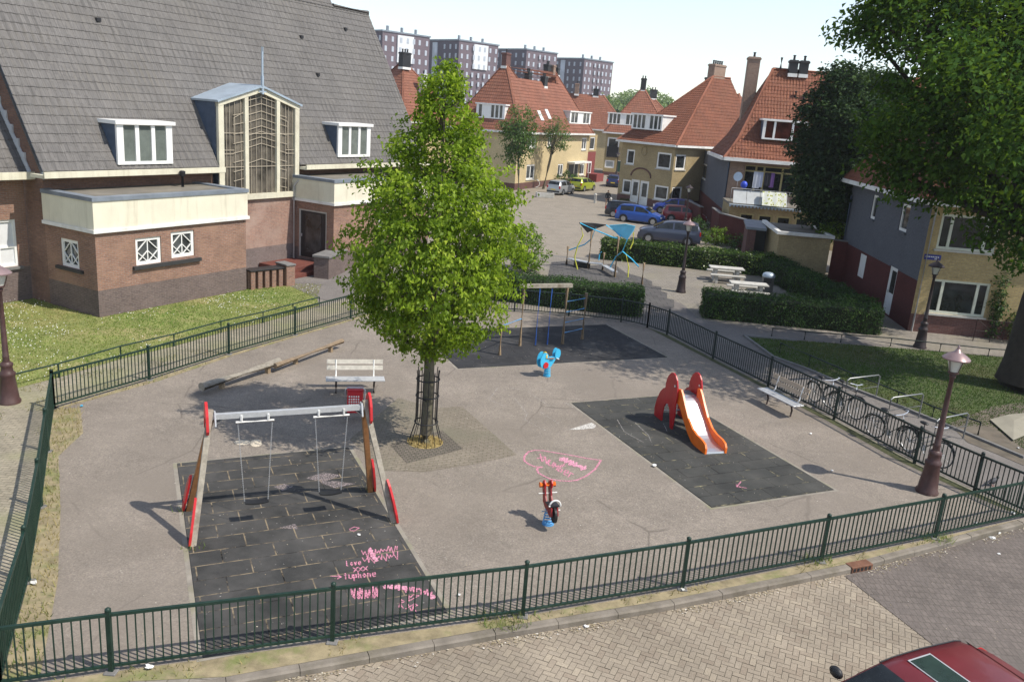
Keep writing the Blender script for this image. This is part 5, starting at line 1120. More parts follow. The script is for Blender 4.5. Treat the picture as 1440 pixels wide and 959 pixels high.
# ------------------------------------------------------------------- FLATS ON THE HORIZON
def flats(pxc,ztop,Y,lr,ll,label,white=(.38,.7),ww=True):
    q=at(pxc,150,Y); r=thing('apartment_block',label,'apartment block',(q.x,q.y,0),math.atan2(.69,.72),'dark apartment blocks on the horizon')
    mb=MB(); mb.box(0,lr,0,.01,0,ztop,1) if 0 else None
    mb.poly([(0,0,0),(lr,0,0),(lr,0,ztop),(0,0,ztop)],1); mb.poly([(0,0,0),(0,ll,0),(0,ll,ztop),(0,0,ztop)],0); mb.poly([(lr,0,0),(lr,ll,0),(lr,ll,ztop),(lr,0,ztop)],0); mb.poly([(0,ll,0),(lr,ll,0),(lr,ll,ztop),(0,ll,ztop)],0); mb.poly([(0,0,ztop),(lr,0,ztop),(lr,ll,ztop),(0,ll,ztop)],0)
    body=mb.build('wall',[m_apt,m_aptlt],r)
    MB().box(-.3,lr+.3,-.3,ll+.3,ztop,ztop+.5).build('roof_edge',m_lead,r)
    mb=MB(); mb.box(lr*white[0],lr*white[1],-.5,-.02,ztop-(9.5 if ww else 33),ztop-.6) if ww else mb.box(lr*.3,lr*.75,-.5,-.02,0,ztop-20); mb.build('white_panel',m_aptwhite,r)
    mb=MB(); mb.box(-.4,-.02,ll*.62,ll*.76,3,ztop-.6); mb.build('stair_glazing',m_aptwin,r)
    n=max(4,int(lr/2.6)); proto=None
    def win(a,z,left,hgt=1.7):
        nonlocal proto
        if proto is None:
            m=MB(); m.box(-.45,.45,-.12,.05,0,1.7); proto=m.build('window',m_aptwin,r); o=proto
        else: o=proto.copy(); COL.objects.link(o); o.parent=r
        if left: o.location=(0,a,z); o.rotation_euler=(0,0,R(90)+R(180)); o.scale=(1,1,hgt/1.7)
        else: o.location=(a,-.0 if not(white[0]*lr-.6<a<white[1]*lr+.6) else -.46,z); o.scale=(1,1,hgt/1.7)
    for f in range(7):
        z=ztop-3.0-3.2*f
        for i in range(n): win((i+.5)*lr/n+random.uniform(-.25,.25),z,False)
        m_=max(4,int(ll/3.4))
        for i in range(m_):
            a=(i+.5)*ll/m_
            if not ll*.58<a<ll*.8: win(a+random.uniform(-.3,.3),z,True)
    for i in range(3): MB().box(lr*(.2+.3*i),lr*(.2+.3*i)+.7,ll*.25,ll*.25+.7,ztop+.5,ztop+2.3).build('roof_stack',m_lead,r)
    return r
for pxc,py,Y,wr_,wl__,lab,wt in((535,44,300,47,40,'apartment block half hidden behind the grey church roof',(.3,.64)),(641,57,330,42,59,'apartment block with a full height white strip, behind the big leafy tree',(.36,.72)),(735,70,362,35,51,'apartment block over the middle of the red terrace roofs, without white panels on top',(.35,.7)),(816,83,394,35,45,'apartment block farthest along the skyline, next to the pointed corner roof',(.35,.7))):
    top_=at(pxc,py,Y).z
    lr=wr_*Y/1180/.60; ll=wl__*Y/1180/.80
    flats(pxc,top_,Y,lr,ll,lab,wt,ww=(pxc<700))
# =================================================================== VEGETATION
def leafquads(P,size,Nrm,T,rnd,fold=.18,wid=.55):
    n=len(P); l=size[:,None]; Nrm=Nrm/np.linalg.norm(Nrm,axis=1,keepdims=True); T=T-Nrm*np.sum(T*Nrm,axis=1,keepdims=True); T/=np.linalg.norm(T,axis=1,keepdims=True)+1e-9
    S=np.cross(Nrm,T); V=np.empty((n,4,3)); V[:,0]=P-T*l*.5; V[:,1]=P+S*l*wid*.5+Nrm*l*fold; V[:,2]=P+T*l*.5-Nrm*l*fold*.6; V[:,3]=P-S*l*wid*.5+Nrm*l*fold
    F=np.arange(4*n).reshape(n,4); return V.reshape(-1,3),F,np.repeat(rnd,4)
def crown(name,C,spread,per,size,mat,parent,up=.6,centre=None,droop=.5,rv=.25):
    """C: clump centres (n,3)"""
    n=len(C); sp=np.broadcast_to(np.asarray(spread,float),(n,)); k=per
    P=np.repeat(C,k,0)+rng.normal(size=(n*k,3))*np.repeat(sp,k)[:,None]*np.array([1,1,.7])
    out=P-(centre if centre is not None else C.mean(0)); out/=np.linalg.norm(out,axis=1,keepdims=True)+1e-9
    Nn=rng.normal(size=P.shape)*.55+out*.5+np.array([0,0,up]); T=rng.normal(size=P.shape)*.6+out*.4+np.array([0,0,-droop])
    base=np.repeat(rng.random(n),k); r=np.clip(base*(1-rv)+rng.random(n*k)*rv+rng.normal(size=n*k)*.05,0,1)
    V,F,A=leafquads(P,size*rng.uniform(.65,1.25,len(P)),Nn,T,r)
    return npmesh(name,V-np.array(rootmat(parent).translation) if parent is not None else V,F,mat,parent,A)
def ellclumps(c,r,n,inner=.35):
    d=rng.normal(size=(n,3)); d/=np.linalg.norm(d,axis=1,keepdims=True); u=inner+(1-inner)*rng.random(n)**.55
    return np.array(c)+d*u[:,None]*np.array(r)
m_leaf=leafmat('lime_leaves',[(0,(.07,.13,.010)),(.35,(.16,.25,.016)),(.7,(.285,.42,.03)),(1,(.50,.59,.07))],.5)
m_leafdk=leafmat('dark_big_tree_leaves',[(0,(.013,.039,.007)),(.5,(.030,.080,.012)),(.9,(.065,.135,.02)),(1,(.15,.23,.035))],.32,.8,.12)
m_leafbk=leafmat('dense_dark_leaves',[(0,(.013,.031,.012)),(.6,(.032,.066,.022)),(1,(.085,.14,.038))],.25,.7,.15)
m_leafmid=leafmat('street_tree_leaves',[(0,(.03,.07,.02)),(.5,(.06,.12,.03)),(1,(.11,.19,.05))],.32)
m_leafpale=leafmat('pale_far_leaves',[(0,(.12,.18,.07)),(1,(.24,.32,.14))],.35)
m_hedge=leafmat('hedge_leaves',[(0,(.018,.045,.010)),(.5,(.04,.092,.015)),(.85,(.068,.145,.022)),(1,(.15,.25,.04))],.25,.5)
m_hedgelt=leafmat('laurel_hedge_leaves',[(0,(.02,.05,.01)),(.45,(.05,.10,.018)),(.8,(.11,.18,.03)),(1,(.26,.31,.09))],.25,.35)
m_bushlt=leafmat('bright_bush_leaves',[(0,(.05,.11,.012)),(.5,(.11,.20,.02)),(1,(.22,.32,.04))],.4)
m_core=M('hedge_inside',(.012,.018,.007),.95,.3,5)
def limbs(mb,base,ends,r0,r1,n=6):
    for e in ends:
        b=Vector(base)+Vector((0,0,random.uniform(-.3,.5))); e=Vector(e); mid=b.lerp(e,.5)+Vector((random.uniform(-.2,.2),random.uniform(-.2,.2),random.uniform(-.1,.25)))
        mb.tube([b,b.lerp(mid,.5)+Vector((0,0,.05)),mid,e],[r0,r0*.8,r0*.55,r1],n)
# the leafy tree in the middle
tb=Vector((-2.03,20.05,0)); TR=thing('leafy_tree','bright green leafy tree in a round iron guard in the middle of the playground','tree',tb)
prof=[(2.35,.45),(2.65,1.05),(3.1,1.55),(3.7,1.95),(4.4,2.15),(5.1,2.13),(5.9,2.0),(6.6,1.75),(7.2,1.35),(7.8,.92),(8.4,.68),(8.9,.5),(9.25,.2)]
pz,pr=np.array(prof).T; pr=pr*.93
n=1250; z=[];
while len(z)<n:
    q=rng.uniform(pz[0],pz[-1]); 
    if rng.random()<(np.interp(q,pz,pr)/2.2)**1.4+.05: z.append(q)
z=np.array(z); a=rng.random(n)*2*np.pi; lump=1+.09*np.sin(3*a+z*1.3)+.10*np.sin(5*a-z*2.6)+.10*rng.normal(size=n)
rad=np.interp(z,pz,pr)*lump*(.30+.70*rng.random(n)**.5)
Cc=np.stack([tb.x+rad*np.cos(a)+.02*(z-5),tb.y+rad*np.sin(a),z+.08*np.sin(4*a)],1)
crown('crown',Cc,.115,30,.118,m_leaf,TR,centre=np.array([tb.x,tb.y,4.6]),droop=1.5,up=.25,rv=.35)
mb=MB(); mb.tube([tb+Vector((.0,0,-.02)),tb+Vector((0,0,.25)),tb+Vector((.02,.0,1.5)),tb+Vector((.0,.01,2.6)),tb+Vector((.05,0,4.5)),tb+Vector((.08,0,8.6))],[.19,.15,.135,.125,.09,.02],12)
idx=rng.choice(n,46,replace=False)
for i in idx:
    e=Vector(Cc[i]); b=tb+Vector((0,0,max(2.3,e.z-.3-.55*math.hypot(e.x-tb.x,e.y-tb.y)))); mb.tube([b,b.lerp(e,.5)+Vector((0,0,.06)),e],[.045,.03,.012],5)
mb.build('trunk',m_bark,TR,True)
TG=thing('tree_guard','tall round black iron tree guard with spikes round the trunk of the leafy tree','tree guard',tb)
mb=MB()
for i in range(12):
    a=2*math.pi*i/12+.2; c,s=math.cos(a),math.sin(a); k=1 if i%2 else .97
    mb.tube([(c*.44,s*.44,0),(c*.36,s*.36,.28),(c*.28,s*.28,.55),(c*.27,s*.27,.7),(c*.27,s*.27,1.84),(c*.285,s*.285,1.95+.05*(i%2))],.0125,6)
mb.build('bars',m_blackpl,TG)
for z,r in((.58,.285),(1.28,.28),(1.72,.28)): MB().tube([((r+.008)*math.cos(2*math.pi*i/28),(r+.008)*math.sin(2*math.pi*i/28),z) for i in range(29)],.017,6,caps=False).build('ring',m_blackpl,TG)
mb=MB(); mb.tube([(.16,.05,1.3),(.0,.26,1.32)],.02,6); mb.tube([(.0,-.27,1.22),(-.1,-.1,1.2)],.02,6); mb.build('tie_strap',m_blackpl,TG)
# large tree on the lawn at the right
bb_=g(1434,547); BT=thing('big_tree','huge dark green tree with thick trunk on the shaded lawn','tree',(bb_.x,bb_.y,0))
blobs=[]
for px,py,rp,Y in((1246,34,58,28),(1215,40,38,29),(1300,20,70,30),(1370,40,85,28),(1430,60,85,31),(1330,110,55,32),(1400,140,75,27),(1300,150,45,29),(1268,165,45,28),(1290,205,55,29),(1340,200,65,27),(1400,230,70,30),(1440,280,60,28),(1345,262,40,28),(1250,238,38,29),(1285,262,35,28.5),(1400,315,42,29),(1450,350,40,28),(1500,60,110,29),(1520,200,110,30),(1510,310,70,30),(1420,-60,110,30),(1320,-50,80,30),(1530,-80,120,31),(1600,80,110,30),(1255,120,22,29),(1240,190,30,30),(1265,-20,50,28),(1420,100,70,35),(1500,150,90,36),(1350,90,60,25.5),(1440,190,80,25)):
    c=at(px,py,Y); r=rp*Y/1180; blobs.append((c,r))
Cc=np.concatenate([ellclumps(c,(r,r*1.05,r*.8),max(8,int(26*r*r)),.25) for c,r in blobs])
crown('crown',Cc,.30,26,.21,m_leafdk,BT,centre=np.array([bb_.x+1,bb_.y+.5,9]),droop=.6,up=.6)
mb=MB(); mb.tube([bb_+Vector((0,0,-.05)),bb_+Vector((.0,0,.25)),bb_+Vector((.05,0,1.0)),bb_+Vector((.12,.05,3.2)),bb_+Vector((.3,.1,5.5)),bb_+Vector((.5,.2,9)),bb_+Vector((.9,.3,13))],[1.05,.88,.78,.70,.6,.4,.1],18)
limbs(mb,bb_+Vector((.3,.1,5.2)),[c for c,r in blobs[::1]],.2,.04,7)
mb.build('trunk',m_barkdk,BT,True)
# dense dark tree beside the red roofed house
DT=thing('dense_tree','dense blackish green tree between the red roofed house and the grey side wall','tree',(20.0,52.0,0))
blobs=[]
for px,py,rp,Y in((1170,118,30,52),(1195,130,36,53),(1150,165,40,52),(1185,170,48,51),(1140,215,40,52),(1180,230,55,52),(1135,255,36,51.5),(1165,280,46,51.5),(1200,290,45,53),(1215,200,45,54),(1225,140,40,54),(1140,290,30,52),(1180,312,30,52.5)):
    c=at(px+13,py,Y); r=rp*Y/1180; blobs.append((c,r))
Cc=np.concatenate([ellclumps(c,(r,r,r*.95),int(60*r*r),.3) for c,r in blobs])
crown('crown',Cc,.26,24,.25,m_leafbk,DT,centre=np.array([20.,52.,6]),droop=.4)
mb=MB(); mb.tube([(20,52,-.02),(20,52,2),(20.1,52,6),(20.4,52,11)],[.4,.32,.25,.05],10); limbs(mb,(20,52,3.5),[c for c,r in blobs],.12,.03); mb.build('trunk',m_barkdk,DT,True)
def small_tree(base,h,rx,rz,cz,label,mat,ncl=160,leaf=.2,lean=(0,0),per=16,group=None,thin=0.2,tr=.14):
    r=thing('street_tree',label,'tree',(base[0],base[1],0),0,group); c=np.array([base[0]+lean[0],base[1]+lean[1],cz])
    Cc=ellclumps(c,(rx,rx,rz),ncl,thin); Cc[:,0]+=.25*rng.normal(size=ncl); crown('crown',Cc,.26,per,leaf,mat,r,centre=c)
    mb=MB(); b=Vector((base[0],base[1],0)); t=Vector((c[0],c[1],cz)); mb.tube([b,b.lerp(t,.4),t,t+Vector((lean[0]*.3,0,rz*.8))],[tr,tr*.8,tr*.55,.02],8); limbs(mb,b.lerp(t,.62),[Vector(x) for x in Cc[:14]],tr*.4,.02,5); mb.build('trunk',m_bark,r,True); return r
p=g(738,274); small_tree((p.x-.6,p.y-2),8.6,1.75,3.1,5.9,'fuller street tree just right of the big leafy tree crown',m_leafmid,210,.24,(-.5,0),20)
p=g(764,266); small_tree((p.x,p.y),8.3,1.75,2.2,6.1,'sparse street tree with bare leaning trunk beside the silver parked car',m_leafmid,95,.22,(.9,0),15,thin=.1,tr=.17)
for px,py,Y,r,lab in((872,140,300,9,'leftmost pale tree top on the skyline beside the pointed corner roof'),(890,138,310,8,'pale tree top on the skyline left of the small red roof'),(912,136,290,8,'pale tree top on the skyline above the small red roof'),(930,142,300,6,'rightmost pale tree top on the skyline before the chimney roof'),(858,148,280,4,'low pale tree top beside the last apartment block')):
    q=at(px,py,Y); rt=thing('deciduous_tree',lab,'tree',(q.x,q.y,0),0,'pale trees on the skyline'); Cc=ellclumps((q.x,q.y,q.z-r*.5),(r,r,r*.75),150,.3); crown('crown',Cc,.9,14,1.1,m_leafpale,rt); MB().tube([(q.x,q.y,0),(q.x,q.y,q.z-r*.4)],[.5,.3],8).build('trunk',m_bark,rt,True)
def bush(x,y,rx,ry,h,label,mat,n=70,leaf=.12,per=16,name='bush',z0=0):
    r=thing(name,label,'bush',(x,y,z0)); c=(x,y,z0+h*.5); Cc=ellclumps(c,(rx,ry,h*.5),n,.4); Cc[:,2]=np.maximum(Cc[:,2],z0+.08); crown('foliage',Cc,.13,per,leaf,mat,r,centre=np.array(c))
    mb=MB()
    for e in Cc[:8]: mb.tube([(x,y,z0),Vector((x,y,z0)).lerp(Vector(e),.6)+Vector((0,0,.05)),e],[.03,.02,.008],5)
    mb.build('stems',m_bark,r,True); return r
q=g(738,386); bush(q.x,q.y+.8,1.3,1.3,2.5,'light green rounded bush half hidden behind the leafy tree',m_bushlt,110,.16,22)
bush(14.1,60.5,1.2,.8,1.3,'light green low bush before the dark red garden wall',m_bushlt,60,.15)
bush(15.6,58.3,1.3,.8,1.2,'darker low bush before the dark red garden wall, right of the light green one',m_hedge,60,.15)
bush(13.3,63.5,.8,1.0,1.6,'dark bush at the end of the dark red garden wall by the street lamp',m_hedge,50,.15)
bush(18.6,50.6,.8,.7,1.7,'light green bush sticking up above the shed beside the grey house',m_bushlt,60,.16,z0=2.0)
q=lw_(H5,4.6,-.5); bush(q.x,q.y,.75,.5,1.5,'round bush at the foot of the yellow brick house wall',m_hedgelt,60,.12)
q=lw_(H5,3.55,-.15); cp=bush(q.x,q.y,.3,.13,3.1,'climbing plant on the yellow brick wall beside the lower window',m_hedge,60,.13,name='climbing_plant')
q=g(877,287); bush(q.x,q.y,.5,.5,.6,'tiny bush at the foot of the yellow corner house',m_hedge,20,.15)
q=g(797,262); bush(q.x,q.y,1.6,1.2,1.7,'dark shrub in front of the pale yellow terrace behind the cars',m_hedge,60,.2)
def hedge(a,b,w,h,label,mat,leaf=.075,dens=420):
    a,b=Vector((*a,0)),Vector((*b,0)); d=b-a; l=d.length; t=d.normalized(); nn=Vector((-t.y,t.x,0)); r=thing('clipped_hedge',label,'hedge',(*a[:2],0),math.atan2(t.y,t.x),'clipped hedges')
    area=[l*w,l*h,l*h,w*h,w*h]; n=int(sum(area)*dens); face=rng.choice(5,n,p=np.array(area)/sum(area)); u,v=rng.random(n),rng.random(n); P=np.zeros((n,3)); Nn=np.zeros((n,3))
    def S(k,x,y,z,nx): m=face==k; P[m]=np.stack(np.broadcast_arrays(x(m),y(m),z(m)),1); Nn[m]=nx
    S(0,lambda m:u[m]*l,lambda m:v[m]*w,lambda m:h+0*u[m],(0,0,1)); S(1,lambda m:u[m]*l,lambda m:0*u[m],lambda m:v[m]*h,(0,-1,.3)); S(2,lambda m:u[m]*l,lambda m:w+0*u[m],lambda m:v[m]*h,(0,1,.3))
    S(3,lambda m:0*u[m],lambda m:u[m]*w,lambda m:v[m]*h,(-1,0,.3)); S(4,lambda m:l+0*u[m],lambda m:u[m]*w,lambda m:v[m]*h,(1,0,.3))
    wob=.05*np.sin(P[:,0]*2.1)+.04*np.sin(P[:,0]*5.3+P[:,1]*3)+.03*np.sin(P[:,2]*7+P[:,0]*3.1)
    wob=wob+np.where(face==0,.06*np.sin(P[:,0]*1.1+2)*np.sin(P[:,0]*3.7+P[:,1]*2)+np.maximum(0,rng.normal(size=n)-1.2)*.10,0)
    P+=Nn*(wob+rng.normal(size=n)*.045)[:,None]; P[:,2]=np.abs(P[:,2])
    V,F,A=leafquads(P,leaf*rng.uniform(.6,1.3,n),Nn+rng.normal(size=(n,3))*.7,rng.normal(size=(n,3)),np.clip(rng.random(n)*.8+.25*(np.sin(P[:,0]*1.7)*np.sin(P[:,0]*.6+1)*.5+.3),0,1))
    npmesh('foliage',V,F,mat,r,A); MB().bbox(.07,l-.07,.07,w-.07,0,h-.07,.08).build('stems',m_core,r)  # the box is a solid core, near-black for the shade behind the leaves
    return r
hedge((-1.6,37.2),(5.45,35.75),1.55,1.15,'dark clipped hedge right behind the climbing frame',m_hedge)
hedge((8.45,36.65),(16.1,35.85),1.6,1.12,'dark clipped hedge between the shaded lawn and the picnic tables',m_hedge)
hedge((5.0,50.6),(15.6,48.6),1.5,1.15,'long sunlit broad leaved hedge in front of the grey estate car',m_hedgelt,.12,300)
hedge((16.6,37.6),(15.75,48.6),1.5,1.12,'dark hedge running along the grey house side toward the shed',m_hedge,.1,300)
# grass blades and flowers
def inpoly(P,poly):
    x,y=P[:,0],P[:,1]; r=np.zeros(len(P),bool); q=list(poly)
    for (x0,y0),(x1,y1) in zip(q,q[1:]+q[:1]):
        c=((y0>y)!=(y1>y))&(x<(x1-x0)*(y-y0)/((y1-y0) if abs(y1-y0)>1e-9 else 1e-9)+x0); r^=c
    return r
def blades(name,poly,n,h,w,z,mat,box,mask=None):
    P=np.column_stack([rng.uniform(box[0],box[1],n*3),rng.uniform(box[2],box[3],n*3)]); P=P[inpoly(P,[tuple(p) for p in poly])]
    if mask is not None: P=P[mask(P)]
    P=P[:n]; n=len(P); a=rng.random(n)*6.283; hh=h*rng.uniform(.4,1.3,n); ww=w*rng.uniform(.6,1.3,n); lean=rng.normal(size=(n,2))*hh[:,None]*.45
    V=np.zeros((n,3,3)); V[:,0,:2]=P+np.column_stack([np.cos(a),np.sin(a)])*ww[:,None]/2; V[:,1,:2]=P-np.column_stack([np.cos(a),np.sin(a)])*ww[:,None]/2; V[:,2,:2]=P+lean; V[:,:,2]=z; V[:,2,2]+=hh
    pat=.5+.25*np.sin(P[:,0]*.9+1.3*np.sin(P[:,1]*.7))+.25*np.sin(P[:,1]*1.1+P[:,0]*.5)
    o=npmesh(name,V.reshape(-1,3),np.arange(3*n).reshape(n,3),mat,None,np.repeat(np.clip(pat*.7+rng.random(n)*.45-.1,0,1),3)); o['kind']='stuff'; return o
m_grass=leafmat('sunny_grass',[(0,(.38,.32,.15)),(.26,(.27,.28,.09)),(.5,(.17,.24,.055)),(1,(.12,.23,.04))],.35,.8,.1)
m_grassdk=leafmat('shaded_grass',[(0,(.13,.13,.045)),(.35,(.075,.12,.028)),(1,(.06,.13,.022))],.25,.8,.1)  # darker copy of the grass, tree shade put into its colours
m_weed=leafmat('dry_weeds',[(0,(.34,.27,.12)),(.5,(.24,.22,.08)),(1,(.10,.17,.03))],.25)
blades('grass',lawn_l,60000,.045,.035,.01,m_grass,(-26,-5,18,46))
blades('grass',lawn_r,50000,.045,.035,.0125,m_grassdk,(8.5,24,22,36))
vp=[*[(x,y+.02) for x,y in FF],*[(x,y) for x,y in K2[::-1] if -7.5<x<13.5]]
blades('grass',vp,9000,.10,.018,.007,m_weed,(-7,13,9,18.6),lambda P:(np.sin(P[:,0]*2.3)+np.sin(P[:,0]*5.1+1)+np.sin(P[:,0]*.9)>.2))
blades('grass',[FL[0],*FL[1:],(-11.2,20.6),(-10.3,19.0),(-10.15,17.6),(-8.75,15.1),(-7.5,12.7),(-6.45,10.3)],4000,.10,.02,.012,m_weed,(-12,-6,9.5,21))
blades('grass',[*FB,(-4.9,34.3),(-6.2,31.8),(-7.62,28.9),(-9.0,26.1),(-10.25,23.0),(-11.55,20.6)],3000,.09,.02,.012,m_weed,(-12,-4.5,20,35))
blades('grass',[(-13,19),(-10.6,17.8),(-11.9,20.5),(-9.3,26.1),(-10.2,26.6),(-14,21)],2500,.07,.02,.006,m_weed,(-14,-8,17,27),lambda P:np.sin(P[:,0]*3)*np.sin(P[:,1]*2.2)>.1)
for cx,cy,rr_,nn_ in((6.55,15.38,.35,420),(9.6,16.75,.4,500),(.2,12.5,.5,500),(-5.7,14.1,.25,300),(-6.45,15.4,.2,200),(-2.2,15.6,.2,200),(-2.9,17.0,.2,220),(-2.0,14.6,.2,120)):
    P_c=[(cx+rr_*math.cos(t*.628),cy+rr_*.6*math.sin(t*.628)) for t in range(10)]; blades('grass',P_c,nn_,.15,.016,.01,m_grass if cx>5 or cx<-5 else m_weed,(cx-1,cx+1,cy-1,cy+1))
pitring=[(tb.x+.46*math.cos(t*.3142),tb.y+.46*math.sin(t*.3142)) for t in range(20)]
blades('grass',pitring,1800,.09,.016,.017,leafmat('straw',[(0,(.40,.30,.12)),(.7,(.48,.38,.17)),(1,(.16,.20,.04))],.2),(tb.x-1,tb.x+1,tb.y-1,tb.y+1)); sheet('straw_bed',pitring,.0205,M('straw_bed',(.38,.29,.12),.95,.3,8))
nf=800; P=np.column_stack([rng.uniform(-22,-6,nf*6),rng.uniform(20,40,nf*6)]); P=P[inpoly(P,[tuple(p) for p in lawn_l])]; P=P[(np.sin(P[:,0]*1.3+.5)*np.sin(P[:,1]*.9)+.5*np.sin(P[:,0]*.5+P[:,1]*.6)+.35*rng.normal(size=len(P)))>.35][:nf]
nf=len(P); V=np.zeros((nf,4,3)); s=.0115
for i,(dx,dy) in enumerate(((-s,-s),(s,-s),(s,s),(-s,s))): V[:,i,0]=P[:,0]+dx; V[:,i,1]=P[:,1]+dy; V[:,i,2]=.10+dy*.5
o=npmesh('daisy_flowers',V.reshape(-1,3),np.arange(4*nf).reshape(nf,4),M('daisy_white',(.75,.75,.70),.7,.05,3)); o['kind']='stuff'
def scatter(name,P,z,s,mat):
    n=len(P); V=np.zeros((n,4,3)); a=rng.random(n)*6.283; sz=s*rng.uniform(.4,1.3,n)
    for i in range(4): t=a+i*1.5708+rng.normal(size=n)*.3; V[:,i,0]=P[:,0]+np.cos(t)*sz; V[:,i,1]=P[:,1]+np.sin(t)*sz*.7; V[:,i,2]=z+rng.random(n)*.008
    o=npmesh(name,V.reshape(-1,3),np.arange(4*n).reshape(n,4),mat,None,np.repeat(rng.random(n),4)); o['kind']='stuff'; return o
m_bits=leafmat('fallen_bits',[(0,(.16,.13,.08)),(.4,(.34,.28,.17)),(.8,(.50,.45,.36)),(1,(.66,.63,.58))],.05)
P=np.column_stack([rng.uniform(-12,13,5200),rng.uniform(9.5,35.5,5200)]); P=P[inpoly(P,yard)]; P=P[(rng.random(len(P))<.35+.4*(np.sin(P[:,0]*.8+P[:,1]*.3)>.2))]
scatter('fallen_petals',P,.036,.014,m_bits)
q=[]
for (x0,y0),(x1,y1) in zip(KL[1:-2],KL[2:-1]):
    k=int(110*math.hypot(x1-x0,y1-y0)); t=rng.random(k); d=np.abs(rng.normal(size=k))*.10+.02; l=math.hypot(x1-x0,y1-y0); q.append(np.column_stack([x0+(x1-x0)*t+(y1-y0)/l*d,y0+(y1-y0)*t-(x1-x0)/l*d]))
P=np.concatenate(q); P=P[(np.sin(P[:,0]*1.7)+np.sin(P[:,0]*4.1)+rng.normal(size=len(P))*.6)>.1]; scatter('gutter_litter',P,-.106,.02,m_bits)
P=np.column_stack([rng.uniform(-4,13,1500),rng.uniform(8,17,1500)]); P=P[[below(x,y) for x,y in P]]; scatter('road_litter',P[:500],-.105,.012,m_bits)
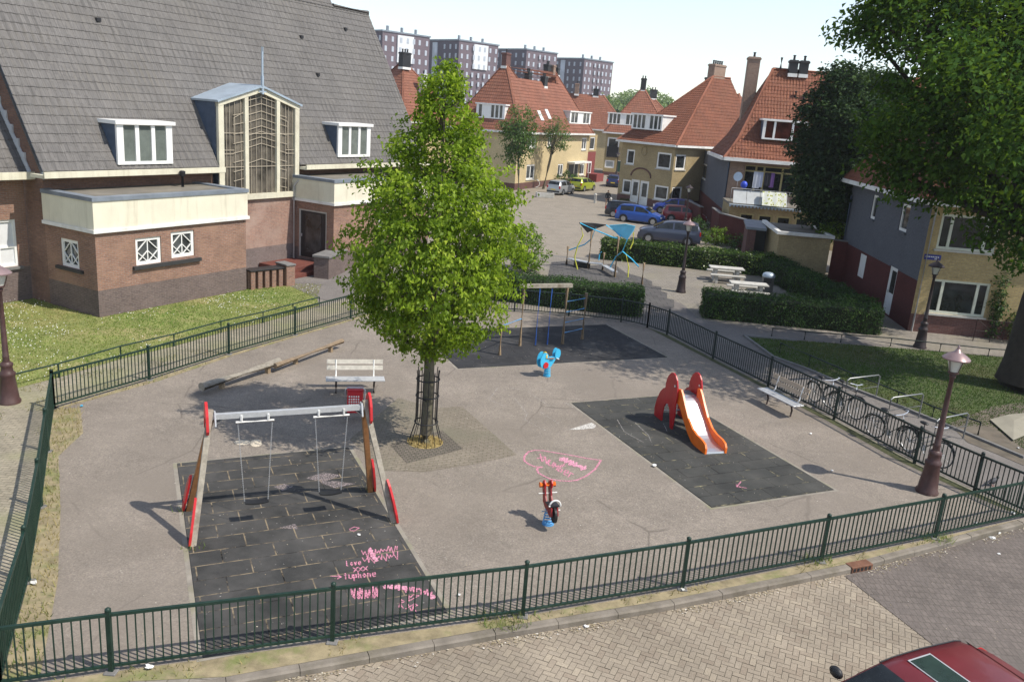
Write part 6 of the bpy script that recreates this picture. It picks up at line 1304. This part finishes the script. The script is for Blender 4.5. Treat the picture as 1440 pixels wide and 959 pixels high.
# =================================================================== CARS
def car(name,label,x,y,rz,paint,Lc=4.0,Wc=1.70,Hc=1.45,kind='hatch',z=0.0,sunroof=False,group='parked cars'):
    r=thing(name,label,'car',(x,y,z),rz,group); s=Lc/4.0; k=Hc/1.45; hw=Wc/2
    SH={'hatch':[(-2.0,.62),(-1.97,.98),(-1.92,1.03),(-1.72,1.36),(-1.5,1.43),(-.9,1.46),(-.2,1.46),(.25,1.40),(.45,1.33),(1.18,.97),(1.35,.93),(1.65,.86),(1.88,.74),(1.98,.55)],
        'estate':[(-2.0,.62),(-1.97,1.0),(-1.93,1.05),(-1.78,1.38),(-1.6,1.44),(-.9,1.47),(-.2,1.46),(.2,1.41),(.38,1.34),(1.08,.99),(1.3,.95),(1.65,.88),(1.9,.76),(1.98,.55)],
        'sedan':[(-2.0,.62),(-1.97,.93),(-1.92,.98),(-1.68,1.02),(-1.62,1.03),(-1.30,1.31),(-1.15,1.36),(-.4,1.41),(.1,1.39),(.32,1.33),(.98,1.0),(1.15,.95),(1.6,.87),(1.88,.76),(1.98,.55)]}[kind]
    st=[(a*s,b*k) for a,b in SH]; belt=.93*k
    xs=[a for a,_ in st]; zs=[b for _,b in st]
    zt_=lambda X: float(np.interp(X,xs,zs))
    def hwx(X): 
        e=abs(X)/(Lc/2); return hw*(1-.16*max(0,e-.72)/.28*max(0,e-.72)/.28)
    def side(X,t):
        """t=0 at the belt line, 1 at the roof edge"""
        zt=zt_(X); B=Vector((X,hwx(X)*.97,min(belt,zt-.05))); h=max(0,zt-belt); T=Vector((X,hwx(X)*(.97-.26*min(1,h/(.52*k))),max(zt-.05,B.z+.01))); return B.lerp(T,t)
    def section(X):
        w=hwx(X); zt=zt_(X); b=side(X,0); t=side(X,1)
        return [(w*.90,.20),(w*.985,.28),(w,.46),(w*.995,.68*k if .68*k<zt-.1 else zt*.7),(b.y,b.z),(t.y,t.z),(t.y*.72,zt-.008),(t.y*.3,zt)]
    X2=sorted(set(xs+[s*v for v in(-1.2,-.55,0,.7,.9)])); vs=[];fs=[]
    for X in X2:
        S=section(X); S=[(yy,zz) for yy,zz in S]; vs+=[(X,yy,zz) for yy,zz in S]+[(X,-yy,zz) for yy,zz in S[::-1]]
    m=16
    for i in range(len(X2)-1):
        for j in range(m): fs.append((i*m+j,i*m+(j+1)%m,(i+1)*m+(j+1)%m,(i+1)*m+j))
    mb=MB(); mb.add(vs,fs,0,True); mb.add(vs[:m],[list(range(m))],0); mb.add(vs[-m:],[list(range(m))],0); mb.build('body',paint,r)
    def sidepan(x0,x1,mat=m_glass):
        for sg in(-1,1):
            n=6; mb=MB(); V=[];F=[]
            for i in range(n+1):
                X=x0+(x1-x0)*i/n
                for t in(.10,.90):
                    p=side(X,t); V.append((p.x,sg*(p.y+.012),p.z))
            for i in range(n): F.append((2*i,2*i+2,2*i+3,2*i+1))
            mb.add(V,F,0,True); mb.build('side_window',mat,r)
    if kind=='sedan': sidepan(-1.3*s,-.4*s); sidepan(-.3*s,.62*s)
    elif kind=='estate': sidepan(-1.78*s,-1.15*s); sidepan(-1.05*s,-.3*s); sidepan(-.2*s,.75*s)
    else: sidepan(-1.55*s,-.42*s); sidepan(-.3*s,.82*s)
    iw=max(i for i,(a,b) in enumerate(SH) if b>1.3); w0,w1=SH[iw],SH[iw+1]
    def screen(a,b,name_):
        (x0,z0),(x1,z1)=(a[0]*s,a[1]*k),(b[0]*s,b[1]*k); n=Vector((z0-z1,0,x1-x0)).normalized()
        if n.z<0: n=-n
        p=lambda t,u,q: Vector((x0+(x1-x0)*t,u*q,z0+(z1-z0)*t))+n*.014
        y0=side(x0+(x1-x0)*.06,1).y*.90; y1=side(x0+(x1-x0)*.94,.6).y*.90
        mb=MB(); mb.poly([p(.06,-1,y0),p(.94,-1,y1),p(.94,1,y1),p(.06,1,y0)]); mb.build(name_,m_glass,r)
    screen(w0,w1,'windscreen')
    if kind=='sedan': screen(SH[5],SH[4],'rear_window')
    else: screen(SH[3],SH[2],'rear_window')
    for xw in(-1.22*s,1.28*s):
        for sg in(-1,1):
            mb=MB(); cy=sg*(hw-.10); Rm=Matrix.Translation((xw,cy,.31))@Matrix.Rotation(R(90)*sg*-1,4,'X'); mb.T=Rm
            mb.lathe([(.24,-.09),(.30,-.085),(.315,-.05),(.315,.05),(.30,.10),(.23,.105)],22); w=mb.build('wheel',m_tyre,r)
            mb=MB(Rm); mb.lathe([(.22,.09),(.21,.108),(.05,.114)],18)
            mb.build('rim',m_rim,w)
            mb=MB(); mb.extr([(xw+.37*math.cos(math.pi*i/14),sg*(hw*.99-.005),.31+.37*math.sin(math.pi*i/14)) for i in range(15)]+[(xw-.37,sg*(hw*.99-.005),.22),(xw+.37,sg*(hw*.99-.005),.22)],(0,sg*.022,0)); mb.build('wheel_arch',m_blackpl,r)
    for sg in(-1,1):
        pts=[]
        for X in np.linspace(xs[3],xs[-6],12): q=side(float(X),1); pts.append((q.x,sg*(q.y+.004),q.z+.006))
        MB().tube(pts,.014,5).build('roof_trim',m_blackpl,r)
        zt=.82*k; MB().bbox(-1.995*s,-1.90*s,sg*hw*.80-.10,sg*hw*.80+.07 if sg<0 else sg*hw*.80+.07,.66*k,.92*k,.02).build('tail_lamp',m_lens_red,r)
        MB().bbox(1.80*s,1.955*s,sg*hw*.68-.17,sg*hw*.68+.17,.58*k,.72*k,.03).build('headlamp',m_lens,r)
        b=side(.82*s,.05); MB().ell((b.x,sg*(b.y+.11),b.z+.10),.07,.12,.085,10,6).build('mirror',m_blackpl,r)
    MB().box(-2.012*s,-1.99*s,-.26,.26,.50*k,.61*k).build('number_plate',m_plate,r)
    MB().bbox(-2.03*s,-1.93*s,-hw*.84,hw*.84,.30,.46,.02).build('bumper',m_blackpl,r); MB().bbox(1.93*s,2.01*s,-hw*.8,hw*.8,.28,.44,.02).build('bumper',m_blackpl,r)
    if sunroof:
        f=lambda X,Y,dz: Vector((X,Y,zt_(X)+dz))
        mb=MB(); mb.extr([f(-.40,-.44,.004),f(.05,-.44,.006),f(.05,.44,.006),f(-.40,.44,.004)],(0,0,.006)); sr_=mb.build('sunroof',m_galv,r)
        mb=MB(); mb.extr([f(-.37,-.41,.012),f(.03,-.41,.013),f(.03,.41,.013),f(-.37,.41,.012)],(0,0,.004)); mb.build('pane',glass('green_sunroof_glass',(.02,.035,.03),.15,.4),sr_)
    return r
def paint(name,c,metal=.0): 
    return M(name,c,.32,.06,1.5,metal=metal,spec=.5,coat=.6)
h=Vector((-.904,-.426)); cc_=(6.22,10.10)
car('parked_car','dark red car in the corner of the photo with sunroof, seen from above',cc_[0],cc_[1],math.atan2(h.y,h.x),M('faded_red_paint',(.125,.014,.018),.42,.15,2.5,coat=.3,dirt=(.15,.03,.032)),4.15,1.68,1.40,'sedan',z=-.12,sunroof=True)
car('parked_car','grey estate car parked behind the long sunlit hedge',10.6,60.0,R(170),paint('grey_blue_paint',(.06,.072,.115),.3),4.4,1.72,1.60,'estate')
car('parked_car','bright blue hatchback nearest the black one in the square',9.9,70.5,R(-22),paint('bright_blue_paint',(.012,.085,.40),.3),4.0,1.68,1.45,'hatch')
car('parked_car','black hatchback half hidden behind the bright blue one',9.3,73.2,R(-22),paint('black_paint',(.015,.018,.03),.3),4.0,1.68,1.42,'hatch')
car('parked_car','royal blue hatchback in front of the yellow corner house',14.2,79.6,R(172),paint('royal_blue_paint',(.02,.05,.32),.3),3.9,1.66,1.45,'hatch')
car('parked_car','red car mostly hidden behind the thin street lamp',14.1,73.5,R(-5),paint('coral_red_paint',(.30,.03,.035)),3.8,1.65,1.40,'hatch')
car('parked_car','silver hatchback parked by the pale yellow terrace',4.0,91.0,R(64),paint('silver_paint',(.42,.44,.46),.5),4.1,1.72,1.50,'hatch')
car('parked_car','lime green hatchback parked ahead of the silver one',6.7,97.2,R(62),paint('lime_green_paint',(.32,.38,.02),.2),4.1,1.70,1.50,'hatch')
car('parked_car','dark blue car farthest down the street',11.2,106.5,R(80),paint('dark_blue_paint',(.012,.02,.09),.3),4.1,1.70,1.48,'hatch')
# =================================================================== BICYCLES AND RACKS
def bicycle(label,loc,rz,lean=0):
    r=thing('bicycle',label,'bicycle',loc,rz,'bicycles parked behind the fence'); r.rotation_euler=(lean,0,rz)
    for x in(-.53,.53):
        mb=MB(); mb.tube([(x+.335*math.cos(2*math.pi*i/26),0,.345+.335*math.sin(2*math.pi*i/26)) for i in range(27)],.015,6,caps=False); w=mb.build('wheel',m_tyre,r)
        mb=MB(); mb.tube([(x+.315*math.cos(2*math.pi*i/26),0,.345+.315*math.sin(2*math.pi*i/26)) for i in range(27)],.010,5,caps=False)
        for i in range(14): a=2*math.pi*i/14; mb.tube([(x,0,.345),(x+.315*math.cos(a),0,.345+.315*math.sin(a))],.0025,3)
        mb.tube([(x,-.05,.345),(x,.05,.345)],.025,8); mb.build('rim',m_galv,w)
        mb=MB(); mb.tube([(x+.375*math.cos(a),0,.345+.375*math.sin(a)) for a in [R(20+14*i) for i in range(11)]],.022,6); mb.build('mudguard',m_blackpl,r)
    fr=m_blackpl; mb=MB(); B=(-.08,0,.30); S=(-.22,0,.80); H=(.33,0,.88); F=(.53,0,.345); Rr=(-.53,0,.345)
    for p,q,w in((B,S,.018),(S,(.33,0,.80),.016),(B,(.35,0,.70),.02),(Rr,B,.012),(Rr,S,.011),(H,(.37,0,.62),.02),((.37,0,.62),F,.015)): mb.tube([p,q],w,7)
    mb.tube([S,(-.25,0,.93)],.014,6); mb.build('frame',fr,r)
    mb=MB(); mb.tube([(.33,0,.88),(.31,0,1.02)],.014,6); mb.tube([(.18,-.29,1.03),(.27,-.27,1.05),(.32,-.12,1.04),(.31,0,1.02),(.32,.12,1.04),(.27,.27,1.05),(.18,.29,1.03)],.013,6); mb.build('handlebar',m_chrome,r)
    MB().ell((-.27,0,.96),.14,.085,.045,12,6).build('saddle',m_blackpl,r)
    mb=MB(); mb.bar((-.75,-.06,.74),(-.30,-.06,.74),.014,.012); mb.bar((-.75,.06,.74),(-.30,.06,.74),.014,.012); mb.bar((-.72,0,.74),(-.55,0,.36),.012,.012); mb.build('carrier',m_galv,r)
    mb=MB(); mb.tube([(-.08,-.02,.30),(-.08,.02,.30)],.085,14); mb.bar((-.08,-.05,.30),(.02,-.05,.18),.015,.02); mb.bar((-.08,.05,.30),(-.18,.05,.42),.015,.02); mb.build('crank',m_galv,r)
    return r
bicycle('black bicycle right behind the end of the beige slatted bench',(10.05,25.35,0),R(-70),R(6))
bicycle('bicycle with one pale wheel between the bench and the lamp',(10.42,24.92,0),R(-64),R(-8))
bicycle('bicycle with bright handlebars standing left of the maroon lamp post',(10.98,22.55,0),R(-58),R(7))
bicycle('bicycle half hidden behind the maroon lamp post',(11.45,21.5,0),R(-66),R(-6))
for i,(a,b) in enumerate((((10.9,26.0),(12.25,26.75)),((11.6,24.3),(12.9,25.0)),((12.2,22.6),(13.5,23.4)))):
    r=thing('bicycle_rack',['galvanised bicycle rack nearest the beige bench','middle galvanised bicycle rack, between the two others','galvanised bicycle rack nearest the maroon lamp post'][i],'bicycle rack',(*a,0),0,'galvanised bicycle racks'); A_,B_=Vector((*a,0)),Vector((*b,0)); u_=Vector((0,0,.82))
    MB().tube([A_,A_+u_*.93,A_+u_+(B_-A_)*.06,B_+u_-(B_-A_)*.06,B_+u_*.93,B_],.024,8).build('loop',m_steel,r,True); MB().tube([A_+u_*.5,B_+u_*.5],.02,8).build('crossbar',m_steel,r,True)
# =================================================================== PICNIC CORNER, KITE FRAME
for x,y,rz,lab in((11.6,46.3,R(-4),'white picnic table standing free beside the long sunlit hedge'),(11.75,42.0,R(-4),'white picnic table mostly hidden behind the dark clipped hedge')):
    r=thing('picnic_table',lab,'picnic table',(x,y,0),rz,'white picnic tables')
    MB().bbox(-.95,.95,-.38,.38,.72,.80,.02).build('table_top',m_concrete,r)
    for yy in(-.75,.75): MB().bbox(-.95,.95,yy-.16,yy+.16,.42,.49,.015).build('seat',m_concrete,r)
    for xx in(-.6,.6): mb=MB(); mb.bbox(xx-.09,xx+.09,-.28,.28,0,.72,.02); mb.bbox(xx-.07,xx+.07,-.82,-.28,.28,.42,.01); mb.bbox(xx-.07,xx+.07,.28,.82,.28,.42,.01); mb.bbox(xx-.07,xx+.07,-.85,-.65,0,.28,.01); mb.bbox(xx-.07,xx+.07,.65,.85,0,.28,.01); mb.build('leg',m_concrete,r)
tr_=thing('litter_bin','round grey litter bin with a domed hood beside the picnic tables','litter bin',(13.35,44.2,0),R(-20))
MB().lathe([(.30,0),(.32,.04),(.32,.78),(.33,.8)],20).build('body',m_stone,tr_); MB().lathe([(.33,.8),(.34,.86),(.30,.97),(.2,1.03),(.0,1.05)],20).build('hood',m_zinc,tr_); MB().bbox(-.2,.2,-.335,-.2,.5,.78,.02).build('opening',m_blackpl,tr_)
kf=thing('kite_climber','wooden post climbing frame with cyan and black kite sails','climbing frame',(4.6,46,0))
P1,P2_=Vector((4.0,47,0)),Vector((5.3,45,0))
for p,h in((P1,2.2),(P2_,2.2),(Vector((2.8,47.9,0)),1.05),(Vector((4.8,46.9,0)),1.0),(Vector((6.6,43.6,0)),1.15)): MB().tube([p,p+Vector((0,0,h))],.075,9).build('post',m_post,kf,True)
def sail(pts,mat):
    pts=[at(*p) for p in pts]; mb=MB(); mb.extr(pts,(0.02,.06,.01)); return mb.build('sail',mat,kf,True)
sail([(814,313.5,46.3),(833,314,46.9),(853,316.5,47.2),(838,322,47),(826,327.5,46.8)],m_blackpl); sail([(856,317,46.6),(880,315.5,45.5),(893.5,318.5,45),(891,325,45),(882,337.5,45.0),(872,332,45.6)],M('bright_cyan_sail',(.14,.52,.72),.45,.12,3))
def ktube(pts,r,mat,nm): MB().tube([at(*p) for p in pts],r,7).build(nm,mat,kf,True)
for a in ([(816,314,46.3),(840,325,45.9),(862,334,45.4),(872,336,45.2)],[(853,317,47),(866,326,46),(873,333,45.4)],[(882,337,45),(875,354,45),(866,361,45.4),(858,376,45.8)],[(876,354,45),(888,364,44.4),(898,375,43.8)],[(838,320,47),(832,336,47),(822,344,47.4),(800,352,47.9)],[(846,354,46.9),(843,358,46.9),(842,366,46.9)]): ktube(a,.035,m_cyan,'tube')
for a in ([(817,320,46.3),(820,331,46.3),(812,347,46.4),(808,362,46.4),(812,379,46.4)],[(891,327,45),(890,341,45),(886,350,45)],[(880,357,45),(884,375,45),(883,390,45)]): ktube(a,.035,m_yelgreen,'tube')
mb=MB(); mb.bar(Vector((2.9,47.85,.35)),Vector((3.95,47.05,.35)),.4,.05); mb.bar(P1+Vector((0,0,.35)),Vector((4.8,46.9,.35)),.3,.05); mb.bar(Vector((4.85,46.8,.3)),P2_+Vector((0,0,.3)),.3,.05); mb.build('step_board',m_galv,kf,True)
mb=MB(); mb.box(3.2,4.1,47.1,47.7,0,.3); mb.build('step_block',m_blackpl,kf,True)
# =================================================================== PERSON AND SMALL THINGS
def skin_person(x,y,rz):
    J=[((0,0,.93),.125),((0,.0,1.12),.115),((0,.0,1.32),.15),((0,.01,1.46),.065),((0,.03,1.53),.06),((0,.03,1.62),.095),((0,.02,1.70),.07)]
    E=[(0,1),(1,2),(2,3),(3,4),(4,5),(5,6)]
    def chain(start,pts):
        p=start
        for c,r in pts: J.append((c,r)); E.append((p,len(J)-1)); p=len(J)-1
    for s in(-1,1):
        chain(0,[((.09*s,0,.88),.095),((.105*s,.02+.05*s,.50),.066),((.11*s,-.02+.1*s,.09),.045),((.115*s,.10+.1*s,.04),.04)])
        chain(2,[((.17*s,0,1.38),.07),((.235*s,-.02,1.12),.05),((.20*s,.10,.92),.04),((.17*s,.15,.86),.035)])
    me=bpy.data.meshes.new('person'); me.from_pydata([c for c,_ in J],E,[]); o=bpy.data.objects.new('person',me); COL.objects.link(o)
    md=o.modifiers.new('skin','SKIN'); 
    if not me.skin_vertices: me.attributes
    bm=bmesh.new(); bm.from_mesh(me); lay=bm.verts.layers.skin.verify()
    bm.verts.ensure_lookup_table()
    for i,(c,r) in enumerate(J): bm.verts[i][lay].radius=(r,r*.8 if i in(1,2) else r); bm.verts[i][lay].use_root=(i==0)
    bm.to_mesh(me); bm.free()
    sb=o.modifiers.new('sub','SUBSURF'); sb.levels=2; sb.render_levels=2
    dg=bpy.context.evaluated_depsgraph_get(); m2=bpy.data.meshes.new_from_object(o.evaluated_get(dg)); o.modifiers.clear(); o.data=m2
    sk=M('skin',(.36,.22,.15),.6,.1,5); cl=M('black_jacket',(.014,.014,.017),.85,.3,6); tr=M('dark_trousers',(.02,.021,.028),.85,.3,6); sh=M('black_shoes',(.01,.01,.01),.5,.1,5); hr=M('dark_hair',(.02,.015,.012),.7,.2,10)
    m2.materials.clear()
    for m in(cl,sk,tr,sh,hr): m2.materials.append(m)
    for p in m2.polygons:
        c=p.center; p.use_smooth=True
        p.material_index=3 if c.z<.11 else 2 if c.z<.9 and abs(c.x)<.19 and c.y<.09 else 1 if (c.z>1.48 and not(c.z>1.62 or c.y<.01)) else 4 if c.z>1.55 else 1 if (c.z<.92 and c.y>.09) else 0
    o.location=(x,y,.0); o.rotation_euler=(0,0,rz); tag(o,'person in dark jacket and trousers standing by the bollard on the square','person'); return o
skin_person(8.0,80.1,R(160))
for px,py,lab in((836.5,286,'pale bollard standing alone left of the person'),(857.5,292,'pale bollard right beside the person')):
    p=g(px,py); r=thing('bollard',lab,'bollard',(p.x,p.y,0),0,'pale bollards on the square'); MB().lathe([(.13,0),(.13,.75),(.15,.78),(.15,.86),(.08,.95),(0,.98)],12).build('shaft',m_concrete,r)
p=g(766,278); r=thing('concrete_planter','low grey concrete planter beside the silver car','planter',(p.x,p.y,0),R(8)); mb=MB(); mb.bbox(-.9,.9,-.4,.4,0,.5,.03); mb.build('trough',m_concrete,r); MB().box(-.8,.8,-.3,.3,.49,.505).build('soil',m_barkdk,r)
p=g(753,264); o=MB().tube([(.42*math.cos(2*math.pi*i/24),0,.45+.42*math.sin(2*math.pi*i/24)) for i in range(25)],.05,6,caps=False).build('white_hoop',m_white,label='white hoop leaning at the foot of the pale yellow terrace',cat='hoop'); o.location=(p.x,p.y,0)
cb=[g(x,y,.06) for x,y in((1392,590),(1418,583),(1452,580),(1465,602),(1425,619))]; mb=MB(); c0=cb[0].lerp(cb[3],.45)+Vector((0,0,.09))
for i in range(5): mb.extr([cb[i],cb[(i+1)%5],c0],(0,0,.012))
mb.build('cardboard_sheet',M('grey_cardboard',(.26,.24,.19),.85,.15,2),label='large flattened piece of grey brown cardboard on the soil under the big tree',cat='cardboard')
p=g(1212,800,-.05); dr=thing('storm_drain','rusty iron kerb drain inlet in the gutter of the brick road','drain',(p.x,p.y+.06,-.118),R(24))
MB().bbox(-.28,.28,-.05,.16,0,.135,.01).build('casing',M('rusty_iron',(.16,.075,.045),.8,.3,6),dr)
for i in range(5): MB().box(-.24+.1*i,-.18+.1*i,-.056,-.045,.03,.10).build('slot',m_blackpl,dr)
scr=[(824,881,'white paper scrap on the brick road left of the middle kerb'),(731,887,'small white paper scrap at the kerb, below the longest fence panel'),(1395,757,'crumpled white paper strip in the gutter by the yellow road line'),(1404,750,'white cup lying by the kerb near the yellow road line'),(960,829,'white lump at the foot of a green fence post'),(1405,779,'white scrap between the two yellow road lines'),(872,836,'white scrap behind the front fence in its shadow'),(1130,612,'white scrap on the asphalt under the beige bench'),(920,655,'crumpled white paper on the mat under the slide'),(505,752,'white speck of paper on the swing mat'),(1140,610,'tiny white scrap in front of the beige bench'),(1170,662,'white scrap near the shadow of the lamp'),(210,938,'white carton lying behind the front fence at the corner'),(115,571,'pale blue wrapper at the fence corner near the cut off lamp'),(48,820,'white crumpled bag in the dry weeds by the end on fence'),(1372,735,'white bag between the fences at the corner'),(1425,722,'white and blue bag in the corner of the fences'),(800,602,'white paper ball at the powder patch'),(1432,630,'small white scrap on the path by the cardboard'),(645,836,'white scrap on the asphalt beside the swing mat')]
for i,(px,py,lab) in enumerate(scr):
    if i in(7,17): continue
    zz=-.115 if (i in(0,1,2,5) or i==3) else .03; p=g(px,py,zz); s=.05 if i in(2,3,8,14,16,12) else .032; mb=MB(); n=7
    mb.ell((0,0,s*.4),s*1.3,s,s*.45,7,4); o=mb.build('paper_scrap',m_white if i!=13 else m_cyan,label=lab,cat='litter',group='scraps of litter'); o.location=p; o.rotation_euler=(0,0,i*1.3)
    for v in o.data.vertices: v.co*=random.uniform(.7,1.35)
    for q in o.data.polygons: q.use_smooth=False
bd=thing('pigeon','dark pigeon standing between the two fences near the corner','bird',(*g(1395,683)[:2],0),R(20))
MB().ell((0,0,.14),.14,.07,.075,12,8,rot=Matrix.Rotation(R(-15),3,'Y')).build('body',M('pigeon_grey',(.05,.052,.06),.7,.3,12),bd); mb=MB(); mb.ell((.13,0,.23),.04,.035,.04,10,6); mb.tube([(.1,0,.17),(.13,0,.22)],.035,8); mb.tube([(.16,0,.23),(.195,0,.225)],[.012,.003],6); mb.build('head',M('pigeon_head',(.03,.04,.04),.6,.2,12),bd)
mb=MB(); mb.extr([(-.10,-.03,.14),(-.27,-.035,.09),(-.27,.035,.09),(-.10,.03,.14)],(0,0,.012)); mb.build('tail',bpy.data.materials['pigeon_grey'],bd)
for s in(-1,1): MB().tube([(0,.025*s,.09),(0,.025*s,.0),(.04,.025*s,.005)],.006,5).build('leg',m_red,bd)
# thin summer haze over the whole place
hz=MB().box(-420,420,-25,640,-1.2,44).build('haze',[]); hz['kind']='stuff'
hm=bpy.data.materials.new('haze'); hm.use_nodes=True; nt=hm.node_tree; nt.nodes.clear(); out=N(nt,'ShaderNodeOutputMaterial'); pv=N(nt,'ShaderNodeVolumePrincipled')
pv.inputs['Color'].default_value=(.93,.96,1,1); pv.inputs['Density'].default_value=.0003; pv.inputs['Anisotropy'].default_value=.3; L(nt,pv.outputs[0],out.inputs['Volume']); hz.data.materials.append(hm)
# =================================================================== LIGHT
SUN=Vector((.57,-.21,.79)).normalized(); el=math.asin(SUN.z); az=math.atan2(SUN.x,SUN.y)
w=bpy.data.worlds.new('World'); sc.world=w; w.use_nodes=True; nt=w.node_tree; bg=nt.nodes['Background']
sk=N(nt,'ShaderNodeTexSky',sky_type='NISHITA'); sk.sun_disc=False; sk.sun_elevation=el; sk.sun_rotation=az; sk.air_density=1.0; sk.dust_density=.35; sk.ozone_density=1.6
hs=N(nt,'ShaderNodeHueSaturation'); hs.inputs['Saturation'].default_value=.68; L(nt,sk.outputs[0],hs.inputs['Color']); L(nt,hs.outputs[0],bg.inputs[0]); bg.inputs[1].default_value=.117
sl_=bpy.data.lights.new('sun','SUN'); sl_.energy=3.0; sl_.angle=R(.55); sl_.color=(1,.93,.82); so_=bpy.data.objects.new('sun',sl_); COL.objects.link(so_); so_.rotation_euler=SUN.to_track_quat('Z','Y').to_euler(); so_.location=(20,-5,40)
sc.view_settings.view_transform='Standard'; sc.view_settings.look='None'; sc.view_settings.gamma=1; sc.view_settings.exposure=.85; sc.view_settings.use_curve_mapping=False
sc.cycles.max_bounces=6; sc.cycles.transparent_max_bounces=6
try: sc.cycles.use_denoising=True
except Exception: pass
